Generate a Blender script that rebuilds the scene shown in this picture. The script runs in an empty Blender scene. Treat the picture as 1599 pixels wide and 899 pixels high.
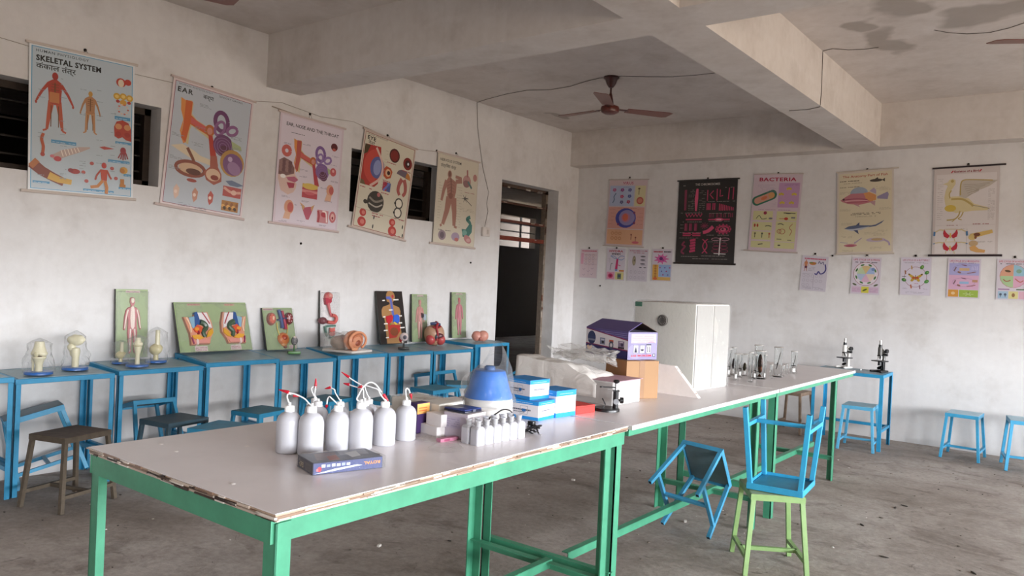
import bpy, bmesh, math, random
from mathutils import Vector, Matrix, Euler, noise
random.seed(7)
PI = math.pi
SC = bpy.context.scene
COL = SC.collection
R = math.radians
V = Vector

# ------------------------------------------------------------------ camera (measured from the photograph's vanishing points)
FPX, YAW, PIT, ROL, CH = 1214.2, 0.65629, -0.01061, 0.04622, 1.5
CC = V((0, 0, CH))
_f = V((-math.sin(YAW)*math.cos(PIT), math.cos(YAW)*math.cos(PIT), math.sin(PIT)))
_r = V((math.cos(YAW), math.sin(YAW), 0)); _u = _r.cross(_f)
CR = _r*math.cos(ROL)+_u*math.sin(ROL); CU = -_r*math.sin(ROL)+_u*math.cos(ROL); CF = _f
def ray(px, py): return CR*((px-799.5)/FPX)-CU*((py-449.5)/FPX)+CF
def onz(px, py, z): d = ray(px, py); return CC+d*((z-CH)/d.z)
def onx(px, py, x): d = ray(px, py); return CC+d*(x/d.x)
def ony(px, py, y): d = ray(px, py); return CC+d*(y/d.y)
cam = bpy.data.cameras.new('camera'); co = bpy.data.objects.new('camera', cam); COL.objects.link(co)
m = Matrix.Identity(4)
for i in range(3): m[i][0] = CR[i]; m[i][1] = CU[i]; m[i][2] = -CF[i]; m[i][3] = CC[i]
co.matrix_world = m
cam.sensor_width = 36; cam.lens = FPX/1599*36; cam.clip_start = .05
SC.camera = co

# ------------------------------------------------------------------ colour and materials
def lin(c):
    if isinstance(c, str):
        c = c.lstrip('#'); c = tuple(int(c[i:i+2], 16)/255 for i in (0, 2, 4))
    return tuple(((x+.055)/1.055)**2.4 if x > .04045 else x/12.92 for x in c[:3])+(1.,)
class NT:
    def __init__(s, name):
        s.m = bpy.data.materials.new(name); s.m.use_nodes = True; s.t = s.m.node_tree
        s.b = s.t.nodes['Principled BSDF']
    def n(s, typ, **kw):
        x = s.t.nodes.new(typ)
        for k, v in kw.items():
            if k.startswith('_'): x.inputs[k[1:].replace('_', ' ')].default_value = v
            else: setattr(x, k, v)
        return x
    def l(s, a, b): s.t.links.new(a, b)
    def coord(s, scale=(1, 1, 1), kind='Object'):
        c = s.n('ShaderNodeTexCoord'); mp = s.n('ShaderNodeMapping'); mp.inputs['Scale'].default_value = scale
        s.l(c.outputs[kind], mp.inputs['Vector']); return mp.outputs['Vector']
    def noise(s, vec, scale, detail=4, rough=.55, dist=0):
        x = s.n('ShaderNodeTexNoise'); x.inputs['Scale'].default_value = scale; x.inputs['Detail'].default_value = detail
        x.inputs['Roughness'].default_value = rough; x.inputs['Distortion'].default_value = dist
        s.l(vec, x.inputs['Vector']); return x.outputs['Fac']
    def ramp(s, fac, stops):
        x = s.n('ShaderNodeValToRGB'); e = x.color_ramp.elements
        while len(e) < len(stops): e.new(.5)
        for k, (p, c) in enumerate(stops):
            e[k].position = p; e[k].color = c if len(c) == 4 else lin(c)
        s.l(fac, x.inputs['Fac']); return x.outputs['Color']
    def mix(s, fac, a, b, mode='MIX'):
        x = s.n('ShaderNodeMix', data_type='RGBA', blend_type=mode)
        for inp, v in ((x.inputs[0], fac), (x.inputs[6], a), (x.inputs[7], b)):
            if hasattr(v, 'is_linked'): s.l(v, inp)
            else: inp.default_value = v
        return x.outputs[2]
    def bump(s, h, strength=.2, dist=.01):
        x = s.n('ShaderNodeBump'); x.inputs['Strength'].default_value = strength; x.inputs['Distance'].default_value = dist
        s.l(h, x.inputs['Height']); s.l(x.outputs['Normal'], s.b.inputs['Normal'])
    def set(s, **kw):
        for k, v in kw.items(): s.b.inputs[k.replace('_', ' ')].default_value = v
        return s
G = lambda v: (v, v, v, 1.)
M = {}
def vmat(name, rough=.5, dirt=.12, dscale=9., spec=.5, metal=0, coat=0, bumps=None, alpha=None, trans=0):
    """paint whose colour is stored on the faces, with a little wear"""
    t = NT(name); a = t.n('ShaderNodeAttribute', attribute_name='Col')
    v = t.coord()
    f = t.noise(v, dscale, 6, .65)
    col = t.mix(1., a.outputs['Color'], t.ramp(f, [(.3, G(1-dirt)), (.62, G(1.))]), 'MULTIPLY')
    t.l(col, t.b.inputs['Base Color'])
    t.set(Roughness=rough, Metallic=metal); t.b.inputs['Specular IOR Level'].default_value = spec
    t.b.inputs['Coat Weight'].default_value = coat; t.b.inputs['Coat Roughness'].default_value = .12
    if bumps: t.bump(t.noise(v, bumps[0], 3, .5), bumps[1], bumps[2])
    if trans: t.b.inputs['Transmission Weight'].default_value = trans
    M[name] = t.m; return t
vmat('paint', .38, .16, 14); vmat('matte', .8, .1, 10); vmat('card', .6, .05, 6, .4); vmat('plastic', .3, .03, 6, .5)
vmat('print', .42, .02, 4, .4, coat=.55, bumps=(5.5, .3, .02)); vmat('chart', .5, .02, 4, .4, bumps=(7., .2, .01))
vmat('model', .42, .05, 12, .5, coat=.15); vmat('metal', .28, .05, 20, .5, metal=1.); vmat('wood', .65, .35, 22, .35)
vmat('worn', .42, .22, 9, .5); vmat('laminate', .3, .06, 5, .5)

def plaster(name, base, dark, warm, amt=1.):
    t = NT(name); v = t.coord()
    n1 = t.noise(v, .55, 5, .6, .4); n2 = t.noise(v, 2.6, 6, .62); n3 = t.noise(v, 16, 4, .6)
    c = t.mix(t.ramp(n1, [(.35, G(0)), (.68, G(1))]), lin(base), lin(warm))
    c = t.mix(t.ramp(n2, [(.5, G(0)), (.75, G(.55*amt))]), c, lin(dark))
    br = t.n('ShaderNodeTexBrick'); br.offset = .37; br.squash = 1.
    for k, x in (('Scale', .9), ('Mortar Size', .035), ('Mortar Smooth', .9), ('Brick Width', 1.3), ('Row Height', .62)): br.inputs[k].default_value = x
    br.inputs['Color1'].default_value = G(.35); br.inputs['Color2'].default_value = G(.65); br.inputs['Mortar'].default_value = G(1)
    # trowelled putty bands: the brick pattern is turned into the wall plane
    mp = t.n('ShaderNodeMapping'); cmb = t.n('ShaderNodeCombineXYZ'); sep = t.n('ShaderNodeSeparateXYZ'); add = t.n('ShaderNodeMath', operation='ADD')
    t.l(v, sep.inputs[0]); t.l(sep.outputs[0], add.inputs[0]); t.l(sep.outputs[1], add.inputs[1]); t.l(add.outputs[0], cmb.inputs[0]); t.l(sep.outputs[2], cmb.inputs[1])
    nz = t.n('ShaderNodeTexNoise'); nz.inputs['Scale'].default_value = 1.2; t.l(v, nz.inputs['Vector'])
    sc = t.n('ShaderNodeVectorMath', operation='SCALE'); sc.inputs[3].default_value = .35; t.l(nz.outputs['Color'], sc.inputs[0])
    ad = t.n('ShaderNodeVectorMath', operation='ADD'); t.l(cmb.outputs[0], ad.inputs[0]); t.l(sc.outputs[0], ad.inputs[1]); t.l(ad.outputs[0], br.inputs['Vector'])
    c = t.mix(.035*amt, c, br.outputs['Color'], 'OVERLAY')
    c = t.mix(.10, c, t.ramp(n3, [(.3, G(.3)), (.7, G(.8))]), 'OVERLAY')
    nv = t.noise(t.coord((2.6, 2.6, .16)), 1.5, 4, .6); c = t.mix(.16, c, t.ramp(nv, [(.32, G(.33)), (.5, G(.5)), (.68, G(.72))]), 'OVERLAY')
    t.l(c, t.b.inputs['Base Color']); t.set(Roughness=.88); t.b.inputs['Specular IOR Level'].default_value = .25
    t.bump(n2, .18, .02); M[name] = t.m; return t
plaster('wall', '#d3d0cf', '#b9b3ae', '#d9d7d6'); plaster('beam', '#ccc5bf', '#b0a79f', '#d2ccc7', 1.)
# ceiling: plaster with damp patches that have a place of their own
t = plaster('ceiling', '#cdc5bf', '#b3aaa2', '#d3ccc7', 1.)
link = t.b.inputs['Base Color'].links[0].from_socket
mask = None; v = t.coord()
wob = t.n('ShaderNodeTexNoise'); wob.inputs['Scale'].default_value = 3.; t.l(v, wob.inputs['Vector'])
ws = t.n('ShaderNodeVectorMath', operation='SCALE'); ws.inputs[3].default_value = .5; t.l(wob.outputs['Color'], ws.inputs[0])
wa = t.n('ShaderNodeVectorMath', operation='ADD'); t.l(v, wa.inputs[0]); t.l(ws.outputs[0], wa.inputs[1])
for (px, py, rx, ry) in ((1343, 38, .16, .2), (1415, 12, .26, .28), (1385, 66, .2, .5), (1540, 22, .35, .3), (870, 180, .1, .25), (640, 92, .1, .1)):
    p = onz(px, py, 3.51)+V((.25, .25, .25))
    mp = t.n('ShaderNodeMapping', vector_type='TEXTURE'); mp.inputs['Location'].default_value = p; mp.inputs['Scale'].default_value = (rx, ry, 1.)
    g = t.n('ShaderNodeTexGradient', gradient_type='SPHERICAL'); t.l(wa.outputs[0], mp.inputs['Vector']); t.l(mp.outputs[0], g.inputs[0])
    o = t.ramp(g.outputs['Fac'], [(.1, G(0)), (.38, G(1))])
    mask = o if mask is None else t.mix(1., mask, o, 'LIGHTEN')
t.l(t.mix(t.mix(1., mask, G(.6), 'MULTIPLY'), link, lin('#8f867d')), t.b.inputs['Base Color'])
# floor: dusty unfinished concrete
t = NT('floor'); v = t.coord()
n1 = t.noise(v, .55, 6, .62, .6); n2 = t.noise(v, 3.2, 8, .7, .3); n3 = t.noise(v, 28, 5, .7); n4 = t.noise(v, 7., 3, .8, 1.); n5 = t.noise(t.coord((1., 1.6, 1.)), 1.5, 5, .68, 1.2)
c = t.ramp(n1, [(.3, '#7f756d'), (.48, '#a1978f'), (.7, '#bab3ad')])
c = t.mix(t.ramp(n2, [(.45, G(0)), (.75, G(.7))]), c, lin('#7b7067'))
c = t.mix(t.ramp(n4, [(.62, G(0)), (.72, G(.55))]), c, lin('#5f5650'))
c = t.mix(t.ramp(n5, [(.54, G(0)), (.66, G(.6))]), c, lin('#716760'))
c = t.mix(.28, c, t.ramp(n3, [(.3, G(.2)), (.7, G(.8))]), 'OVERLAY')
t.l(c, t.b.inputs['Base Color']); t.set(Roughness=.85); t.b.inputs['Specular IOR Level'].default_value = .25
t.bump(t.mix(.5, n2, n3), .35, .02); M['floor'] = t.m
def plain(name, col, rough=.5, **kw):
    t = NT(name); t.set(Base_Color=lin(col), Roughness=rough)
    for k, v2 in kw.items(): t.b.inputs[k.replace('_', ' ')].default_value = v2
    M[name] = t.m; return t
plain('dark', '#2a2522', .9)
plain('clear', '#ffffff', .04, Transmission_Weight=1., IOR=1.25)
plain('jar_glass', '#fbfdfd', .02, Transmission_Weight=1., IOR=1.18)
plain('water', '#f4f6f2', .0, Transmission_Weight=1., IOR=1.33)
# milky polythene of the wash bottles
t = plain('polythene', '#babac0', .3, Transmission_Weight=.0, Subsurface_Weight=.6, Subsurface_Scale=.03, Specular_IOR_Level=.5)
t.b.inputs['Subsurface Radius'].default_value = (1, 1, 1.1)
# thin crumpled film: mostly see-through with a glossy skin
def film(name, op, crumple=(30, .6, .01), tint='#f2f2f0'):
    t = NT(name); nt = t.t
    tr = t.n('ShaderNodeBsdfTransparent'); mx = t.n('ShaderNodeMixShader'); lw = t.n('ShaderNodeLayerWeight'); lw.inputs['Blend'].default_value = .35
    v = t.coord(); h = t.noise(v, crumple[0], 4, .6, 1.2); t.bump(h, crumple[1], crumple[2])
    nt.links.new(nt.nodes['Principled BSDF'].inputs['Normal'].links[0].from_socket, lw.inputs['Normal'])
    t.set(Base_Color=lin(tint), Roughness=.14); t.b.inputs['Specular IOR Level'].default_value = .9
    f = t.ramp(lw.outputs['Facing'], [(0., G(op)), (.8, G(min(1, op+.3)))])
    nt.links.new(f, mx.inputs[0]); nt.links.new(tr.outputs[0], mx.inputs[1]); nt.links.new(t.b.outputs[0], mx.inputs[2])
    nt.links.new(mx.outputs[0], nt.nodes['Material Output'].inputs['Surface']); M[name] = t.m
film('film_bag', .17, (20, .9, .014), '#8f9194'); film('film', .04, (26, .9, .012), '#b5b5b4'); film('film_dense', .11, (16, .6, .01), '#dcdad6'); film('foam_wrap', .72, (9, .5, .02), '#e9e5e0')

# ------------------------------------------------------------------ mesh builder: coloured shapes gathered into ONE mesh object
I4 = Matrix.Identity(4)
class MB:
    def __init__(s, col='#ffffff'):
        s.bm = bmesh.new(); s.cl = s.bm.loops.layers.float_color.new('Col'); s.c = col; s.M = I4; s.sm = s.bm.faces.layers.int.new('sm')
    def face(s, vs, col=None, sm=0):
        try: f = s.bm.faces.new(vs)
        except ValueError: return None
        c = lin(col or s.c)
        for l in f.loops: l[s.cl] = c
        f[s.sm] = sm; return f
    def v(s, p): return s.bm.verts.new(s.M @ V(p))
    def poly(s, pts, col=None): return s.face([s.v(p) for p in pts], col)
    def box(s, c, sz, col=None, rot=None, bev=0, cols=None):
        X = Matrix.Translation(V(c)) @ (rot.to_4x4() if rot else I4); h = V(sz)/2
        vs = [s.v(X @ V((a*h.x, b*h.y, d*h.z))) for a in (-1, 1) for b in (-1, 1) for d in (-1, 1)]
        # -x +x -y +y -z +z
        F = [(0, 1, 3, 2), (4, 6, 7, 5), (0, 4, 5, 1), (2, 3, 7, 6), (0, 2, 6, 4), (1, 5, 7, 3)]
        fs = [s.face([vs[i] for i in f], (cols or {}).get(k, col)) for k, f in enumerate(F)]
        if bev:
            es = list({e for f in fs for e in f.edges})
            bmesh.ops.bevel(s.bm, geom=es, offset=bev, segments=2, affect='EDGES', profile=.5, clamp_overlap=True)
        return s
    def bar(s, a, b, w, d, col=None, up=(0, 0, 1), bev=0):
        a, b = V(a), V(b); z = (b-a); L = z.length; z.normalize(); x = V(up).cross(z)
        if x.length < 1e-4: x = V((1, 0, 0))
        x.normalize(); y = z.cross(x)
        s.box((a+b)/2, (w, d, L), col, Matrix((x, y, z)).transposed(), bev); return s
    def tube(s, pts, r, col=None, n=8, cap=True, closed=False):
        pts = [V(p) for p in pts]; N = len(pts); rr = r if isinstance(r, (list, tuple)) else [r]*N; rings = []; up = None
        for i, p in enumerate(pts):
            t = (pts[min(i+1, N-1)]-pts[max(i-1, 0)])
            if closed: t = pts[(i+1) % N]-pts[i-1]
            t.normalize()
            if up is None: up = t.orthogonal().normalized()
            up = (up-t*up.dot(t)); up = up.normalized() if up.length > 1e-6 else t.orthogonal().normalized(); w = t.cross(up)
            rings.append([s.v(p+(up*math.cos(2*PI*k/n)+w*math.sin(2*PI*k/n))*rr[i]) for k in range(n)])
        for i in range(N if closed else N-1):
            A, B = rings[i], rings[(i+1) % N]
            for k in range(n): s.face([A[k], A[(k+1) % n], B[(k+1) % n], B[k]], col, 1)
        if cap and not closed: s.face(rings[0][::-1], col); s.face(rings[-1], col)
        return s
    def lathe(s, prof, col=None, n=20, c=(0, 0, 0), cols=None, sx=1, sy=1):
        rings = []
        for r, z in prof:
            rings.append([s.v((c[0], c[1], c[2]+z))] if r < 1e-6 else [s.v((c[0]+sx*r*math.cos(2*PI*k/n), c[1]+sy*r*math.sin(2*PI*k/n), c[2]+z)) for k in range(n)])
        for i in range(len(rings)-1):
            A, B = rings[i], rings[i+1]; cc = cols[i] if cols else col
            for k in range(n):
                q = ([A[0]] if len(A) == 1 else [A[k], A[(k+1) % n]])+([B[0]] if len(B) == 1 else [B[(k+1) % n], B[k]])
                if len(q) > 2: s.face(q, cc, 1)
        return s
    def ell(s, c, r, col=None, n=14, f=None, rot=None):
        r = (r, r, r) if isinstance(r, (int, float)) else r; X = Matrix.Translation(V(c)) @ (rot.to_4x4() if rot else I4); m = n//2+1; rings = []
        for j in range(m+1):
            th = PI*j/m; ring = []
            for k in range(n if 0 < j < m else 1):
                d = V((math.sin(th)*math.cos(2*PI*k/n), math.sin(th)*math.sin(2*PI*k/n), math.cos(th)))
                g = f(d) if f else 1.
                ring.append(s.v(X @ V((d.x*r[0]*g, d.y*r[1]*g, d.z*r[2]*g))))
            rings.append(ring)
        for j in range(m):
            A, B = rings[j], rings[j+1]
            for k in range(n):
                q = ([A[0]] if len(A) == 1 else [A[k]])+([B[0]] if len(B) == 1 else [B[k], B[(k+1) % n]])+([] if len(A) == 1 else [A[(k+1) % n]])
                if len(q) > 2: s.face(q, col, 1)
        return s
    def prism(s, P, z0, z1, col=None, inset=0, side=None):
        """polygon (x, y) raised from z0 to z1, its top drawn in by inset"""
        area = sum(P[i][0]*P[(i+1) % len(P)][1]-P[(i+1) % len(P)][0]*P[i][1] for i in range(len(P)))
        if area < 0: P = P[::-1]
        cx = sum(p[0] for p in P)/len(P); cy = sum(p[1] for p in P)/len(P)
        def ins(p):
            d = V((cx-p[0], cy-p[1])); L = d.length
            return (p[0]+d.x/L*min(inset, L*.5), p[1]+d.y/L*min(inset, L*.5)) if L > 1e-6 else p
        A = [s.v((p[0], p[1], z0)) for p in P]; B = [s.v((*ins(p), z1)) for p in P]; n = len(P)
        for k in range(n): s.face([A[k], A[(k+1) % n], B[(k+1) % n], B[k]], side or col)
        s.face(B, col); s.face(A[::-1], side or col); return s
    def build(s, name, mat, parent=None, smooth=True, sharp=40, bev=0, sub=0):
        bmesh.ops.recalc_face_normals(s.bm, faces=[f for f in s.bm.faces if len(f.verts) > 2]) if not getattr(s, 'keep', False) else None
        for f in s.bm.faces: f.smooth = smooth and bool(f[s.sm]) or sub > 0
        me = bpy.data.meshes.new(name); s.bm.to_mesh(me); s.bm.free()
        mats = mat if isinstance(mat, (list, tuple)) else [mat]
        for x in mats: me.materials.append(M[x] if isinstance(x, str) else x)
        if smooth and not sub: me.set_sharp_from_angle(angle=R(sharp))
        o = bpy.data.objects.new(name, me); COL.objects.link(o)
        if parent: o.parent = parent
        if bev:
            b = o.modifiers.new('bevel', 'BEVEL'); b.width = bev; b.segments = 2; b.limit_method = 'ANGLE'
        if sub:
            b = o.modifiers.new('sub', 'SUBSURF'); b.levels = b.render_levels = sub
        return o
def tag(o, label=None, cat=None, group=None, kind=None):
    for k, x in (('label', label), ('category', cat), ('group', group), ('kind', kind)):
        if x: o[k] = x
    return o
def thing(name, label, cat, loc=(0, 0, 0), rot=(0, 0, 0), group=None, mat=None, scale=1.):
    o = bpy.data.objects.new(name, None); COL.objects.link(o); o.empty_display_size = .05
    if mat is not None: o.matrix_world = mat
    else: o.location = loc; o.rotation_euler = rot if not isinstance(rot, (int, float)) else (0, 0, rot); o.scale = (scale,)*3
    return tag(o, label, cat, group)
def kids(o): return [x for x in COL.objects if x.parent == o]
def dup(root, label=None, loc=None, rot=None, scale=None, group=None):
    r = root.copy(); COL.objects.link(r)
    def rec(a, b):
        for ch in kids(a):
            c = ch.copy(); COL.objects.link(c); c.parent = b; rec(ch, c)
    rec(root, r)
    if label: r['label'] = label
    if group: r['group'] = group
    if loc is not None: r.location = loc
    if rot is not None: r.rotation_euler = rot if not isinstance(rot, (int, float)) else (0, 0, rot)
    if scale: r.scale = (scale,)*3
    return r
def structure(mb, name, mat, **kw): return tag(mb.build(name, mat, **kw), kind='structure')
def arc(c, r, a0, a1, n=12, ry=None): return [(c[0]+r*math.cos(a0+(a1-a0)*k/n), c[1]+(ry or r)*math.sin(a0+(a1-a0)*k/n)) for k in range(n+1)]
def oval(c, rx, ry, n=20, rot=0):
    return [(c[0]+rx*math.cos(2*PI*k/n)*math.cos(rot)-ry*math.sin(2*PI*k/n)*math.sin(rot), c[1]+rx*math.cos(2*PI*k/n)*math.sin(rot)+ry*math.sin(2*PI*k/n)*math.cos(rot)) for k in range(n)]
def spline(pts, n=6, closed=False):
    """Catmull-Rom through the points"""
    P = [V(p) for p in pts]; N = len(P); out = []
    for i in range(N if closed else N-1):
        a, b, c, d = (P[(i-1) % N], P[i], P[(i+1) % N], P[(i+2) % N]) if closed else (P[max(i-1, 0)], P[i], P[i+1], P[min(i+2, N-1)])
        for k in range(n):
            t = k/n; out.append(.5*((2*b)+(c-a)*t+(2*a-5*b+4*c-d)*t*t+(3*b-a-3*c+d)*t**3))
    if not closed: out.append(P[-1])
    return out

# ------------------------------------------------------------------ the room
XW, YB, ZC, ZB = -5.83, 8.95, 3.51, 3.06      # left wall, back wall, ceiling, underside of the beams
XR, YF, TH = 5.2, -3.2, .25
def wallx(name, x0, x1, y0, y1, z0, z1, holes, mat='wall'):
    """a wall slab between x0..x1 with rectangular openings (ya, yb, za, zb)"""
    mb = MB(); ys = sorted({y0, y1, *[h[0] for h in holes], *[h[1] for h in holes]}); zs = sorted({z0, z1, *[h[2] for h in holes], *[h[3] for h in holes]})
    inh = lambda y, z: any(h[0] < y < h[1] and h[2] < z < h[3] for h in holes)
    cells = [[not inh((ys[i]+ys[i+1])/2, (zs[j]+zs[j+1])/2) for j in range(len(zs)-1)] for i in range(len(ys)-1)]
    q = lambda *p: mb.poly(p)
    for i in range(len(ys)-1):
        for j in range(len(zs)-1):
            a, b, c, d = ys[i], ys[i+1], zs[j], zs[j+1]
            if not cells[i][j]: continue
            q((x0, a, c), (x0, a, d), (x0, b, d), (x0, b, c)); q((x1, a, c), (x1, b, c), (x1, b, d), (x1, a, d))
            if i == 0 or not cells[i-1][j]: q((x0, a, c), (x1, a, c), (x1, a, d), (x0, a, d))
            if i == len(ys)-2 or not cells[i+1][j]: q((x0, b, c), (x0, b, d), (x1, b, d), (x1, b, c))
            if j == 0 or not cells[i][j-1]: q((x0, a, c), (x0, b, c), (x1, b, c), (x1, a, c))
            if j == len(zs)-2 or not cells[i][j+1]: q((x0, a, d), (x1, a, d), (x1, b, d), (x0, b, d))
    bmesh.ops.remove_doubles(mb.bm, verts=mb.bm.verts[:], dist=1e-5)
    return structure(mb, name, mat)
W1 = (1.72, 3.06, 2.085, 2.692); W2 = (4.95, 6.22, 2.085, 2.692); DR = (7.28, 8.485, 0., 2.695)
wallx('wall_left', XW-TH, XW, YF, YB+TH, 0, ZC, [W1, W2, DR])
mb = MB(); mb.box(((XW+XR)/2-.0, YB+TH/2, ZC/2), (XR-XW+.0, TH, ZC)); structure(mb, 'wall_back', 'wall')
RW = [(-2.3, .1, .9, 2.45), (1.0, 4.0, .9, 2.45), (4.9, 8.2, .9, 2.45)]
wallx('wall_right', XR, XR+TH, YF, YB+TH, 0, ZC, RW)
mb = MB(); mb.box(((XW+XR)/2, YF-TH/2, ZC/2), (XR-XW+2*TH, TH, ZC)); structure(mb, 'wall_front', 'wall')
mb = MB(); mb.box((-3.9, 7.5, -.1), (19., 22., .2)); structure(mb, 'floor', 'floor')
mb = MB(); mb.box((-3.9, 7.5, ZC+.1), (19., 22., .2)); structure(mb, 'ceiling', 'ceiling')
mb = MB(); mb.box(((XW+XR)/2, 4.155, (ZB+ZC)/2), (XR-XW, .35, ZC-ZB)); structure(mb, 'beam_cross', 'beam')
YBM = 8.73
mb = MB(); mb.box(((XW+XR)/2, (YBM+YB)/2, (ZB+ZC)/2), (XR-XW, YB-YBM, ZC-ZB)); structure(mb, 'beam_back', 'beam')
mb = MB()
for a, b in ((YF, 3.98), (4.33, YBM)): mb.box((-2.155, (a+b)/2, (ZB+ZC)/2), (.355, b-a, ZC-ZB))
structure(mb, 'beam_long', 'beam')
# window frames of the three openings towards the daylight
for k, (a, b, c, d) in enumerate(RW):
    mb = MB('#7d6f62'); x = XR+.12
    for y in (a+.03, (a+b)/2, b-.03): mb.box((x, y, (c+d)/2), (.05, .06, d-c))
    for z in (c+.03, d-.03, c+(d-c)*.66): mb.box((x, (a+b)/2, z), (.05, b-a, .05))
    for j in range(1, 8): mb.tube([(x-.06, a, c+(d-c)*j/8), (x-.06, b, c+(d-c)*j/8)], .006, '#4a433d', 6)
    structure(mb, 'window_%d' % (k+3), 'paint')
# the two high openings of the left wall: frame, grille
for k, (a, b, c, d) in enumerate((W1, W2)):
    mb = MB('#3a2f28'); x = XW-.19
    for y in (a+.025, (a+b)/2, b-.025): mb.box((x, y, (c+d)/2), (.07, .05, d-c))
    for z in (c+.025, d-.025): mb.box((x, (a+b)/2, z), (.07, b-a, .05))
    for j in range(1, 5): mb.box((x-.02, (a+b)/2, c+(d-c)*j/5), (.012, b-a, .012), '#2b2522')
    structure(mb, 'window_%d' % (k+1), 'wood')
# door frame, rusty, with transom bars and a closed transom sheet
mb = MB('#6d5446'); x = XW-.205; a, b, c, d = DR
for y in (a+.02, b-.02): mb.box((x, y, d/2), (.07, .04, d), '#86786b')
mb.box((x, (a+b)/2, d-.02), (.07, b-a, .04), '#5a4a40')
for z, h, cc in ((2.46, .022, '#5f4238'), (2.235, .03, '#6e3f33'), (2.02, .05, '#7e3a2c')): mb.box((x, (a+b)/2, z), (.05, b-a, h), cc)
random.seed(3)
for k in range(26):
    mb.box((x+.036, b-.02-random.uniform(-.012, .012), random.uniform(.1, 2.6)), (.003, random.uniform(.01, .03), random.uniform(.02, .14)), random.choice(['#b0a497', '#6a4030', '#9a8d80', '#51382e']))
for k in range(18):
    mb.box((x+.037, random.uniform(a, b), d-.03-random.uniform(0, .02)), (.003, random.uniform(.02, .12), .02), random.choice(['#c8bfb4', '#b3a799', '#5d4336']))
for k in range(8):
    mb.box((x+.028, random.uniform(a, b), 2.03+random.choice([0, .21, .43])), (.003, random.uniform(.03, .12), .012), random.choice(['#a89a8c', '#8a5141']))
structure(mb, 'door_1', 'wood')
# dark corridor beyond the left wall
XC = -12.5
WA, WB, WC, WD = onx(778, 365, XC).y, onx(836, 368, XC).y, onx(810, 386, XC).z, min(3.3, onx(810, 338, XC).z)
def wallfar():
    return wallx('wall_corridor', XC-.2, XC, -3.4, 18.8, 0, ZC, [(WA, WB, WC, WD)], 'corridor')
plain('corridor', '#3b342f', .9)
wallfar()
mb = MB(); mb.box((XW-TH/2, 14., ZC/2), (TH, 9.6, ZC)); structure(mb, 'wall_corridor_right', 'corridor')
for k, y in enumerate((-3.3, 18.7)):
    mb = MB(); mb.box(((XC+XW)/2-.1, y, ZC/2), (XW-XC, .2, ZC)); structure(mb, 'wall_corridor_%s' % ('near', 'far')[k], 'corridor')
mb = MB('#2b2623')
for j in range(1, 4): mb.box((XC-.05, (WA+WB)/2, WC+(WD-WC)*j/4), (.03, WB-WA, .03))
mb.box((XC-.05, WA+(WB-WA)*.62, (WC+WD)/2), (.03, .06, WD-WC))
structure(mb, 'window_6', 'paint')
mb = MB(); mb.box((XC-1.85, (WA+WB)/2, 2.), (.2, 9., 4.)); mb.box((XC-1.05, (WA+WB)/2, 3.9), (1.8, 9., .2)); structure(mb, 'wall_sky_blocker', 'corridor')  # added wall and roof slab, shutting sky light out of the corridor window

# ------------------------------------------------------------------ daylight: an overcast sky seen through the openings
w = bpy.data.worlds.new('sky'); SC.world = w; w.use_nodes = True
bg = w.node_tree.nodes['Background']; bg.inputs[1].default_value = 24.
_tc = w.node_tree.nodes.new('ShaderNodeTexCoord'); _sp = w.node_tree.nodes.new('ShaderNodeSeparateXYZ'); _rp = w.node_tree.nodes.new('ShaderNodeValToRGB')
w.node_tree.links.new(_tc.outputs['Generated'], _sp.inputs[0]); w.node_tree.links.new(_sp.outputs[2], _rp.inputs[0]); w.node_tree.links.new(_rp.outputs[0], bg.inputs[0])
_e = _rp.color_ramp.elements; _e[0].position = 0.; _e[0].color = (.17, .14, .11, 1); _e[1].position = .03; _e[1].color = (.95, .97, 1., 1); _x = _e.new(.13); _x.color = (.93, .96, 1., 1); _x = _e.new(.32); _x.color = (.42, .47, .53, 1)
def portal(name, loc, rot, sx, sy):
    l = bpy.data.lights.new(name, 'AREA'); l.shape = 'RECTANGLE'; l.size = sx; l.size_y = sy; l.cycles.is_portal = True
    o = bpy.data.objects.new(name, l); COL.objects.link(o); o.location = loc; o.rotation_euler = rot
for k, (a, b, c, d) in enumerate(RW): portal('daylight_%d' % k, (XR+TH+.02, (a+b)/2, (c+d)/2), (0, R(90), 0), d-c, b-a)
SC.view_settings.view_transform = 'Standard'; SC.view_settings.look = 'None'; SC.view_settings.gamma = 1; SC.view_settings.use_curve_mapping = False
SC.view_settings.exposure = 1.36
SC.cycles.use_denoising = True; SC.cycles.max_bounces = 10; SC.cycles.diffuse_bounces = 6; SC.cycles.transparent_max_bounces = 24; SC.cycles.transmission_bounces = 10
SC.cycles.sample_clamp_indirect = 6.; SC.cycles.caustics_refractive = False; SC.cycles.caustics_reflective = False
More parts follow.
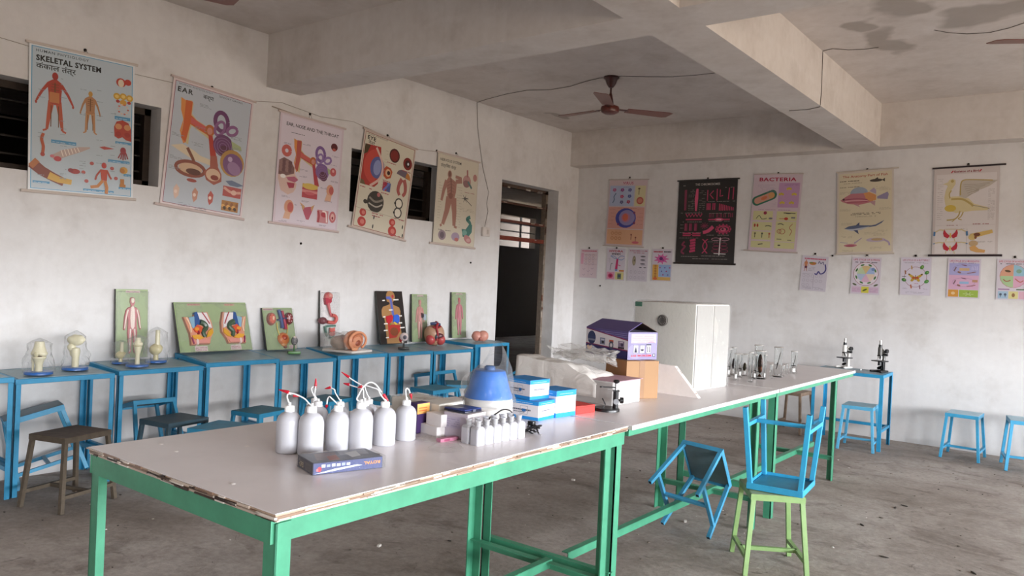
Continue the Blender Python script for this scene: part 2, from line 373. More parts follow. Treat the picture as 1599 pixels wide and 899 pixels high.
# ------------------------------------------------------------------ work benches along the left wall
BLUE, BLUE2, GREY = '#2a8fbb', '#2b8fba', '#708288'
def bench(label, L, D, H, loc, rot, top=GREY, group='blue steel work benches along the wall', ds=0.):
    t = thing('work_bench', label, 'bench', loc, rot, group)
    # local: x along the length (0..L), y depth (0 front .. D wall)
    SH = Matrix(((1, 0, 0, 0), (0, 1, 0, 0), (0, ds/D, 1, 0), (0, 0, 0, 1)))
    mb = MB(BLUE); mb.M = SH
    for y in (.0125, D-.0125): mb.bar((0, y, H-.016), (L, y, H-.016), .032, .025, up=(0, 1, 0))
    for x in (.0125, L-.0125): mb.box((x, D/2, H-.016), (.025, D-.05, .032))
    mb.build('top_frame', 'worn', t, bev=.002)
    mb = MB(top); mb.M = SH; mb.box((L/2, D/2, H-.004), (L-.05, D-.05, .012)); mb.build('top_panel', 'worn', t)
    for x in (.0, L):
        for y in (.0, D):
            mb = MB(BLUE); sx = 1 if x == 0 else -1; sy = 1 if y == 0 else -1; h = H-.032+(ds if y else 0)
            mb.box((x+sx*.0165, y+sy*.002, h/2), (.033, .004, h)); mb.box((x+sx*.002, y+sy*.0165, h/2), (.004, .033, h)); mb.build('leg', 'worn', t)
    for x in (.02, L-.02):
        mb = MB(BLUE); mb.box((x, D/2, .19), (.028, D-.02, .028)); mb.build('side_stretcher', 'worn', t)
    if not ds: mb = MB(BLUE); mb.box((L/2, D-.05, .19), (L-.06, .028, .028)); mb.build('back_stretcher', 'worn', t)
    return t
XBF = -5.345
BN = [('blue bench cut off by the photo edge, standing before all the others in the row', 1.30, 1.945, .755, 0, .45),
      ('blue bench carrying the two bagged bone joint models on blue bases', 1.955, 2.565, .738, -.01, .44),
      ('blue bench under the tall green body board and three bagged joint models', 2.585, 3.212, .75, 0, .45),
      ('blue bench carrying the wide green board with two pelvis sections', 3.225, 3.875, .768, .01, .45),
      ('blue bench carrying the green kidney board and the small disc on a stand', 3.885, 4.475, .745, -.005, .45),
      ('blue bench carrying the big orange ear model on its white base', 4.485, 5.08, .758, 0, .45),
      ('blue bench carrying the black torso board and the eyeball model', 5.09, 5.70, .754, 0, .45),
      ('blue bench carrying the heart model with the cut open chamber', 5.71, 6.32, .745, 0, .45),
      ('taller blue bench beside the doorway with the pink lump on top', 6.345, 6.94, .79, .0, .45)]
BH = {}; DS = [.01, .012, .02, .038, .05, .04, .035, .035, .012]
for k, (lab, ya, yb, h, dx, D) in enumerate(BN):
    bench(lab, yb-ya, D, h, (XBF+dx, ya, 0), R(90), '#97adb4' if k % 3 else '#8fa7b0', ds=DS[k]); BH[k] = h+DS[k]*.55
# rotated 90 deg: local x -> +y, local y -> -x
bench('lone blue bench at the back wall carrying the two microscopes', .66, .5, .742, (-2.365, 8.13, 0), R(2.), '#7d98a6', 'blue steel work benches along the wall')

# ------------------------------------------------------------------ stools
def stool(label, col, loc, rot, s=.945, group='wooden topped lab stools', seatcol=None, name='lab_stool', mat='worn', inner='#59686c'):
    t = thing(name, label, 'stool', loc, rot, group, scale=s)
    a, b, H = .15, .175, .46
    mb = MB(seatcol or col); mb.box((0, 0, H-.007), (2*a-.006, 2*b-.006, .014)); mb.build('seat', mat, t, bev=.003)
    mb = MB(col)
    for x in (-a+.002, a-.002): mb.box((x, 0, H-.019), (.004, 2*b, .034))
    for y in (-b+.002, b-.002): mb.box((0, y, H-.019), (2*a-.008, .004, .034))
    mb.box((0, 0, H-.017), (2*a-.02, 2*b-.02, .006), inner); mb.build('seat_frame', mat, t)
    for sx in (-1, 1):
        for sy in (-1, 1):
            mb = MB(col); p0, p1 = V((sx*.17, sy*.20, .003)), V((sx*(a-.016), sy*(b-.016), H-.02))
            mb.bar(p0, p1, .026, .026, up=(0, 1, 0)); d = (p1-p0).normalized()
            mb.bar(p0-d*.001, p0+d*.002, .019, .019, '#14110f', up=(0, 1, 0)); mb.build('leg', mat, t, bev=.003)  # black inset paints the shade inside the hollow tube end
    f = lambda z: (.17-(.17-a+.016)*z/(H-.02), .20-(.20-b+.016)*z/(H-.02))
    x, y = f(.1)
    for sx in (-1, 1):
        mb = MB(col); mb.bar((sx*x, -y, .1), (sx*x, y, .1), .024, .022); mb.build('side_stretcher', mat, t)
    mb = MB(col); mb.bar((-x, 0, .1), (x, 0, .1), .022, .022); mb.build('cross_stretcher', mat, t)
    return t
SB, SG = '#3394be', 'blue painted lab stools'
KC = .97
stool('lime green stool standing on the floor with a blue stool upside down on it', '#8fb070', (-1.427, 4.26, 0), R(-328), .934, None, '#a7b584', inner='#6c7a52')
stool('bright blue stool turned upside down on the lime green stool', '#36a0cc', (-1.388, 4.303, .877), (PI, 0, -3.036), .967, SG, inner='#2f88ac')
stool('blue stool tipped over with its feet in the air against the green bench frame', '#4a9ec6', (-1.978, 4.292, .176), (-.956, .048, -.029), .899, SG, '#5a7f8c', inner='#5f7276')
stool('dusty brown wooden stool standing in front of the second bench at the left', '#5d5245', (-5.03, 2.155, 0), .318, .963, 'brown wooden lab stools', '#64564a', mat='wood', inner='#40372e')
stool('brown stool seen under the far end of the long table, near the back wall', '#84705f', (-2.682, 8.567, 0), -.061, .96, 'brown wooden lab stools', '#a08b78', mat='wood', inner='#54483c')
stool('blue stool leaning askew under the bench with two bagged joint models', SB, (-5.56, 2.262, .055), (.269, -.052, -.272), .985, SG, '#4b7484')
stool('blue stool tilted back against the wall under the tall green body board', SB, (-5.52, 2.93, .07), (0, -.28, 0), .91, SG, '#3c7b94', inner='#33474e')
stool('dark slate coloured stool between the benches and the near end of the table', '#3c5460', (-5.087, 2.854, 0), .188, .956, None, '#46555c')
stool('low blue stool almost hidden by the table edge, beside the dark slate stool', SB, (-4.693, 2.966, -.0), .383, .938, SG, '#3f8fb0')
stool('blue stool standing under the bench with the green pelvis board', SB, (-5.1, 3.55, 0), .22, .92, SG, '#3d7f92')
stool('blue stool showing between the wash bottles, under the ear model bench', SB, (-5.2, 4.27, 0), .25, .94, SG, '#3d8096')
stool('blue stool just behind the lone wash bottle at the end of the group', SB, (-4.809, 4.622, 0), .177, .96, SG, '#3d8096')
stool('blue stool standing behind the wrapped centrifuge and cream box', SB, (-5.013, 5.381, 0), 0, .985, SG, '#4a93ab')
stool('blue stool right behind the one at the centrifuge, turned cornerwise', SB, (-5.12, 5.87, 0), .80, .975, SG, '#437f8f')
stool('blue stool tilted back against the wall below the heart model', SB, (-5.56, 6.06, .05), (0, -.2, 0), .97, SG, '#3d7f96', inner='#3f6f80')
stool('blue stool tipped on its side below the taller bench at the doorway', SB, (-5.2, 6.62, .2), (0, .95, .25), .945, SG, '#2a86ae', inner='#3a8fb4')
stool('pale blue stool under the bench with the two microscopes', '#58a9cf', (-1.909, 8.182, 0), .076, .941, SG, '#86b5c8')
stool('blue stool standing alone before the back wall, left of the cropped one', '#3fa0cb', (-1.062, 8.569, 0), -.025, .931, SG, '#9cc0d2')
stool('blue stool cropped by the right edge of the photo', '#3fa0cb', (-.552, 8.447, 0), .189, .985, SG, '#9cc0d2')

# ------------------------------------------------------------------ the three green work tables in a row
GR, GRD = '#479473', '#3f9f76'
TT = .865
def table(label, ya, yb, xa, xb, legs, rot=0, apron=.06, edge='frayed', seed=1, inset=.004):
    """local frame at the near right corner; the top from xa..xb, ya..yb in world terms"""
    random.seed(seed)
    t = thing('work_table', label, 'table', (xb, ya, 0), rot, 'green framed work tables in the middle'); W, L = xb-xa, yb-ya
    mb = MB('#e2dcdd'); th = .022
    mb.box((-W/2, L/2, TT-.0015), (W, L, .003))                                     # laminate
    n = 60
    if edge == 'frayed':
        for i in range(3): mb.box((-W/2, L/2, TT-.006-i*.007), (W-.004, L-.004, .0062), ('#b39a86', '#8d7462', '#c2aea0')[i])
        for k in range(95):                                                          # splintered ply along the short end and the long side
            z = TT-.004-random.uniform(0, .017); c = random.choice(['#3a2620', '#8c6f5c', '#c9b9aa', '#2d1d18', '#e0d6cc'])
            if k % 2: mb.box((-random.uniform(.02, W-.02), .001, z), (random.uniform(.02, .12), .008, random.uniform(.003, .008)), c)
            else: mb.box((-.001, random.uniform(.02, L-.02), z), (.006, random.uniform(.02, .16), random.uniform(.002, .006)), random.choice(['#cdbcab', '#a48f7c', '#e6dcd0', '#7d6858']))
        for k in range(4): mb.ell((-random.uniform(.05, W-.1), random.uniform(.02, .4), TT+.0005), (.012, .008, .0015), '#f2ece8', 6)
    else: mb.box((-W/2, L/2, TT-.012), (W, L, .018), '#cbc6c3')
    mb.build('table_top', 'laminate', t)
    zt = TT-th-.001; mb = MB(GR)
    for x in (-.02, -W+.02): mb.box((x, L/2, zt-apron/2), (.005, L, apron)); mb.box((x+(-.018 if x > -.5 else .018), L/2, zt-.003), (.04, L, .005))
    for y in (.004, L-inset): mb.box((-W/2, y, zt-apron/2), (W-.04, .005, apron)); mb.box((-W/2, y+(.018 if y < 1 else -.018), zt-.008), (W-.04, .035, .005))
    mb.build('top_frame', 'worn', t)
    for x, y in legs:
        lx, ly = x-xb, y-ya; sx = -1 if lx > -.5 else 1; sy = 1 if ly < L/2 else -1; h = zt-.008
        mb = MB(GR); mb.box((lx+sx*.003, ly+sy*.025, h/2), (.006, .05, h)); mb.box((lx+sx*.025, ly+sy*.003, h/2), (.05, .006, h)); mb.build('leg', 'worn', t)
    for near in (True, False):
        lg = [q for q in legs if (q[1]-ya < L/2) == near]; s = 1 if near else -1; xs = sorted(q[0] for q in lg); y = sum(q[1] for q in lg)/2
        if edge == 'frayed' and near: continue
        mb = MB(GR); mb.box(((xs[0]+xs[1])/2-xb, y-ya+s*.022, .2), (xs[1]-xs[0], .036, .005)); mb.box(((xs[0]+xs[1])/2-xb, y-ya+s*.006, .182), (xs[1]-xs[0], .005, .036)); mb.build('end_stretcher', 'worn', t)
    mb = MB(GR); e = L-(.1 if edge == 'frayed' else .004); mb.box((-.33, e/2, .206), (.036, e, .005)); mb.box((-.313, e/2, .188), (.005, e, .036)); mb.build('long_stretcher', 'worn', t)
    return t
XA, XB_ = -2.735, -1.69
table('nearest green table, its frayed ply edge showing, carrying the white wash bottles', 1.235, 3.115, XA, XB_, [(-2.725, 1.245), (-1.70, 1.245), (-2.47, 3.0), (-1.715, 3.015)], R(.3), .062, inset=.13)
table('middle green table carrying the microscope stand, cartons and white cabinet', 3.135, 5.105, XA, XB_, [(-2.455, 3.035), (-1.735, 3.075), (-2.40, 4.86), (-1.72, 4.86)], 0, .028, 'white', 2)
table('farthest green table carrying the group of glass specimen jars', 5.12, 7.025, XA, XB_, [(-2.40, 5.14), (-1.72, 5.14), (-2.40, 6.55), (-1.72, 6.60)], 0, .028, 'white', 3)
# ------------------------------------------------------------------ printed wall charts
_TX = {}
def text_tris(s, bold=0., spacing=1.):
    key = (s, bold, spacing)
    if key not in _TX:
        c = bpy.data.curves.new('t', 'FONT'); c.body = s; c.size = 1; c.offset = bold; c.space_character = spacing; c.resolution_u = 2
        o = bpy.data.objects.new('t', c); me = bpy.data.meshes.new_from_object(o); me.calc_loop_triangles()
        vs = [(v.co.x, v.co.y) for v in me.vertices]; tr = [tuple(t.vertices) for t in me.loop_triangles]
        bpy.data.objects.remove(o); bpy.data.curves.remove(c); bpy.data.meshes.remove(me)
        xs = [v[0] for v in vs] or [0, 1]
        _TX[key] = (vs, tr, min(xs), max(xs))
    return _TX[key]
class Sheet:
    """flat print W x H (metres); u right 0..1, v down 0..1; lengths r, w are in parts of W"""
    def __init__(s, W, H, col, mb=None, z=0.):
        s.W, s.H, s.k = W, H, 0; s.mb = mb or MB(col); s.z = z; s.a = W/H
        s.mb.keep = True
    def P(s, u, v): return ((u-.5)*s.W, (.5-v)*s.H, s.z+s.k*.00002)
    def poly(s, pts, col):
        s.k += 1
        ar = sum(pts[i][0]*pts[(i+1) % len(pts)][1]-pts[(i+1) % len(pts)][0]*pts[i][1] for i in range(len(pts)))
        if ar > 0: pts = pts[::-1]
        s.mb.poly([s.P(*p) for p in pts], col); return s
    def rect(s, a, b, c, d, col): return s.poly([(a, b), (a, d), (c, d), (c, b)], col)
    def frame(s, a, b, c, d, w, col):
        h = w*s.a
        for q in ((a, b, c, b+h), (a, d-h, c, d), (a, b, a+w, d), (c-w, b, c, d)): s.rect(*q, col)
        return s
    def ell(s, u, v, ru, rv, col, rot=0, n=18, a0=0, a1=2*PI):
        pts = [(u+ru*math.cos(t)*math.cos(rot)-rv*math.sin(t)*math.sin(rot), v+(ru*math.cos(t)*math.sin(rot)+rv*math.sin(t)*math.cos(rot))*s.a) for t in [a0+(a1-a0)*k/n for k in range(n+(a1-a0 < 6))]]
        if a1-a0 < 6: pts.append((u, v))
        return s.poly(pts, col)
    def ring(s, u, v, ru, rv, w, col, rot=0, n=22):
        return s.stroke([(u+ru*math.cos(2*PI*k/n)*math.cos(rot)-rv*math.sin(2*PI*k/n)*math.sin(rot), v+(ru*math.cos(2*PI*k/n)*math.sin(rot)+rv*math.sin(2*PI*k/n)*math.cos(rot))*s.a) for k in range(n+1)], w, col)
    def stroke(s, pts, w, col, smooth=False):
        if smooth: pts = [(p.x, p.y) for p in spline([(a, b, 0) for a, b in pts], 5)]
        s.k += 1; q = [V((a, b/s.a)) for a, b in pts]; n = len(q); ww = w if isinstance(w, (list, tuple)) else None; L = []
        for i in range(n):
            d = q[min(i+1, n-1)]-q[max(i-1, 0)]; d = d.normalized() if d.length > 1e-9 else V((1, 0)); p = V((-d.y, d.x))
            h = (ww[0]+(ww[1]-ww[0])*i/(n-1) if ww else w)/2; L.append((q[i]+p*h, q[i]-p*h))
        for i in range(n-1):
            s.mb.poly([s.P(x.x, x.y*s.a) for x in (L[i][0], L[i+1][0], L[i+1][1], L[i][1])], col)
        return s
    def text(s, t, u, v, h, col, bold=0., width=None, align='l', spacing=1., flip=False):
        """baseline at v; h = letter size in parts of W; width squeezes the line to that part of W"""
        vs, tr, x0, x1 = text_tris(t, bold, spacing); s.k += 1; kx = h if not width else width/max(x1-x0, 1e-6)
        off = {'l': 0, 'c': (x1-x0)/2, 'r': x1-x0}[align]; g = -1 if flip else 1
        bv = [s.mb.v(s.P(u+g*(x-x0-off)*kx, v-g*y*h*s.a)) for x, y in vs]
        for a, b, c in tr: s.mb.face([bv[a], bv[b], bv[c]], col)
        return s
    def lines(s, a, b, c, d, n, col, seed=1, w=.004, fill=.8):
        rd = random.Random(seed); h = w*s.a
        for i in range(n):
            v = b+(d-b)*(i+.5)/n; x = a
            while x < c-.01:
                L = rd.uniform(.015, .06); 
                if rd.random() < fill: s.rect(x, v, min(c, x+L), v+h, col)
                x += L+.008
        return s
    def man(s, u, v, h, c1, c2, legs=.1, arm=.16, head=None, run=0, c3=None):
        """standing figure: crown at (u, v), height h (parts of H)"""
        k = h*s.H/s.W                                             # height in parts of W
        T = lambda pts: [(u+x*k, v+y*h) for x, y in pts]
        for sx in (-1, 1):
            a = arm*sx
            s.stroke(T([(sx*.10, .20), (sx*.13+a*.25, .34), (sx*.14+a*.5, .5)]), [.055*k, .032*k], c1)
            s.ell(*T([(sx*.14+a*.52, .525)])[0], .018*k, .03*k, c1, n=8)
            l = legs*sx
            s.stroke(T([(sx*.055, .48), (sx*.05+l*.4, .72), (sx*.05+l*.7, .95)]), [.095*k, .04*k], c2)
            s.stroke(T([(sx*.05+l*.7, .95), (sx*.09+l*.9, .975)]), .03*k, c2)
        s.poly(T([(-.035, .12), (-.12, .18), (-.10, .35), (-.095, .5), (0, .54), (.095, .5), (.10, .35), (.12, .18), (.035, .12)]), c1)
        if c3:
            s.stroke(T([(0, .17), (0, .46)]), .02*k, c3)
            for j in range(4): s.stroke(T([(-.06, .2+.045*j), (.06, .2+.045*j)]), .009*k, c3)
            for sx in (-1, 1): s.stroke(T([(sx*.055, .55), (sx*.06, .9)]), .014*k, c3); 
        s.ell(*T([(0, .065)])[0], .048*k, .065*k, head or c1, n=14)
        return s
ROTS = {'left': Matrix(((0, 0, 1), (1, 0, 0), (0, 1, 0))), 'back': Matrix(((1, 0, 0), (0, 0, -1), (0, 1, 0)))}
def chart(label, wall, TL, TR, BL, BR, paint, base, rods=None, rodcol='#cfc4bd', off=.012, group=None, mat='print', nail=None, border=None, over=(.03, .03, .06, .03), category='chart'):
    un = (lambda q: onx(*q, XW+off)) if wall == 'left' else (lambda q: ony(*q, YB-off))
    a, b, c, d = map(un, (TL, TR, BL, BR)); B = ROTS[wall]; inv = B.transposed()
    la, lb, lc, ld = (inv @ q for q in (a, b, c, d)); ct = (a+b+c+d)/4
    ux = ((lb-la)+(ld-lc))/2; uy = ((la-lc)+(lb-ld))/2; W, H = V((ux.x, ux.y)).length, V((uy.x, uy.y)).length
    ang = .3*math.atan2(ux.y, ux.x)+.7*math.atan2(-uy.x, uy.y)
    mt = Matrix.Translation(ct) @ (B @ Matrix.Rotation(ang, 3, 'Z')).to_4x4()
    t = thing('wall_chart', label, category, mat=mt, group=group)
    sh = Sheet(W, H, base); mb = sh.mb
    nx, ny = 1, 1
    mb.box((0, 0, -.0015), (W, H, .003), base); sh.k = 2
    paint(sh); mb.build('sheet', mat, t, smooth=False)
    if rods:
        o = over
        for nm, y, ext0, ext1, r in (('top_rod', H/2+.004, o[0], o[1], .009), ('bottom_rod', -H/2-.004, o[2], o[3], .011)):
            mb = MB(rodcol); mb.tube([(-W/2-ext0*W, y, .0), (W/2+ext1*W, y, .0)], r*rods, rodcol, 8); mb.build(nm, 'plastic', t)
    if nail:
        p = un(nail); mb = MB('#2a2422'); q = mt.inverted() @ p
        mb.tube([(q.x-.02, H/2+.004, .002), (q.x, q.y-.004, .004), (q.x+.02, H/2+.004, .002)], .0018, '#6d645d', 5); mb.build('hanging_loop', 'matte', t)
        n = MB('#2a2422'); n.ell((0, 0, 0), (.012, .012, .012), '#2a2422', 8); o2 = n.build('nail', 'metal')
        o2.location = p-(V((off-.003, 0, 0)) if wall == 'left' else V((0, -off+.003, 0))); tag(o2, 'dark nail in the wall holding up the '+nail_name(label), 'nail', 'nails holding the wall charts')
    return t
def nail_name(l): return ' '.join(l.split()[:7])
K, RED, SK = '#1c1a1a', '#b03528', '#c98f5e'

def p_skeletal(s):
    s.rect(.0, .0, 1, 1, '#d9dcde'); s.rect(.02, .015, .98, .985, '#5c9cc0'); s.rect(.028, .02, .972, .98, '#b6c3cc')
    s.text('HUMAN PHYSIOLOGY', .06, .05, .035, '#363b41', .008, .48, spacing=1.2); s.text('SKELETAL SYSTEM', .06, .108, .072, K, .042, .60, spacing=1.1); s.text('कंकाल तंत्र', .06, .16, .07, K, .012, .36)
    s.man(.23, .17, .42, '#a8402f', '#b45236', .1, .28, '#9c2f26', c3='#6d4426'); s.man(.56, .255, .31, '#ab7a52', '#b98558', .07, .15, '#b88a3e', c3='#6d4a2c')
    s.stroke([(.18, .345), (.27, .345)], .1, '#c07a4a')
    for u, v, r in ((.86, .15, .05), (.93, .14, .035)): s.ell(u, v, r, r*.9, '#b23a2a')
    s.ell(.86, .155, .03, .04, '#d9c9b0')
    for u, v in ((.82, .255), (.885, .25), (.95, .255)): s.ell(u, v, .036, .034, '#c79a35'); s.ell(u, v, .02, .018, '#e0c06a')
    s.ell(.885, .295, .035, .03, '#c9963d'); s.ell(.83, .29, .02, .016, '#a83a34'); s.ell(.945, .29, .02, .016, '#a83a34')
    for k in range(10): s.ell(.885+.05*math.cos(k*.63), .345+.035*math.sin(k*.63), .012, .009, ('#c0685a', '#d9b9a8')[k % 2], n=7)
    for a, b, c, d in ((.80, .40, .96, .425), (.81, .585, .97, .602), (.20, .635, .43, .658), (.74, .725, .96, .745), (.9, .82, .98, .838), (.85, .92, .98, .935), (.04, .93, .19, .945), (.5, .955, .8, .97)): s.rect(a, b, c, d, '#4b8fb8'); s.lines(a+.01, b+.004, c-.01, d, 1, '#cfe0ea', 3)
    s.poly([(.80, .55), (.795, .48), (.82, .44), (.88, .425), (.94, .44), (.97, .48), (.975, .575), (.92, .57), (.88, .55), (.84, .565)], '#ab3a2a')
    for u in (.84, .93): s.ell(u, .475, .035, .03, '#c98a5a'); s.ell(u, .53, .03, .025, '#9c2c22')
    s.stroke([(.13, .60), (.115, .64), (.13, .69), (.125, .74)], .028, '#b5532f', True); s.ell(.125, .745, .02, .02, '#a8382b')
    s.poly([(.20, .745), (.30, .70), (.45, .665), (.56, .655), (.56, .665), (.47, .70), (.36, .735), (.28, .765), (.22, .77)], '#b8a39b')
    for k in range(6): s.stroke([(.29+.03*k, .70-.006*k), (.31+.03*k, .745-.009*k)], .008, '#e8dcd2')
    s.ell(.26, .765, .035, .025, '#b8434a'); s.ell(.21, .75, .02, .015, '#c9707a')
    s.poly([(.65, .645), (.70, .635), (.80, .645), (.70, .66)], '#ad4a44'); s.ell(.89, .65, .03, .035, '#96313a')
    for k in range(5): s.stroke([(.875+.01*k, .66), (.84+.025*k, .72-.006*abs(k-2))], .012, '#96313a')
    s.stroke([(.03, .81), (.12, .86), (.22, .895), (.32, .925)], [.10, .08], '#7e3a2c'); s.stroke([(.18, .885), (.27, .91), (.39, .92)], [.07, .05], '#cfa548'); s.stroke([(.03, .80), (.07, .825)], .09, '#b06b3d')
    s.ell(.42, .84, .05, .025, '#a33a3a'); s.ell(.38, .835, .025, .02, '#8c2c34')
    u, v = .70, .775
    s.ell(u, v, .025, .03, '#b5372d'); s.poly([(u-.035, v+.03), (u+.035, v+.03), (u+.03, v+.11), (u-.025, v+.11)], '#b9452f')
    for p in ([(u-.03, v+.035), (u-.07, v+.075), (u-.085, v+.11)], [(u+.03, v+.035), (u+.06, v+.08), (u+.075, v+.095)]): s.stroke(p, .018, '#a8402f')
    s.stroke([(u+.01, v+.11), (u+.03, v+.16), (u+.025, v+.205)], .032, '#c07a3a'); s.stroke([(u-.01, v+.11), (u-.06, v+.155), (u-.13, v+.165)], .03, '#c07a3a')
    s.ell(.90, .795, .04, .035, '#c9963d'); s.ell(.885, .80, .025, .025, '#b5742c'); s.stroke([(.885, .86), (.885, .905)], .04, '#b5742c'); s.stroke([(.86, .91), (.92, .91)], .03, '#b5742c')
    for q in ((.58, .77), (.78, .79), (.5, .84), (.53, .90), (.82, .86)): s.ell(*q, .02, .018, '#b0524c')
    rd = random.Random(5)
    for k in range(46): x, y = rd.choice([(.08, .18), (.28, .36), (.46, .5), (.62, .68), (.76, .81)]), rd.uniform(.2, .92); s.lines(x[0], y, x[0]+.06, y+.006, 1, '#8d979e', k, .005)
def earfig(s, u, v, k, c=('#c8612f', '#b23a2a', '#6d3f68', '#8a5c86')):
    T = lambda *p: [(u+x*k, v+y*k*s.a) for x, y in p]
    s.poly(T((0, 0), (.10, .03), (.20, .0), (.24, .05), (.23, .22), (.32, .30), (.5, .36), (.66, .5), (.6, .58), (.42, .5), (.25, .42), (.22, .5), (.22, .75), (.1, .7), (.06, .55), (.10, .4), (.04, .2)), '#cbb98c')
    s.poly(T((.02, .0), (.10, .03), (.10, .35), (.08, .55), (.17, .72), (.13, .75), (.05, .55), (.09, .35), (.03, .2)), '#d98b46')
    s.poly(T((.10, .02), (.22, .02), (.22, .25), (.35, .33), (.52, .38), (.56, .42), (.52, .5), (.36, .45), (.22, .4), (.2, .52), (.17, .72), (.08, .66), (.1, .4)), c[0])
    s.poly(T((.22, .28), (.52, .38), (.52, .46), (.22, .38)), '#c9605a')
    s.ell(*T((.58, .42))[0], .09*k, .10*k, '#b5642f'); s.ell(*T((.58, .43))[0], .05*k, .06*k, '#c98a7a')
    s.poly(T((.56, .5), (.64, .5), (.80, .98), (.66, .96)), c[1])
    s.ring(*T((.78, .22))[0], .12*k, .16*k, .075*k, c[2], -.2); s.ring(*T((1.0, .33))[0], .1*k, .07*k, .055*k, c[3], -.5); s.ring(*T((.76, .34))[0], .08*k, .13*k, .05*k, c[3], .4)
    s.ell(*T((.86, .62))[0], .2*k, .19*k, c[2], .5)
    s.ell(*T((.9, .72))[0], .12*k, .11*k, '#5c3048', .5)
    for j in range(3): s.ring(*T((.86, .64))[0], (.17-.05*j)*k, (.15-.045*j)*k, .012*k, '#8f6a90', .4)
    s.poly(T((1.0, .5), (1.2, .56), (1.22, .63), (1.04, .64)), '#a9b487')
def p_ear(s):
    s.rect(0, 0, 1, 1, '#d8c9c9'); s.rect(.025, .02, .975, .98, '#8f4a5c'); s.rect(.032, .024, .968, .976, '#b9c0c9')
    s.text('HUMAN PHYSIOLOGY', .07, .045, .03, '#54555c', 0, .40, spacing=1.2); s.text('SENSORY ORGAN', .55, .05, .03, '#54555c', 0, .30); s.text('EAR', .06, .098, .075, K, .025, .18, spacing=1.2); s.text('कर्ण', .36, .098, .065, K, .01, .13)
    earfig(s, .10, .14, .66)
    s.poly([(.05, .53), (.18, .50), (.32, .53), (.40, .56), (.60, .58), (.55, .62), (.3, .6)], '#d9c9ae')
    s.stroke([(.24, .52), (.31, .59), (.36, .65)], .035, '#7d4a35'); s.ring(.3, .68, .17, .075, .04, '#8a4a3a'); s.ell(.3, .68, .14, .06, '#cfae90'); s.ell(.34, .70, .09, .035, '#5c3226')
    s.poly([(.52, .54), (.6, .53), (.63, .62), (.68, .67), (.69, .73), (.6, .77), (.5, .74), (.46, .68), (.53, .63)], '#a45a4a'); s.ell(.58, .69, .09, .07, '#d8b79c'); s.ell(.6, .71, .05, .03, '#8a3a30'); s.ell(.33, .77, .06, .02, '#9c4a40')
    s.ell(.80, .56, .155, .155, '#b58a4c', .5); s.ell(.81, .57, .13, .125, '#7d5480', .5); s.ell(.83, .60, .09, .07, '#9c7aa0', .5); s.ell(.77, .53, .03, .03, '#c0a6c4')
    s.poly([(.74, .715), (.82, .70), (.92, .715), (.98, .725), (.9, .745), (.8, .745)], '#6d7a94')
    s.rect(.72, .755, .955, .84, '#b0524f'); s.stroke([(.73, .77), (.83, .80), (.95, .79)], .03, '#d9a695', True); s.ell(.86, .80, .035, .03, '#e0b8a8')
    s.rect(.72, .875, .935, .96, '#a8763f')
    for k in range(9): s.ell(.74+.022*k, .92+.02*math.sin(k*2.1), .022, .018, ('#d9a35c', '#4a3628', '#8c5a34')[k % 3], k)
    for x, c in ((.16, '#d9b8a6'), (.38, '#c08a74'), (.57, '#b5544a')):
        s.poly([(x-.03, .86), (x, .82), (x+.04, .85), (x+.035, .91), (x, .94), (x-.02, .91)], c); s.ell(x, .88, .018, .02, '#e6cdbf')
    for a, b in ((.33, .14), (.05, .42), (.28, .46), (.75, .33), (.76, .42), (.05, .6), (.05, .68), (.2, .955), (.4, .965), (.3, .33)): s.lines(a, b, a+.14, b+.03, 3, '#8b8f96', int(a*100), .005)
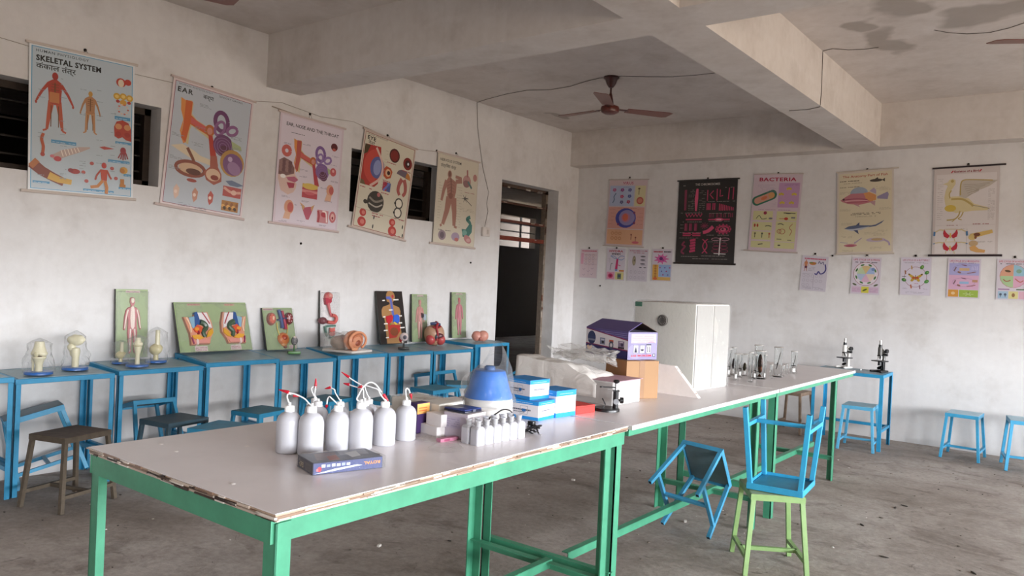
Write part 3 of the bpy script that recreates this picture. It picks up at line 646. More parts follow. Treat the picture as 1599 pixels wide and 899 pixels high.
def p_ent(s):
    s.rect(0, 0, 1, 1, '#d3c3cc'); s.rect(.03, .02, .97, .98, '#d9ced8')
    s.text('EAR, NOSE AND THE THROAT', .10, .105, .06, K, .012, .82); s.lines(.15, .15, .38, .165, 1, '#6d6870', 1, .008)
    earfig(s, .22, .21, .55, ('#b5564a', '#b23a44', '#7d5b94', '#8f72a8'))
    s.ring(.13, .335, .05, .05, .05, '#c4625a'); s.ell(.86, .20, .055, .05, '#5c1f24'); s.ell(.86, .225, .03, .02, '#b5564a'); s.ell(.87, .44, .05, .055, '#c45a60'); s.ell(.87, .43, .02, .02, '#e0a6a4')
    s.poly([(.03, .44), (.10, .40), (.20, .42), (.27, .48), (.28, .54), (.33, .575), (.28, .60), (.31, .62), (.30, .66), (.27, .70), (.19, .73), (.08, .70), (.03, .6)], '#d8b9ae')
    s.poly([(.03, .43), (.10, .40), (.20, .42), (.26, .48), (.26, .53), (.15, .56), (.03, .56)], '#7d5a58')
    for k in range(12): s.ell(.06+.045*(k % 4), .44+.035*(k//4), .03, .025, ('#94706c', '#6d4a4c')[k % 2], k)
    s.poly([(.15, .575), (.27, .555), (.33, .58), (.28, .61), (.18, .60)], '#b5607a'); s.poly([(.16, .62), (.28, .615), (.27, .66), (.2, .67)], '#a83a50'); s.ell(.1, .57, .04, .025, '#f2ece8')
    s.rect(.40, .60, .64, .73, '#b5444f'); s.rect(.40, .60, .64, .635, '#c9a04a'); s.ell(.52, .62, .12, .04, '#d9b95c'); s.rect(.40, .655, .64, .68, '#d98a8a'); s.ell(.52, .685, .08, .02, '#c9606a')
    for u, v, r in ((.84, .62, .075), (.22, .84, .09)): s.ell(u, v, r*.8, r, '#d59a7c'); s.ell(u+.02, v, r*.5, r*.7, '#bf5f58'); s.poly([(u-.05, v+.04), (u+.03, v+.05), (u+.02, v+.11), (u-.08, v+.11)], '#d9ab90')
    s.poly([(.40, .80), (.46, .82), (.52, .81), (.60, .80), (.57, .86), (.53, .93), (.49, .93), (.44, .86)], '#b5566a'); s.poly([(.38, .78), (.46, .81), (.44, .85)], '#c99a6a'); s.poly([(.61, .78), (.55, .81), (.57, .85)], '#c99a6a')
    s.rect(.66, .82, .84, .94, '#c9858a'); s.stroke([(.67, .83), (.69, .88), (.68, .94)], .03, '#a8404a', True); s.ell(.77, .86, .05, .035, '#b5444f'); s.stroke([(.74, .83), (.8, .84), (.82, .93)], .022, '#f0dcd9', True)
    s.ell(.91, .87, .055, .075, '#c46f74'); s.ell(.91, .87, .03, .045, '#e0b0aa'); s.ell(.91, .88, .015, .02, '#8a2f3a')
    for a, b in ((.08, .26), (.36, .23), (.83, .28), (.8, .36), (.34, .47), (.34, .53), (.84, .52), (.1, .74), (.4, .755), (.76, .72), (.35, .945), (.7, .955), (.08, .965), (.68, .6), (.3, .8)): s.lines(a, b, a+.12, b+.016, 2, '#9a90a0', int(b*100), .005)
def p_eye(s):
    s.rect(0, 0, 1, 1, '#cfc0b4'); s.rect(.02, .014, .98, .986, '#8f5550'); s.rect(.03, .02, .97, .98, '#d3ccb9')
    s.text('HUMAN PHYSIOLOGY', .06, .038, .03, '#5d5450', 0, .38); s.text('EYE', .07, .085, .075, K, .025, .15, spacing=1.1); s.text('नेत्र', .09, .13, .065, '#3a3430', .01, .12)
    s.poly([(.04, .14), (.33, .12), (.35, .2), (.36, .5), (.30, .545), (.04, .55)], '#a8322a'); s.poly([(.04, .14), (.14, .14), (.10, .22), (.04, .25)], '#4a3a20'); s.poly([(.04, .50), (.10, .51), (.14, .55), (.04, .55)], '#6d5a3a')
    s.ell(.30, .34, .24, .25, '#c0473a', 0, 20, PI/2, 3*PI/2); s.ell(.31, .34, .13, .155, '#5a5f94', .1); s.ell(.31, .34, .07, .11, '#8c94bf', .1); s.stroke([(.25, .14), (.37, .25), (.41, .34), (.37, .45), (.22, .545)], .035, '#d9b5a8', True)
    s.ell(.60, .155, .10, .10, '#4a1c18'); s.ell(.60, .155, .08, .08, '#8f2c24'); s.ell(.87, .19, .09, .09, '#7d221c'); s.ell(.87, .19, .05, .055, '#3a1210'); s.ell(.88, .19, .018, .02, '#d9e0e6')
    for k in range(4): s.ring(.60, .155, .02+.018*k, .02+.018*k, .006, '#4a1410')
    s.poly([(.43, .33), (.47, .29), (.56, .30), (.60, .33), (.58, .40), (.5, .425), (.44, .40)], '#b5502a'); s.ell(.52, .355, .05, .055, '#d9b08a'); s.ell(.53, .355, .03, .03, '#3a1c18')
    s.rect(.45, .455, .53, .55, '#a8304a'); s.rect(.53, .455, .60, .55, '#4a5a94'); s.stroke([(.47, .55), (.53, .5), (.57, .46)], .03, '#6d7ac0')
    s.ell(.82, .345, .14, .10, '#6d5f6a', .15, 16, PI, 2*PI); s.ell(.86, .34, .1, .08, '#c07a3a', .3, 12, -PI/2, 0)
    for sx in (-1, 1): s.stroke([(.82+sx*.02, .37), (.82+sx*.06, .43), (.82+sx*.07, .50), (.82+sx*.03, .545)], [.07, .05], '#a85a54', True)
    s.ell(.36, .69, .155, .15, '#3a3530'); s.ell(.18, .715, .04, .03, '#3a3530'); s.stroke([(.24, .66), (.36, .69), (.49, .65)], .03, '#8a847a', True); s.stroke([(.24, .72), (.38, .74), (.49, .70)], .02, '#b5afa4', True); s.ell(.40, .61, .03, .03, '#b56a6a')
    for v in (.635, .735): s.ring(.80, v, .07, .07, .02, '#4a4643'); s.ell(.73, v+.005, .02, .02, '#2a2624'); s.ell(.80, v, .055, .055, '#e6dfd0')
    for u, v, r in ((.16, .83, .06), (.16, .925, .075), (.72, .85, .06), (.74, .94, .08)):
        s.ell(u, v, r, r*.9, '#b5403a'); s.ell(u+.01, v, r*.5, r*.45, '#cf7a70'); s.ell(u+.21, v+.02, .012, .03, '#4a4a46')
    s.stroke([(.03, .795), (.97, .795)], .006, '#a8a08c')
    for a, b, w in ((.05, .565, .22), (.48, .235, .2), (.78, .265, .18), (.44, .435, .2), (.44, .565, .16), (.28, .80, .25), (.33, .825, .2), (.74, .79, .2), (.7, .965, .2)): s.lines(a, b, a+w, b+.012, 1, '#a5505a', int(a*90), .012)
    for k in range(16): s.lines(.42, .13+.03*k, .48, .14+.03*k, 1, '#a09889', k, .004)
def p_nerv(s):
    s.rect(0, 0, 1, 1, '#c8bfb0'); s.rect(.02, .015, .98, .985, '#d0c8b6')
    s.text('NERVOUS SYSTEM', .06, .082, .06, '#3a3633', .012, .50); s.text('तंत्रिका तंत्र', .08, .145, .065, '#3a3633', .012, .36)
    c = '#a5786a'; u, v, k = .34, .19, 1.
    s.ell(.30, .215, .05, .065, c); s.poly([(.27, .25), (.33, .25), (.48, .29), (.47, .40), (.44, .48), (.28, .48), (.25, .38), (.22, .30)], c)
    s.stroke([(.24, .29), (.18, .40), (.14, .52)], [.09, .05], c); s.stroke([(.45, .28), (.60, .265), (.58, .235), (.44, .225)], [.07, .05], c)
    s.stroke([(.32, .47), (.28, .62), (.20, .78)], [.15, .07], c); s.stroke([(.42, .47), (.46, .64), (.47, .78)], [.14, .07], c); s.stroke([(.18, .785), (.14, .80)], .04, c); s.stroke([(.47, .785), (.54, .795)], .04, c)
    s.stroke([(.33, .25), (.355, .36), (.36, .47)], .018, '#6d4a44', True); s.ell(.35, .45, .05, .05, '#8a5f54'); s.ell(.30, .21, .03, .045, '#7d574c')
    for k in range(5): s.stroke([(.345, .28+.035*k), (.43, .30+.035*k)], .006, '#7d5a50'); s.stroke([(.345, .28+.035*k), (.26, .31+.035*k)], .006, '#7d5a50')
    s.ell(.72, .25, .10, .10, '#b58a84'); s.ell(.71, .28, .08, .06, '#8f6a6a'); s.stroke([(.72, .12), (.73, .2)], .04, '#a5706a'); s.stroke([(.75, .25), (.85, .32)], .04, '#5f7a78'); s.ell(.92, .19, .05, .06, '#b5827a')
    for k in range(7): s.stroke([(.70, .45), (.70+.09*math.cos(k), .45+.05*math.sin(k))], [.02, .004], '#5d5a58')
    s.stroke([(.70, .45), (.8, .49), (.88, .52)], .012, '#5d5a58')
    s.stroke([(.86, .65), (.78, .68), (.86, .72), (.88, .78)], .06, '#4f8078', True); s.poly([(.66, .80), (.76, .80), (.86, .72), (.92, .74), (.92, .82), (.84, .88), (.70, .89)], '#4f8078'); s.ell(.74, .84, .06, .045, '#7aa69c')
    s.ell(.20, .90, .09, .08, '#94828a'); s.ell(.20, .90, .05, .05, '#6d5f68'); s.ell(.52, .90, .10, .07, '#a594a8'); s.ell(.55, .93, .05, .03, '#b5706a'); s.ell(.82, .91, .10, .06, '#b5807f', .4); s.ell(.84, .92, .05, .03, '#c9a09a')
    for k in range(16): s.lines(.50, .33+.03*k, .62, .34+.03*k, 1, '#a39a88', k, .005); s.lines(.06, .32+.03*k, .14, .33+.03*k, 1, '#a39a88', k+9, .005)
    s.lines(.1, .835, .48, .845, 1, '#6d655c', 4, .01); s.lines(.6, .555, .95, .6, 3, '#a39a88', 4, .005); s.lines(.68, .37, .94, .38, 1, '#a5606a', 3, .008)
def p_virus(s):
    s.rect(0, 0, 1, 1, '#cbb7bb'); s.text('VIRUS', .5, .065, .085, '#a8355f', .012, .28, 'c'); s.rect(.03, .085, .68, .395, '#a9b3cf'); s.rect(.70, .085, .97, .395, '#cdc49a'); s.rect(.03, .41, .97, .735, '#cf9a8f'); s.rect(.03, .75, .97, .975, '#d4a482')
    for k, (u, v) in enumerate(((.15, .15), (.36, .15), (.56, .15), (.36, .25), (.56, .245), (.54, .33), (.36, .335))):
        c = ('#b0507f', '#8a3a78', '#5a5a8f', '#b5406a', '#4f5a94', '#a83f5f', '#5f5a84')[k]
        for j in range(5): s.ell(u+.03*math.cos(j*1.3), v+.016*math.sin(j*1.3), .022, .02, c, n=7)
    s.stroke([(.12, .35), (.16, .30), (.15, .25), (.2, .2)], .02, '#4a5f7f', True); s.stroke([(.80, .14), (.80, .22)], .018, '#6d5f3a'); s.ell(.80, .13, .03, .02, '#5f4a34'); s.ell(.84, .31, .09, .085, '#b0554a'); s.ell(.84, .31, .06, .055, '#c77f6a')
    s.ell(.50, .575, .27, .23, '#474c9c'); s.ell(.53, .57, .21, .18, '#8f86b5'); s.ell(.50, .57, .12, .11, '#b07a94'); s.ell(.49, .565, .075, .085, '#cf6a54')
    for a in (.6, 2.3, 5.6): s.ell(.5+.28*math.cos(a), .575+.13*math.sin(a), .03, .03, '#7d3f6a', n=8)
    for k in range(5): s.lines(.06, .44+.055*k, .22, .45+.055*k, 1, '#a8706a', k, .006); s.lines(.8, .44+.055*k, .95, .45+.055*k, 1, '#a8706a', k+5, .006)
    for k in range(6): s.ring(.18+.1*(k % 3), .81+.075*(k//3), .035, .03, .012, '#b57a4a')
    s.stroke([(.68, .83), (.68, .90)], .014, '#7d4a3a'); s.stroke([(.80, .87), (.80, .93)], .014, '#7d4a3a'); s.ell(.68, .825, .02, .02, '#7d3f3a'); s.ell(.80, .865, .02, .02, '#7d3f3a'); s.ell(.80, .94, .09, .03, '#c4606f')
    s.lines(.3, .098, .55, .112, 1, '#7f88aa', 2, .01); s.lines(.2, .42, .8, .43, 1, '#a8706a', 2, .008)
def p_chrom(s):
    PK, PD, PG = '#b5335c', '#7d2545', '#8a837f'
    s.rect(0, 0, 1, 1, '#1a1818'); s.text('THE CHROMOSOMES', .5, .062, .05, '#b5aea8', .015, .42, 'c'); s.lines(.05, .05, .12, .06, 1, PG, 1, .01)
    s.stroke([(.13, .11), (.13, .36)], .04, PD); s.stroke([(.33, .10), (.32, .22)], [.035, .06], '#c9486f'); s.stroke([(.32, .22), (.32, .37)], [.06, .03], '#c9486f')
    for k in range(13): s.lines(.18, .11+.02*k, .29, .118+.02*k, 1, PG, k, .005, .7); s.lines(.37, .10+.022*k, .48, .11+.022*k, 1, PG, k+20, .005, .5)
    for p in ([(.51, .12), (.51, .25)], [(.61, .13), (.55, .175), (.61, .225)], [(.67, .11), (.67, .25)], [(.72, .12), (.72, .2), (.77, .19)], [(.87, .10), (.86, .24)], [(.94, .10), (.935, .24)]): s.stroke(p, .016, PK)
    s.lines(.52, .255, .98, .262, 1, PG, 3, .006)
    for x in (.51, .535, .56, .61, .64): s.stroke([(x, .28), (x, .36)], .018, PK)
    for k in range(9): s.stroke([(.72+.028*k, .285+.006*k), (.72+.028*k, .37)], .016, PK)
    for x in (.56, .585, .62, .68, .70, .74, .76, .80, .825, .88, .91, .94): s.stroke([(x, .40), (x, .45)], .014, PD)
    s.stroke([(.15+.028*k, .42+(.018 if k % 2 else -.018)) for k in range(11)], .02, PK); s.stroke([(.15, .472), (.43, .472)], .02, PK)
    s.stroke([(.54, .475), (.90, .475)], .022, PK); s.ell(.72, .475, .08, .025, '#c9486f'); s.stroke([(.68, .475), (.76, .475)], .012, '#e6c9d0')
    for x in (.16, .24, .33): s.stroke([(x, .52), (x, .61)], .05, PD); s.stroke([(x-.01, .52), (x-.01, .61)], .008, '#a04060')
    for k in range(9): s.stroke([(.48, .55), (.48+.07*math.cos(k*.7), .55+.04*math.sin(k*.7))], .012, PD)
    s.stroke([(.46, .63), (.55, .61), (.63, .56)], [.05, .06], '#c9486f', True)
    s.ell(.80, .59, .135, .07, PD); s.ell(.80, .59, .12, .06, '#1a1818'); s.ring(.80, .59, .09, .045, .025, PK); s.ell(.80, .595, .05, .03, '#c9587a'); s.ell(.79, .59, .02, .015, '#2a1a20')
    for k in range(12): s.ell(.80+.12*math.cos(k*.52), .59+.055*math.sin(k*.52), .014, .014, PK, n=6)
    for x, v in ((.11, .64), (.11, .665), (.28, .64), (.28, .665)): s.stroke([(x, v), (x+.14, v)], .022, PK)
    s.stroke([(.25, .653), (.28, .653)], .01, PK)
    for k in range(5): s.stroke([(.24+.01*(k % 2), .73+.033*k), (.34, .715+.033*k)], .035, PK)
    s.stroke([(.15, .74), (.11, .78), (.16, .80), (.1, .86), (.15, .89)], .03, PD, True)
    s.stroke([(.46, .71), (.52, .75), (.54, .80), (.50, .85), (.46, .88)], .016, PK, True); s.stroke([(.55, .71), (.49, .75), (.47, .80), (.51, .85), (.55, .88)], .016, PK, True)
    for v, r in ((.71, .14), (.77, .11), (.81, .12), (.85, .13)):
        for sx in (-1, 1): s.ring(.76+sx*r*.55, v, r*.5, .022, .008, '#c08a9a' if v < .75 else PD, n=14)
    s.stroke([(.76, .69), (.75, .9)], .016, '#d9d2d0'); s.stroke([(.66, .88), (.86, .885)], .01, '#d9d2d0')
    for a, b, w in ((.06, .385, .4), (.1, .495, .35), (.5, .49, .4), (.05, .625, .38), (.5, .655, .4), (.05, .69, .35), (.1, .915, .3), (.45, .905, .4), (.3, .94, .6), (.55, .735, .3), (.5, .395, .4), (.06, .53, .06), (.06, .57, .06), (.8, .09, .15)): s.lines(a, b, a+w, b+.008, 1, PG, int(a*99+b*9), .007)
def p_bact(s):
    s.rect(0, 0, 1, 1, '#c9b6bf'); s.text('BACTERIA', .5, .088, .10, '#a3203f', .035, .76, 'c', 1.1)
    s.rect(.54, .11, .96, .43, '#b98fb2'); s.stroke([(.10, .35), (.40, .27)], .20, '#2f6a54'); s.ell(.10, .35, .10, .10, '#2f6a54'); s.ell(.42, .265, .09, .10, '#2f6a54'); s.stroke([(.12, .345), (.39, .275)], .13, '#c48f7c'); s.ell(.11, .348, .065, .065, '#c48f7c'); s.ell(.40, .272, .065, .065, '#c9945c'); s.ell(.25, .31, .07, .035, '#c9704a', -.4)
    for u, v in ((.75, .19), (.60, .26), (.86, .26), (.63, .37), (.82, .37)):
        for j in range(3): s.ell(u-.03+.03*j, v-.008*(j % 2), .025, .025, '#c9ad3f', n=8)
    for a, b, c, d in ((.05, .48, .46, .60), (.05, .625, .46, .735), (.05, .75, .46, .855), (.05, .875, .46, .96), (.54, .48, .95, .60), (.54, .61, .95, .87), (.54, .88, .95, .96)): s.rect(a, b, c, d, '#c9c592')
    s.ell(.30, .505, .035, .035, '#8f2040'); s.stroke([(.12, .58), (.18, .54), (.24, .585), (.34, .575)], .014, '#5d5f4a', True); s.ell(.42, .575, .04, .02, '#6d6a74')
    for k in range(2): s.ell(.10+.06*k, .67, .02, .035, '#a8402f')
    s.stroke([(.32, .68), (.38, .67), (.45, .68)], .016, '#4a4a44', True)
    for k, c in enumerate(('#5f5a3a', '#3f4a34', '#a8402f')): s.stroke([(.12+.15*k, .78), (.12+.15*k, .83)], .016, c); s.ell(.12+.15*k, .775, .02, .02, c, n=8)
    s.stroke([(.20, .92), (.30, .91)], .02, '#3f3a34'); s.stroke([(.68, .50), (.92, .505)], .016, '#3f3a34'); s.ell(.78, .505, .06, .012, '#3f3a34'); s.ell(.74, .575, .04, .03, '#b03528'); s.stroke([(.60, .575), (.72, .575)], .01, '#b03528'); s.stroke([(.84, .56), (.92, .56)], .03, '#6d6a74')
    s.stroke([(.58, .65), (.64, .64), (.70, .655)], .018, '#5d5f4a', True); s.ring(.68, .74, .06, .05, .012, '#a05040'); s.ring(.62, .74, .04, .04, .012, '#a05040'); s.stroke([(.88, .64), (.82, .69), (.87, .73), (.84, .79)], .014, '#a86a54', True); s.stroke([(.58, .84), (.68, .84)], .014, '#5d5f4a'); s.stroke([(.80, .85), (.88, .85)], .014, '#5d5f4a'); s.ell(.64, .92, .03, .015, '#3f3a34')
    s.lines(.1, .13, .5, .24, 7, '#a593a8', 3, .005); s.lines(.15, .455, .85, .468, 1, '#8f5f7f', 3, .008); s.lines(.6, .12, .93, .15, 2, '#8f6590', 2, .006); s.lines(.42, .36, .52, .42, 4, '#a593a8', 6, .005)
def p_fish(s):
    s.rect(0, 0, 1, 1, '#cabfb4'); s.rect(.03, .02, .97, .98, '#cfc4a8')
    s.text('The Anatomy Part of Fish', .5, .072, .062, '#a8443a', .012, .80, 'c'); s.lines(.05, .10, .40, .12, 1, '#5d5348', 3, .014); s.lines(.12, .135, .45, .145, 1, '#8a7f70', 3, .008); s.lines(.05, .18, .42, .19, 1, '#6d6356', 3, .01)
    f = lambda u, v, k, c: (s.ell(u, v, .12*k, .03*k, c), s.poly([(u+.1*k, v), (u+.16*k, v-.035*k*s.a), (u+.16*k, v+.035*k*s.a)], c), s.poly([(u-.04*k, v-.02*k*s.a), (u+.03*k, v-.06*k*s.a), (u+.04*k, v-.02*k*s.a)], c))
    f(.70, .125, .95, '#4a403a')
    s.poly([(.06, .345), (.14, .31), (.25, .27), (.45, .25), (.62, .29), (.70, .34), (.62, .385), (.4, .41), (.2, .39), (.1, .365)], '#b5727a'); s.ell(.40, .27, .16, .12, '#96a0b0', 0, 16, PI, 2*PI); s.poly([(.48, .27), (.58, .26), (.70, .30), (.70, .36), (.60, .375), (.52, .34)], '#c98a54')
    s.poly([(.58, .25), (.66, .21), (.70, .24), (.70, .29)], '#a594a8'); s.poly([(.72, .32), (.90, .27), (.92, .30), (.90, .36), (.72, .345)], '#8f84a0'); s.poly([(.58, .38), (.68, .43), (.69, .37)], '#b08a90'); s.poly([(.30, .40), (.42, .44), (.38, .40)], '#b5898f')
    for k in range(3): s.stroke([(.12+.03*k, .34+.018*k), (.35, .335+.02*k), (.55, .35+.012*k)], .014, ('#8f3f5a', '#d9a6a8', '#a04a5f')[k], True)
    s.ell(.12, .335, .02, .02, '#4a3034'); s.lines(.25, .50, .78, .53, 2, '#6d6356', 8, .012); s.lines(.3, .54, .7, .56, 2, '#9a8f7c', 8, .006)
    s.poly([(.13, .695), (.22, .665), (.36, .655), (.62, .665), (.70, .655), (.85, .605), (.80, .64), (.70, .675), (.5, .69), (.3, .705)], '#5a6480'); s.poly([(.15, .70), (.3, .70), (.6, .675), (.45, .71), (.28, .725)], '#b0b4c0'); s.poly([(.34, .66), (.41, .62), (.41, .66)], '#4a5270'); s.poly([(.30, .715), (.40, .765), (.38, .715)], '#4a5270')
    s.ell(.25, .90, .12, .028, '#b5767f'); s.stroke([(.32, .875), (.46, .81)], [.03, .012], '#a594a8'); s.stroke([(.06, .86), (.2, .87)], .012, '#a59aa8'); s.ell(.25, .905, .08, .016, '#a04a5f')
    s.ell(.70, .84, .17, .04, '#b5a5b8'); s.ell(.72, .835, .10, .025, '#b59a70'); s.stroke([(.84, .84), (.92, .87), (.94, .91)], .03, '#a594b0', True)
    for a, b in ((.05, .24), (.75, .22), (.05, .45), (.76, .45), (.08, .62), (.7, .72), (.08, .78), (.66, .76), (.5, .74), (.6, .92), (.1, .95), (.7, .2)): s.lines(a, b, a+.2, b+.03, 3, '#a89e8a', int(a*99+b*55), .005)
def p_bird(s):
    s.rect(0, 0, 1, 1, '#c5bbb8'); s.rect(.04, .075, .96, .985, '#d2cbc9'); s.lines(.06, .045, .1, .05, 1, '#5d5450', 2, .02)
    s.text('Skeleton of a Bird', .5, .058, .05, '#7d1f2a', .03, .38, 'c'); s.stroke([(.27, .06), (.30, .035)], .02, '#b03540'); s.stroke([(.70, .06), (.73, .035)], .02, '#b03540')
    C = '#cdbf94'; D = '#b09a5c'
    s.poly([(.14, .185), (.22, .165), (.24, .14), (.29, .125), (.34, .145), (.34, .19), (.30, .235), (.25, .28), (.24, .34), (.30, .33), (.44, .33), (.55, .36), (.63, .42), (.88, .475), (.83, .50), (.62, .50), (.48, .51), (.36, .52), (.24, .49), (.19, .42), (.17, .34), (.19, .26), (.22, .21), (.2, .195)], C)
    s.poly([(.40, .33), (.41, .20), (.44, .15), (.52, .14), (.98, .165), (.85, .23), (.70, .27), (.60, .31), (.50, .36)], '#b9b0a4')
    for k in range(6): s.stroke([(.46+.015*k, .20+.025*k), (.70, .20+.015*k), (.93-.07*k, .175+.022*k)], .006, '#8f8678', True)
    s.stroke([(.42, .32), (.42, .2), (.46, .15), (.6, .148), (.9, .165)], .02, D, True); s.ell(.27, .465, .09, .06, '#c9ae4a'); s.stroke([(.28, .36), (.45, .365), (.58, .42), (.62, .45)], .035, D, True); s.stroke([(.28, .26), (.25, .30), (.26, .35)], .02, D, True); s.ell(.29, .155, .025, .025, D)
    s.stroke([(.42, .50), (.40, .55), (.34, .59), (.22, .60)], .022, D, True); s.stroke([(.47, .51), (.44, .56), (.40, .585), (.45, .60)], .018, D, True); s.stroke([(.36, .585), (.30, .62)], .014, D)
    s.stroke([(.62, .44), (.72, .455), (.86, .48)], .012, '#8f8678')
    for k in range(22): s.lines(.06, .12+.022*k, .15, .125+.022*k, 1, '#a39a96', k, .006); s.lines(.84, .26+.016*k, .94, .263+.016*k, 1, '#a39a96', k+30, .006)
    s.rect(.535, .70, .54, .98, '#a39a96'); s.lines(.22, .655, .4, .66, 1, '#8f2f38', 3, .01); s.lines(.62, .645, .88, .65, 1, '#8f2f38', 3, .01); s.stroke([(.05, .66), (.95, .66)], .003, '#b5aca8')
    for v, w in ((.75, -1), (.895, 1)):
        for sx in (-1, 1):
            s.poly([(.285+sx*.01, v+.03), (.285+sx*.07, v-.01), (.285+sx*.10, v-.05), (.285+sx*.115, v), (.285+sx*.10, v+.04), (.285+sx*.04, v+.06)], '#b32436'); s.stroke([(.285+sx*.10, v-.035), (.285+sx*.17, v-.04), (.285+sx*.25, v-.02-.01*w)], .02, '#c9b98f'); s.stroke([(.285+sx*.25, v-.02), (.285+sx*.255, v+.03*-w)], .03, '#3f6f9c'); s.stroke([(.285+sx*.06, v+.06), (.285+sx*.07, v+.09)], .016, '#c9b98f')
        s.stroke([(.285, v), (.285, v+.055)], .022, '#d9b25c'); s.stroke([(.2, v-.045), (.37, v-.045)], .012, '#c9b98f')
    s.stroke([(.60, .79), (.74, .765), (.92, .735)], [.09, .06], '#c9a860'); s.ell(.62, .80, .06, .05, '#c9b070'); s.ell(.69, .77, .05, .03, '#6d3f28'); s.ell(.67, .80, .02, .03, '#7d4a2c'); s.ell(.64, .87, .07, .05, '#b59a74'); s.poly([(.58, .91), (.66, .89), (.72, .93), (.82, .945), (.81, .975), (.68, .97), (.6, .95)], '#c99a5c')
    s.lines(.7, .84, .92, .86, 2, '#a39a96', 3, .006); s.lines(.44, .69, .5, .71, 1, '#a39a96', 3, .006)
GCH = 'big anatomy charts high on the long wall'
chart('large light blue SKELETAL SYSTEM chart on the long wall, first of the row', 'left', (47, 67), (211, 101), (42, 298), (207, 309), p_skeletal, '#d6d8da', 1, '#cbbfb6', group=GCH, nail=(134, 78))
chart('pale blue EAR chart hanging tilted, beside the SKELETAL SYSTEM chart', 'left', (272, 121), (396, 158), (249, 316), (378, 343), p_ear, '#d6c9c9', 1, '#cbb9b4', group=GCH, nail=(332, 136))
chart('lilac EAR, NOSE AND THE THROAT chart on the long wall', 'left', (438, 173), (537, 202), (426, 346), (526, 362), p_ent, '#d3c4cc', 1, '#cbb9b4', group=GCH, nail=(485, 178))
chart('cream EYE chart with a big red eye section, partly before a high window', 'left', (570, 200), (650, 234), (549, 354), (631, 374), p_eye, '#cfc0b4', 1, '#c4b3aa', off=.02, group=GCH, nail=(607, 211))
chart('cream NERVOUS SYSTEM chart, the one nearest to the doorway', 'left', (684, 237), (748, 254), (676, 378), (740, 388), p_nerv, '#c8bfb0', 1, '#c4b3aa', off=.02, group=GCH, nail=(714, 239))
CB = 'big charts on the back wall'
chart('narrow pink and blue VIRUS chart on the back wall', 'back', (952, 281), (1012, 281), (945, 383), (1003, 385), p_virus, '#c9b6bb', .7, '#b9aca6', group=CB, nail=(983, 277))
chart('black chart with pink drawings of THE CHROMOSOMES on dark rods', 'back', (1061, 283), (1152, 279), (1054, 410), (1146, 412), p_chrom, '#1a1818', 1, '#2a2422', group=CB, nail=(1105, 278), over=(.03, .03, .03, .03))
chart('lilac and yellow BACTERIA chart on the back wall', 'back', (1177, 272), (1254, 272), (1169, 389), (1243, 395), p_bact, '#c9b6bf', .8, '#bfb0aa', group=CB, nail=(1215, 270), over=(.01, .01, .09, .03))
chart('cream chart with fish anatomy and a blue shark on the back wall', 'back', (1307, 269), (1395, 264), (1307, 396), (1395, 395), p_fish, '#cabfb4', .8, '#c4b8ac', group=CB, nail=(1354, 264), over=(.02, .09, .02, .02))
chart('white Skeleton of a Bird chart on dark rods on the back wall', 'back', (1459, 264), (1561, 257), (1455, 397), (1558, 399), p_bird, '#c5bbb8', 1, '#2e2226', group=CB, nail=(1512, 256), over=(.03, .09, .06, .07))
# small sheets
def s_grid(s):
    s.rect(.03, .02, .97, .98, '#c9b6bc'); s.lines(.08, .03, .92, .08, 1, '#b5506a', 3, .05, 1); s.rect(.05, .14, .2, .52, '#c995a8')
    for i in range(3):
        for j in range(4): s.ring(.34+.2*i, .22+.095*j, .06, .05, .012, ('#a8867a', '#8f7f94')[(i+j) % 2])
    for v in (.20, .35, .52): s.stroke([(.22, v), (.95, v)], .008, '#8a6a70')
    s.stroke([(.5, .55), (.5, .95)], .008, '#9a8a90')
    for q in ((.25, .68), (.72, .66), (.25, .88), (.7, .85), (.5, .75)): s.stroke([(q[0]-.08, q[1]), (q[0], q[1]+.03), (q[0]+.08, q[1]-.02)], .014, '#8a6f8c')
def s_hydra(s):
    s.rect(.03, .02, .97, .98, '#c5bcc6'); s.text('HYDRA', .5, .12, .13, '#a8243a', .03, .74, 'c'); s.text('हाइड्रा', .5, .2, .10, '#2a2426', .03, .48, 'c')
    s.stroke([(.58, .32), (.56, .50), (.54, .66)], [.10, .14], '#b52f62'); s.ell(.54, .68, .07, .05, '#5f7fb0')
    for p in ([(.55, .32), (.4, .25), (.2, .26)], [(.6, .32), (.75, .24), (.95, .25)], [(.6, .33), (.8, .36), (.95, .3)], [(.55, .33), (.35, .3), (.22, .22)]): s.stroke(p, .03, '#6d86b0', True)
    s.stroke([(.62, .52), (.76, .54)], .03, '#b52f62'); s.stroke([(.22, .68), (.25, .5), (.33, .48)], .025, '#3f4a44', True); s.rect(.05, .74, .46, .97, '#c98aa0'); s.rect(.5, .74, .95, .97, '#c9be84'); s.rect(.7, .67, .95, .72, '#c07a3a')
    s.ell(.25, .86, .13, .11, '#b5355f'); s.ell(.25, .86, .06, .05, '#7d2044'); s.rect(.62, .78, .82, .95, '#5f6f5a'); s.ell(.72, .86, .08, .05, '#3f4a6a'); s.lines(.1, .3, .2, .45, 4, '#a39aa6', 3, .02)
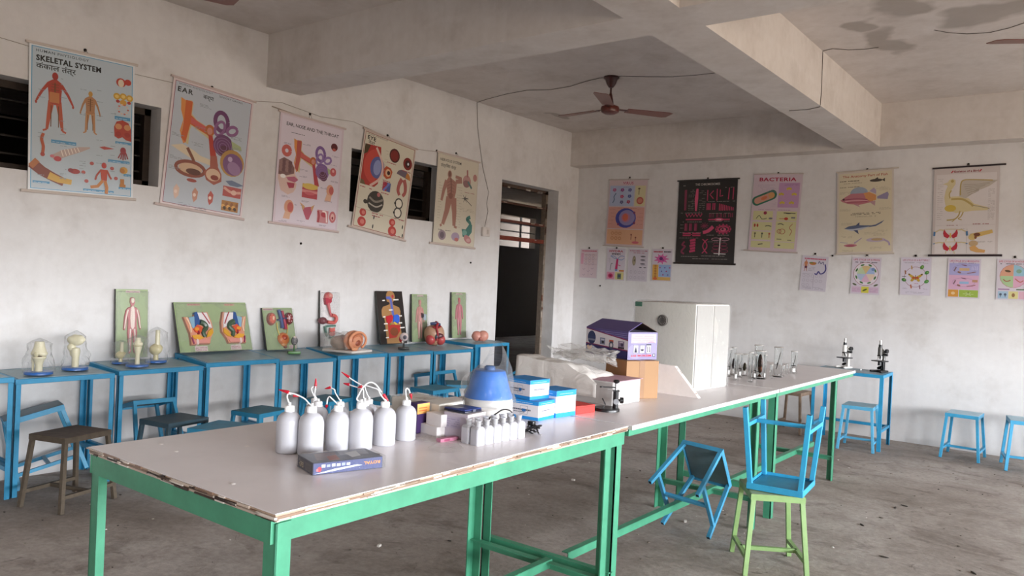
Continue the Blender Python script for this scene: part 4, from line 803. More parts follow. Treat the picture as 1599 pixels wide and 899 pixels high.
def s_param(s):
    s.rect(.03, .02, .97, .98, '#c3bbc4'); s.text('PARAMECIUM', .5, .085, .09, '#a5506a', .01, .86, 'c'); s.lines(.25, .10, .8, .13, 1, '#a5506a', 3, .03); s.ell(.30, .37, .09, .22, '#7d7460'); s.ell(.30, .38, .06, .17, '#9c927a'); s.ell(.31, .36, .03, .05, '#5f574a')
    for v in (.23, .34, .46): s.ell(.74, v, .13, .028, '#4f4c54'); s.lines(.6, v+.035, .9, v+.045, 1, '#8a848f', 2, .014)
    for q in (.64, .86): s.ell(q, .57, .07, .02, '#4f4c54')
    for k in range(4):
        for j in range(2): s.ring(.18+.21*k, .72+.17*j, .05, .06, .012, '#938c99')
    for x in (.28, .5, .72): s.stroke([(x, .62), (x, .96)], .006, '#9a939f')
def s_cell(s):
    s.rect(.03, .02, .97, .98, '#c6bcc6'); s.lines(.06, .04, .52, .10, 1, '#a8243a', 5, .06, 1); s.lines(.58, .045, .95, .10, 1, '#2a2426', 5, .05, 1)
    for k in range(9): s.stroke([(.47, .31), (.47+.37*math.cos(k*.7), .31+.16*math.sin(k*.7))], [.16, .03], '#c45a94')
    s.ell(.47, .31, .23, .16, '#c45a94'); s.ell(.45, .30, .09, .08, '#5f2a5f'); s.ell(.55, .34, .05, .04, '#8a3a7d')
    s.rect(.04, .49, .34, .97, '#c99a4c'); s.rect(.36, .49, .95, .86, '#8ea5c9'); s.rect(.34, .87, .95, .97, '#c9a35c')
    for k in range(5): s.ell(.19, .53+.08*k, .06, .05, '#a8743a')
    for k in range(7): s.ell(.42+.08*k, .58+.11*(k % 3), .035, .03, ('#a83a6a', '#5f5a9c')[k % 2])
    s.ell(.19, .92, .1, .06, '#c9603a')
def s_worm(s):
    s.rect(.03, .02, .97, .98, '#c2bcc6'); s.lines(.1, .05, .9, .09, 1, '#b5405f', 9, .05, 1); s.man(.17, .12, .34, '#b5764f', '#a86a4a', .05, .1); s.rect(.12, .3, .22, .36, '#5f2a3a')
    s.ell(.42, .2, .14, .09, '#b5703a', 0, 14, 0, PI); s.ell(.42, .2, .14, .03, '#6d7a34'); s.ell(.46, .195, .05, .02, '#c9502f')
    s.stroke([(.62, .22), (.66, .15), (.72, .21), (.80, .16), (.82, .24)], .03, '#6d6884', True); s.stroke([(.88, .22), (.92, .36), (.86, .46), (.74, .5), (.66, .44), (.6, .52), (.52, .5)], .05, '#4f4a84', True)
    s.lines(.28, .31, .52, .44, 5, '#8f8a96', 2, .012, .9)
    for k in range(12): s.ring(.13+.16*(k % 5), .58+.13*(k//5), .05, .05, .008, '#9a93a0')
    s.stroke([(.05, .52), (.48, .52)], .008, '#8f8a96'); s.stroke([(.5, .55), (.5, .95)], .01, '#8f8a96'); s.lines(.1, .88, .9, .95, 3, '#9a93a0', 3, .012)
def s_frog(s):
    s.rect(.03, .02, .97, .98, '#c9bfcb'); s.text('LIFE CYCLE OF A FROG', .5, .09, .085, '#b53a55', .02, .88, 'c'); s.lines(.12, .115, .9, .14, 1, '#3a343c', 4, .03)
    s.ell(.5, .45, .43, .43, '#8f4a54'); s.ell(.5, .45, .415, .415, '#d4cbd2')
    for k, c in enumerate(('#d8c4b0', '#cfa9c0', '#a9b7cf', '#b5c6a0', '#c9b07f', '#9cb0d4')): s.ell(.5, .45, .30, .30, c, 0, 6, k*PI/3, (k+1)*PI/3)
    for a in range(8): s.ell(.5+.34*math.cos(a*.785+.4), .45+.34*math.sin(a*.785+.4)*s.a, .07, .03, ('#3f6a3a', '#4f7a44')[a % 2], a*.785+2)
    s.ell(.74, .32, .06, .06, '#6f86b5'); s.rect(.05, .80, .37, .95, '#c5a9bf'); s.rect(.38, .79, .63, .96, '#c9c04a'); s.rect(.64, .80, .95, .95, '#c5a9bf'); s.ell(.5, .88, .09, .03, '#4f5a2a', -.5); s.ell(.14, .74, .08, .03, '#4f5a3a', .4); s.ell(.86, .74, .08, .03, '#4f5a3a', -.4)
    s.lines(.08, .84, .34, .93, 3, '#a084a0', 3, .01); s.lines(.67, .84, .92, .93, 3, '#a084a0', 4, .01)
def s_fly(s):
    s.rect(.03, .02, .97, .98, '#c9c2cf'); s.text('LIFE CYCLE OF A BUTTERFLY', .5, .10, .085, '#a84a60', .012, .86, 'c'); s.lines(.1, .12, .9, .16, 2, '#8f8a94', 3, .012)
    s.ring(.5, .52, .36, .36, .012, '#8a4a54')
    for sx in (-1, 1): s.poly([(.5, .52), (.5+sx*.22, .42), (.5+sx*.24, .46), (.5+sx*.12, .55), (.5+sx*.16, .62), (.5+sx*.10, .645), (.5, .57)], '#b5963a'); s.ell(.5+sx*.06, .54, .05, .04, '#a84a34'); s.ell(.5+sx*.2, .45, .03, .02, '#4a3a28')
    s.stroke([(.5, .47), (.5, .6)], .02, '#5f3a28')
    for u, v, c in ((.70, .26, '#4f7a2f'), (.86, .40, '#3f7a3a'), (.86, .63, '#4a8a44'), (.13, .60, '#3f6f34')): s.ell(u, v, .08, .06, c, u*3); s.ell(u+.02, v-.01, .03, .03, '#7aa05a')
    for u, v, c in ((.36, .27, '#a8864a'), (.16, .40, '#8f5a34'), (.36, .77, '#b0623a'), (.64, .78, '#8a6a74')): s.stroke([(u, v-.05), (u+.02, v+.05)], .04, c)
    s.stroke([(.06, .51), (.2, .51)], .016, '#3f3a34'); s.lines(.2, .9, .8, .95, 2, '#9a93a0', 3, .012); s.lines(.1, .8, .25, .84, 2, '#9a93a0', 3, .01); s.lines(.76, .8, .92, .84, 2, '#9a93a0', 5, .01); s.lines(.4, .68, .6, .69, 1, '#a84a60', 2, .014)
def s_mosq(s):
    s.rect(.03, .02, .97, .98, '#c9bfcb'); s.rect(.05, .12, .95, .42, '#a5a2cc'); s.rect(.05, .42, .95, .78, '#cfa5bf'); s.rect(.05, .79, .36, .97, '#c98f3f'); s.rect(.38, .79, .95, .97, '#94ad4a'); s.text('LIFE CYCLE OF A MOSQUITO', .5, .085, .08, '#b53a55', .015, .88, 'c'); s.lines(.15, .1, .85, .12, 1, '#6d5f74', 5, .014)
    for o in (0, .33):
        s.stroke([(.26, .22+o), (.2, .32+o)], .04, '#7d6068'); s.ell(.36, .35+o, .06, .03, '#8a5f50', .4); s.stroke([(.60, .37+o), (.78, .35+o), (.86, .33+o)], .025, '#8f5a4a'); s.ell(.5, .17+o, .09, .016, '#7d4a5f', .2); s.ring(.5, .27+o, .34, .15, .006, '#7d6f94')
    s.rect(.36, .24, .66, .31, '#c9a97f'); s.rect(.38, .58, .66, .64, '#8fb0d0'); s.rect(.76, .53, .92, .59, '#b58a6a'); s.ell(.2, .88, .06, .05, '#d9b98a')
    for k in range(4): s.stroke([(.74+.05*k, .19), (.74+.05*k, .29)], .01, '#d9d4e6')
    for k in range(6): s.stroke([(.66, .89), (.66+.16*math.cos(k*1.05), .89+.05*math.sin(k*1.05))], .008, '#d5deb5')
    s.stroke([(.66, .82), (.66, .9)], .014, '#4a4a34')
def s_housefly(s):
    s.rect(.03, .02, .97, .98, '#c9c0c9'); s.text('LIFE CYCLE OF A HOUSEFLY', .5, .085, .085, '#b53a45', .018, .88, 'c'); s.lines(.1, .10, .9, .13, 1, '#4a444c', 5, .025)
    s.ell(.5, .42, .41, .41, '#b5686a')
    for k, c in enumerate(('#cf9fb5', '#a5c092', '#cf9a7f', '#92b8c9')): s.ell(.5, .42, .395, .395, c, 0, 10, k*PI/2, (k+1)*PI/2)
    s.ell(.33, .3, .09, .04, '#5f4a34', .2); s.stroke([(.2, .5), (.3, .55), (.42, .52)], .03, '#a0503f', True); s.stroke([(.55, .48), (.7, .56), (.8, .52)], .03, '#b0604a', True); s.ell(.66, .3, .08, .07, '#7fa08a')
    s.rect(.06, .73, .4, .755, '#8f5f8f'); s.rect(.6, .73, .9, .755, '#3f6a3a'); s.rect(.06, .79, .36, .97, '#9fb8cc'); s.rect(.38, .79, .66, .97, '#cfc68a'); s.rect(.68, .79, .95, .97, '#cfa5b5')
    for x in (.14, .28): s.ell(x, .87, .04, .045, '#4f5a6a'); s.stroke([(x, .87), (x, .94)], .016, '#4f5a6a')
    s.ell(.52, .88, .05, .07, '#8f6a4a')
SM = 'small study charts pinned below the big ones'
for lab, c4, fn, nl in (
    ('small faded pink grid chart, first of the four under the VIRUS chart', ((907, 388), (934, 389), (904, 433), (932, 435)), s_grid, (920, 387)),
    ('small HYDRA chart with a red stalk, under the VIRUS chart', ((949, 387), (977, 388), (945, 437), (975, 438)), s_hydra, (963, 387)),
    ('small pale chart of a slipper shaped cell beside the HYDRA chart', ((982, 388), (1013, 389), (979, 438), (1010, 440)), s_param, None),
    ('small chart with a spiky pink cell beside the black chart', ((1019, 388), (1050, 389), (1017, 438), (1048, 440)), s_cell, (1035, 387)),
    ('small pale chart with a man and a violet worm, between two big charts', ((1253, 398), (1295, 401), (1248, 452), (1289, 456)), s_worm, (1273, 396)),
    ('small LIFE CYCLE OF A FROG chart under the fish chart', ((1331, 401), (1377, 402), (1327, 458), (1373, 461)), s_frog, (1354, 398)),
    ('small LIFE CYCLE OF A BUTTERFLY chart on the back wall', ((1407, 401), (1455, 402), (1404, 460), (1453, 462)), s_fly, (1430, 399)),
    ('small LIFE CYCLE OF A MOSQUITO chart under the bird skeleton chart', ((1481, 403), (1532, 404), (1477, 464), (1530, 467)), s_mosq, None),
    ('small LIFE CYCLE OF A HOUSEFLY chart cut by the photo edge', ((1557, 403), (1610, 405), (1555, 467), (1608, 470)), s_housefly, (1585, 401))):
    chart(lab, 'back', *c4, fn, '#c9c2c9', None, off=.006, group=SM, mat='chart', nail=nl)
# ------------------------------------------------------------------ things on the green tables
def T(px, py, z=TT): return onz(px, py, z)
def m_px(p, n): return n*(p-CC).dot(CF)/FPX
def hz(p, py):
    """height above p at which the vertical through p meets image row py"""
    lo, hi = -.2, 2.
    row = lambda h: 449.5-FPX*((p+V((0, 0, h))-CC).dot(CU)/(p+V((0, 0, h))-CC).dot(CF))
    for _ in range(40):
        mid = (lo+hi)/2
        if row(mid) > py: lo = mid
        else: hi = mid
    return lo
def yaw_to(a, b): return math.atan2(b.y-a.y, b.x-a.x)
def colof(p): d = p-CC; return 799.5+FPX*d.dot(CR)/d.dot(CF)
class Carton:
    """box standing with its nearest base corner at pixel A, base running right to C and back-left to B"""
    def __init__(s, A, C, B, ytop, z=TT, depth=None, width=None, h=None, yaw=None):
        if yaw is not None:
            c = T(*C, z); u = V((math.cos(yaw), math.sin(yaw), 0)); lo, hi = 0., 1.
            for _ in range(40):
                mid = (lo+hi)/2
                if colof(c-u*mid) > A[0]: lo = mid
                else: hi = mid
            s.p = c-u*lo; s.yaw = yaw; s.w = lo
        else: s.p = T(*A, z); c = T(*C, z); s.yaw = yaw_to(s.p, c); s.w = width or (c-s.p).length
        if depth: s.d = depth
        else:
            b = T(*B, z); n = V((-math.sin(s.yaw), math.cos(s.yaw), 0)); s.d = (b-s.p).dot(n)
        s.h = h or hz(s.p, ytop)
    def thing(s, name, label, cat, group=None): return thing(name, label, cat, s.p, s.yaw, group)
def facesheet(w, h, mb, M4): mb.M = M4; return Sheet(w, h, '#ffffff', mb, .0006)
def FR(w, h): return Matrix.Translation((w/2, 0, h/2)) @ Matrix(((1, 0, 0), (0, 0, -1), (0, 1, 0))).to_4x4()          # face y=0, seen from -y
def FL(d, h): return Matrix.Translation((0, d/2, h/2)) @ Matrix(((0, 0, -1), (-1, 0, 0), (0, 1, 0))).to_4x4()        # face x=0, seen from -x
def FT(w, d, h): return Matrix.Translation((w/2, d/2, h))

# wash bottles
def crop(x, y): return (420+x/5.99, 565+y/5.99)
def wash_bottle(label, px, py, wpx, tube, tip):
    p = T(px, py); r = m_px(p, wpx/2*.97); p = p+V((CF.x, CF.y, 0)).normalized()*r*.6; k = r/.04
    t = thing('wash_bottle', label, 'bottle', p, 0, 'polythene wash bottles on the near table')
    mb = MB('#e6eaf0'); mb.lathe([(0, 0), (.036*k, 0), (.04*k, .004*k), (.04*k, .094*k), (.0388*k, .105*k), (.0345*k, .117*k), (.026*k, .126*k), (.016*k, .131*k), (.0138*k, .133*k)], n=28); mb.build('body', 'polythene', t)
    mb = MB('#f1f2f4'); H = .131*k
    mb.lathe([(.0145*k, H), (.015*k, H+.002), (.0147*k, H+.018*k), (.0135*k, H+.0205*k), (.005*k, H+.022*k), (.0042*k, H+.030*k), (.0, H+.030*k)], n=22)
    for a in range(18): mb.box((.0149*k*math.cos(a*PI/9), .0149*k*math.sin(a*PI/9), H+.009*k), (.0012, .0012, .015*k))
    mb.build('cap', 'plastic', t)
    sc = (p+V((0, 0, H))-CC).dot(CF)/FPX; top = p+V((0, 0, H+.028*k))
    d0 = (top-CC); cx, cy = 799.5+FPX*d0.dot(CR)/d0.dot(CF), 449.5-FPX*d0.dot(CU)/d0.dot(CF)
    loc = lambda q, i=0: V((0, 0, H+.028*k))+CR*((crop(*q)[0]-cx)*sc)-CU*((crop(*q)[1]-cy)*sc)+V((CF.x, CF.y, 0))*(.004*i)
    path = spline([V((0, 0, H+.022*k))]+[loc(q, i) for i, q in enumerate(tube)], 6)
    mb = MB('#eef0f2'); mb.tube(path, .0023*k, n=8); mb.build('spout_tube', 'plastic', t)
    a, b = loc(tip[0], len(tube)-1), loc(tip[1], len(tube))
    mb = MB('#b8142c'); d = (b-a); mb.tube([a-d*.12, a, a+d*.45, b], [.0045*k, .0058*k, .0042*k, .0016*k], n=10); mb.build('nozzle_tip', 'plastic', t)
    return t
WBS = [('leftmost wash bottle, its red tip lying behind the neighbour tube', 446, 708, 40, [(170, 330), (178, 300), (205, 308)], [(225, 315), (268, 328)]),
       ('wash bottle behind the blue slide box, its long spout pointing far left', 481, 711, 41, [(372, 385), (330, 345), (250, 308), (175, 290)], [(168, 286), (80, 265)]),
       ('wash bottle of the back row with a red tip pointing straight up', 492, 690, 34, [(428, 310), (430, 262), (431, 228)], [(431, 222), (431, 157)]),
       ('wash bottle hidden deepest behind the upright red tip', 487, 680, 31, [(398, 262), (402, 240), (412, 232)], [(424, 236), (440, 246)]),
       ('wash bottle in the middle of the front row with a drooping spout', 523, 704, 38, [(580, 335), (560, 325), (543, 350), (533, 400)], [(531, 412), (527, 440)]),
       ('wash bottle of the back row whose bent spout ends in a short red tip', 527, 689, 33, [(622, 290), (612, 262), (580, 246)], [(565, 242), (515, 254)]),
       ('wash bottle whose spout arches high over to the right neighbour', 559, 703, 40, [(822, 350), (842, 300), (880, 235), (935, 195), (990, 215), (1045, 290)], [(1065, 316), (1106, 374)]),
       ('wash bottle tucked behind the arching spout, its tip pointing left', 565, 691, 35, [(885, 320), (880, 262), (850, 248), (790, 232), (745, 218)], [(738, 216), (686, 206)]),
       ('wash bottle of the back row with the longest spout, reaching up left', 572, 683, 32, [(905, 262), (895, 235), (860, 218), (790, 180), (742, 150)], [(735, 143), (668, 99)]),
       ('wash bottle with a red tip of the neighbour on its cap, blue liquid below', 597, 696, 37, [(1040, 300), (1020, 262), (960, 240), (905, 226), (872, 228)], [(858, 236), (820, 246)]),
       ('wash bottle standing apart at the right end with a tiny looped spout', 631, 688, 34, [(1278, 270), (1290, 248), (1305, 262), (1315, 292)], [(1322, 306), (1328, 352)])]
for q in WBS: wash_bottle(*q)

# slide box in torn film, lying at the front
c = Carton((488, 742.5), (597, 730), (457.5, 728.5), 723.5)
t = c.thing('slide_box', 'dark blue printed box in shiny film lying before the wash bottles', 'box')
mb = MB('#2d3352'); mb.box((c.w/2, c.d/2, c.h/2), (c.w, c.d, c.h), '#2f3450', bev=.002)
s = facesheet(c.w, c.h, mb, FR(c.w, c.h)); s.rect(.01, .05, .99, .95, '#3a4374'); s.poly([(.02, .9), (.3, .62), (.62, .45), (.7, .55), (.45, .7), (.2, .85)], '#c9d0e0'); s.ell(.09, .55, .03, .035, '#b52f3f'); s.ell(.06, .6, .015, .02, '#c96a6a')
for k in range(6): s.rect(.12+.07*k, .18+.03*(k % 2), .17+.07*k, .42, ('#dfe4ee', '#8f9ac0', '#cfd6e6')[k % 3])
s.text('ROYAL', .84, .30, .055, '#d98a2f', .03, .24, 'c', 1., True)
s = facesheet(c.d, c.h, mb, FL(c.d, c.h)); s.rect(.1, .2, .46, .85, '#4f4a52'); s.rect(.54, .2, .9, .85, '#59545c'); s.lines(.14, .3, .42, .75, 3, '#b5a98f', 2, .03)
s = facesheet(c.w, c.d, mb, FT(c.w, c.d, c.h)); s.rect(.01, .02, .99, .98, '#5c6074'); s.poly([(.2, .1), (.5, .1), (.42, .8), (.1, .8)], '#7d6f78'); s.poly([(.55, .05), (.95, .1), (.9, .6), (.5, .5)], '#8f95a5'); s.poly([(.6, .3), (.8, .2), (.75, .7), (.6, .8)], '#d3d6dc'); s.poly([(.3, .5), (.45, .4), (.4, .9), (.25, .9)], '#a0564f')
mb.M = I4; mb.build('carton', 'card', t, smooth=False)
def crumple(mb, c, sz, nx, ny, nz, amp, seed, col=None, rot=None, zmin=.001):
    """box-like bag of film with creased sides"""
    b2 = bmesh.new(); bmesh.ops.create_cube(b2, size=1); bmesh.ops.subdivide_edges(b2, edges=b2.edges[:], cuts=max(nx, ny, nz), use_grid_fill=True)
    X = Matrix.Translation(V(c)) @ (rot.to_4x4() if rot else I4); mp = {}
    for v in b2.verts:
        q = V((v.co.x*sz[0], v.co.y*sz[1], v.co.z*sz[2])); d = v.co.normalized()
        q += V((d.x*1., d.y*1., d.z*1.))*amp*(noise.noise(v.co*3.1+V((seed, 0, 0)))*1.1+noise.noise(v.co*8+V((0, seed, 0)))*.7)
        q = X @ q
        if zmin is not None: q.z = max(q.z, zmin)
        mp[v] = mb.v(q)
    for f in b2.faces: mb.face([mp[v] for v in f.verts], col, 1)
    b2.free()
mb = MB('#ffffff'); crumple(mb, (c.w/2+.004, c.d/2, c.h/2+.001), (c.w+.012, c.d+.006, c.h+.003), 5, 5, 5, .0025, 3); mb.build('film_wrap', 'film', t)
mb = MB('#1c1a1e'); mb.prism([(0, 0), (.022, c.d*.3), (0, c.d*.6)], .003, c.h*.8); o = mb.build('end_flap', 'card', t); o.location = (c.w, c.d*.2, 0)

# cartons behind the last wash bottle
c = Carton((650, 677), (669, 673.5), None, 630, depth=.045)
t = c.thing('medicine_box', 'purple box with an orange label peeking out beside the last wash bottle', 'box'); mb = MB('#3d2a55'); mb.box((c.w/2, c.d/2, c.h/2), (c.w, c.d, c.h), '#3f2b58', bev=.0015)
s = facesheet(c.w, c.h, mb, FR(c.w, c.h)); s.rect(.0, .02, 1, .36, '#e0a85c'); s.lines(.12, .1, .8, .28, 2, '#c4562c', 3, .06, 1); s.rect(.0, .36, 1, .98, '#432c60'); s.poly([(.5, .4), (1, .4), (1, .98), (.3, .98)], '#37244f'); mb.M = I4; mb.build('carton', 'card', t, smooth=False)
c = Carton((684, 675.5), (707, 671), None, 632, depth=.27)
t = c.thing('storage_box', 'wide cream box wrapped in clear film behind the small white boxes', 'box'); mb = MB('#d2ccc0'); mb.box((c.w/2+.03, c.d/2, c.h/2), (c.w+.06, c.d, c.h), '#d5d0c5', bev=.003)
s = facesheet(c.w+.06, c.d, mb, FT(c.w+.06, c.d, c.h)); s.rect(.3, .3, .7, .6, '#b5aa98'); s.ell(.5, .45, .06, .06, '#8a5a48'); s.lines(.32, .35, .68, .55, 4, '#7d7468', 4, .01); mb.M = I4; mb.build('carton', 'card', t, smooth=False)
mb = MB('#ffffff'); crumple(mb, (c.w/2+.03, c.d/2, c.h/2+.002), (c.w+.068, c.d+.008, c.h+.006), 6, 6, 6, .004, 9); mb.build('film_wrap', 'film_dense', t)
SWB = 'little plain white boxes in a stack of two'
c1 = Carton((681.5, 683), (703.5, 680), (653.5, 674), 667.5)
def white_box(c, label):
    t = c.thing('small_box', label, 'box', SWB); mb = MB('#e3dfdf'); mb.box((c.w/2, c.d/2, c.h/2), (c.w, c.d, c.h), '#e6e2e2', bev=.0012); mb.build('carton', 'card', t, smooth=False)
    mb = MB('#ece9e8'); mb.box((c.w/2, -.0006, c.h*.56), (c.w*.94, .0012, c.h*.78)); mb.box((c.w*.5, c.d*.5, c.h+.0004), (c.w*.97, c.d*.97, .0008)); mb.build('tuck_flap', 'card', t, smooth=False)
white_box(c1, 'lower of the two little white boxes, its flap towards the pink strip')
c2 = Carton((688.5, 667.2), (709, 664.5), (662, 661.5), 648.5, z=TT+c1.h+.001); white_box(c2, 'upper of the two little white boxes, stacked askew')
c = Carton((688, 691), (716, 686.5), None, 684, depth=.026); c.h = .013
t = c.thing('slide_pack', 'thin pink strip shaped pack lying before the white boxes', 'pack'); mb = MB('#b5708a'); mb.box((c.w/2, c.d/2, .0065), (c.w, c.d, .013), '#bb7a92', bev=.001); mb.box((c.w*.35, -.0005, .0065), (c.w*.3, .001, .008), '#9c4a68'); mb.build('carton', 'card', t, smooth=False)
# grey box with the navy case on it
c = Carton((729, 688), (757, 681), (704, 678), 648)
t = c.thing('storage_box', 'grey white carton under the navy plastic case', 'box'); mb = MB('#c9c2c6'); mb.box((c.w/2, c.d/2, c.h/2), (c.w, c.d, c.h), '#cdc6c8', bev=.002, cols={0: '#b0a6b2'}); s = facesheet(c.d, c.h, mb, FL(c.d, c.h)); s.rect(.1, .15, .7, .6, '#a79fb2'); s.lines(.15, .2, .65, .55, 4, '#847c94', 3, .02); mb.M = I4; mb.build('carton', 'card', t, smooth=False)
zc = TT+c.h+.001; cc = Carton((726, 646), (752.5, 641.5), (704.5, 638), 640.5, z=zc)
t = cc.thing('plastic_case', 'navy blue plastic case lying on the grey white carton', 'case')
mb = MB('#1d2440'); mb.box((cc.w/2, cc.d/2, cc.h*.28), (cc.w, cc.d, cc.h*.56), '#191e36', bev=.003); mb.build('base', 'plastic', t); mb = MB('#27356b'); mb.box((cc.w/2, cc.d/2, cc.h*.8), (cc.w*.99, cc.d*.99, cc.h*.42), '#2c3b74', bev=.003); mb.box((cc.w*.3, cc.d*.6, cc.h*1.015), (cc.w*.35, cc.d*.3, .001), '#8a8fa0'); mb.build('lid', 'plastic', t); mb = MB('#8f96a8'); mb.box((cc.w/2, -.002, cc.h*.55), (.018, .005, .01)); mb.build('latch', 'metal', t)
# dropping bottles: two rows of six
GDB = 'two rows of small white dropping bottles'
a0 = T(752, 696); a5 = T(815.5, 684.5); dr = (a5-a0)/5; nrm = V((-dr.y, dr.x, 0)).normalized(); rr = dr.length*.5; hb = hz(a0, 667)
db = None; ORD = ['first', 'second', 'third', 'fourth', 'fifth', 'sixth']
for row in (0, 1):
    for k in range(6):
        p = a0+dr*k+nrm*(rr*1.0+row*rr*2.15)
        lab = '%s small white dropping bottle from the slide box end, %s row' % (ORD[k], ('front', 'back')[row])
        if db is None:
            db = thing('dropping_bottle', lab, 'bottle', p, yaw_to(a0, a5), GDB); e = rr*.95
            mb = MB('#e8e8ea'); q = lambda f: [(e*f*x, e*f*y) for x, y in ((-1, -.75), (-.75, -1), (.75, -1), (1, -.75), (1, .75), (.75, 1), (-.75, 1), (-1, .75))]
            for za, zb, fa in ((0, hb*.88, 1.), (hb*.88, hb, .78)): mb.prism(q(1.), za, zb, None, 0 if fa == 1 else e*.42)
            mb.build('body', 'polythene', db, bev=.002)
            mb = MB('#eceaea'); mb.lathe([(e*.5, hb*.97), (e*.5, hb*1.22), (e*.58, hb*1.24), (e*.58, hb*1.3), (e*.46, hb*1.3), (e*.44, hb*1.05), (0, hb*1.05)], n=16); mb.build('neck', 'polythene', db)
        else: dup(db, lab, p)
# centrifuge: white drum, blue hood under a film bag
p = T(760, 667, TT+.001)+V((CF.x, CF.y, 0)).normalized()*.07; r = m_px(p, 39)
t = thing('centrifuge', 'blue hooded white centrifuge inside a clear plastic bag', 'centrifuge', p, R(25))
h0 = hz(p, 620)
mb = MB('#e2dfdc'); mb.lathe([(0, 0), (r*.96, 0), (r, .006), (r, h0*.25), (r*.985, h0*.27), (r*.985, h0*.9), (r*.93, h0), (0, h0)], n=40); mb.build('drum', 'plastic', t)
h1 = hz(p, 577)-h0
mb = MB('#1976d8'); mb.lathe([(r*.97, h0+.001), (r*.95, h0+.012), (r*.85, h0+h1*.3), (r*.75, h0+h1*.62), (r*.66, h0+h1*.9), (r*.62, h0+h1*.98), (r*.56, h0+h1), (0, h0+h1)], n=40); mb.build('hood', 'plastic', t)
mb = MB('#2a5f9c'); mb.lathe([(r*.22, h0+h1), (r*.22, h0+h1+.012), (r*.16, h0+h1+.018), (0, h0+h1+.018)], n=20); mb.build('hood_cap', 'plastic', t)
mb = MB('#ffffff'); N = 40; rings = []
for j in range(15):
    u = j/14; zz = h0*.75+(h1+.05)*u+.0; ring = []
    for k in range(N):
        a = 2*PI*k/N; base = r*1.05*(1-.40*max(0, u-.15)) if u < .8 else r*(.78-.9*(u-.8)*2)
        w2 = 1+.055*noise.noise(V((math.cos(a)*2.2, math.sin(a)*2.2, u*4)))+.06*noise.noise(V((math.cos(a)*5, math.sin(a)*5, u*9)))
        d = math.cos(a-1.15)
        rad = max(.01, base)*w2*(1+.22*max(0, d)*u); ring.append(mb.v((rad*math.cos(a), rad*math.sin(a), zz+.12*max(0, d)**2*max(0, u-.55)*2.)))
    rings.append(ring)
for j in range(14):
    for k in range(N): mb.face([rings[j][k], rings[j][(k+1) % N], rings[j+1][(k+1) % N], rings[j+1][k]], None, 1)
mb.build('plastic_bag', 'film_bag', t)
mb = MB('#c5bfb5'); q = -V((CR.x, CR.y, 0)).normalized()*r*.62; q.rotate(Euler((0, 0, -R(25))))
mb.M = Matrix.Translation(q+V((0, 0, h0+.052))) @ Euler((R(70), 0, R(20))).to_matrix().to_4x4(); mb.lathe([(0, -.002), (.052, -.002), (.056, 0), (.052, .002), (0, .002)], n=26); mb.M = I4; mb.build('clear_lid', 'film_dense', t)
pw = [q-V((CF.x, CF.y, 0))*.105 for q in [T(766, 645, TT+.05), T(774, 640, TT+.085), T(786, 633, TT+.095), T(797, 635, TT+.08), T(803, 645, TT+.04), T(806, 650, TT+.006), T(812, 660, TT+.006)]]
mb = MB('#1d1b1c'); mb.tube(spline(pw, 6), .0032, n=8); mb.tube([pw[0], pw[0]+V((-.006, -.004, -.012))], .0055, n=8); tag(mb.build('power_cord', 'plastic'), 'thin black cord arching up before the centrifuge, behind the dropping bottles', 'cord')
# coiled charger
p = T(830, 676); t = thing('charger_cable', 'small coiled black charger cable at the end of the dropping bottles', 'cable', p)
mb = MB('#191718'); rd = random.Random(2)
for k in range(5): mb.tube([(.022*math.cos(a*.5+k)*(1+.1*k)+.006*k-.01, .016*math.sin(a*.5+k)*(1+.12*k), .006+.007*k+.006*math.sin(a*.9+k)) for a in range(13)], .003, n=6)
mb.tube(spline([(.015, 0, .03), (.03, -.005, .022), (.04, -.01, .01), (.048, -.012, .005)], 5), .003, n=6); mb.build('coil', 'plastic', t)
mb = MB('#1d1b1c'); mb.box((-.005, .004, .04), (.03, .022, .02), bev=.004); mb.build('adapter', 'plastic', t); mb = MB('#d9d4d2'); mb.box((.052, -.013, .005), (.014, .008, .005)); mb.build('plug', 'metal', t)

# blue banded cartons
GBB = 'white cartons with bright blue bands'
def banded(c, label, tall=False, seed=1):
    t = c.thing('reagent_box', label, 'box', GBB); w, d, h = c.w, c.d, c.h; mb = MB('#e4e0e4'); mb.box((w/2, d/2, h/2), (w, d, h), '#e6e2e6', bev=.001)
    B1 = '#1f8fdc'
    for W2, M4 in ((w, FR(w, h)), (d, FL(d, h))):
        s = facesheet(W2, h, mb, M4); s.rect(0, .0, 1, .20, B1); s.rect(0, .83, 1, 1., B1); s.lines(.15, .10, .85, .12, 1, '#bfe0f5', seed, .012, 1)
        if tall and W2 == w:
            for k in range(4): s.lines(.2, .30+.13*k, .6, .33+.13*k, 1, '#8a8c96', seed+k, .016)
            s.ring(.85, .3, .05, .05, .012, '#8a8c96'); s.stroke([(.72, .6), (.85, .5)], .02, '#9aa0a8')
        else:
            s.lines(.2, .42, .8, .52, 1, '#5d6070', seed, .03, 1); s.lines(.35, .58, .65, .64, 1, '#7d808c', seed+4, .02, 1)
            if W2 == d: s.frame(.52, .3, .72, .74, .008, '#9aa0b0'); s.rect(.57, .45, .67, .6, '#2f6fb0')
    s = facesheet(w, d, mb, FT(w, d, h)); s.rect(0, 0, 1, 1, '#2b78b5'); s.lines(.2, .4, .8, .5, 2, '#6fa8d0', seed, .02); mb.M = I4; mb.build('carton', 'card', t, smooth=False)
    mb = MB(B1); mb.box((w/2, d/2, h+.0008), (w+.004, d+.004, .0016), '#2a7cbb'); mb.build('lid_flap', 'card', t, smooth=False)
    return t
cb = Carton((840, 657.5), (865, 652), None, 628, depth=.21); banded(cb, 'lower blue banded carton, with another one standing on top of it', seed=2)
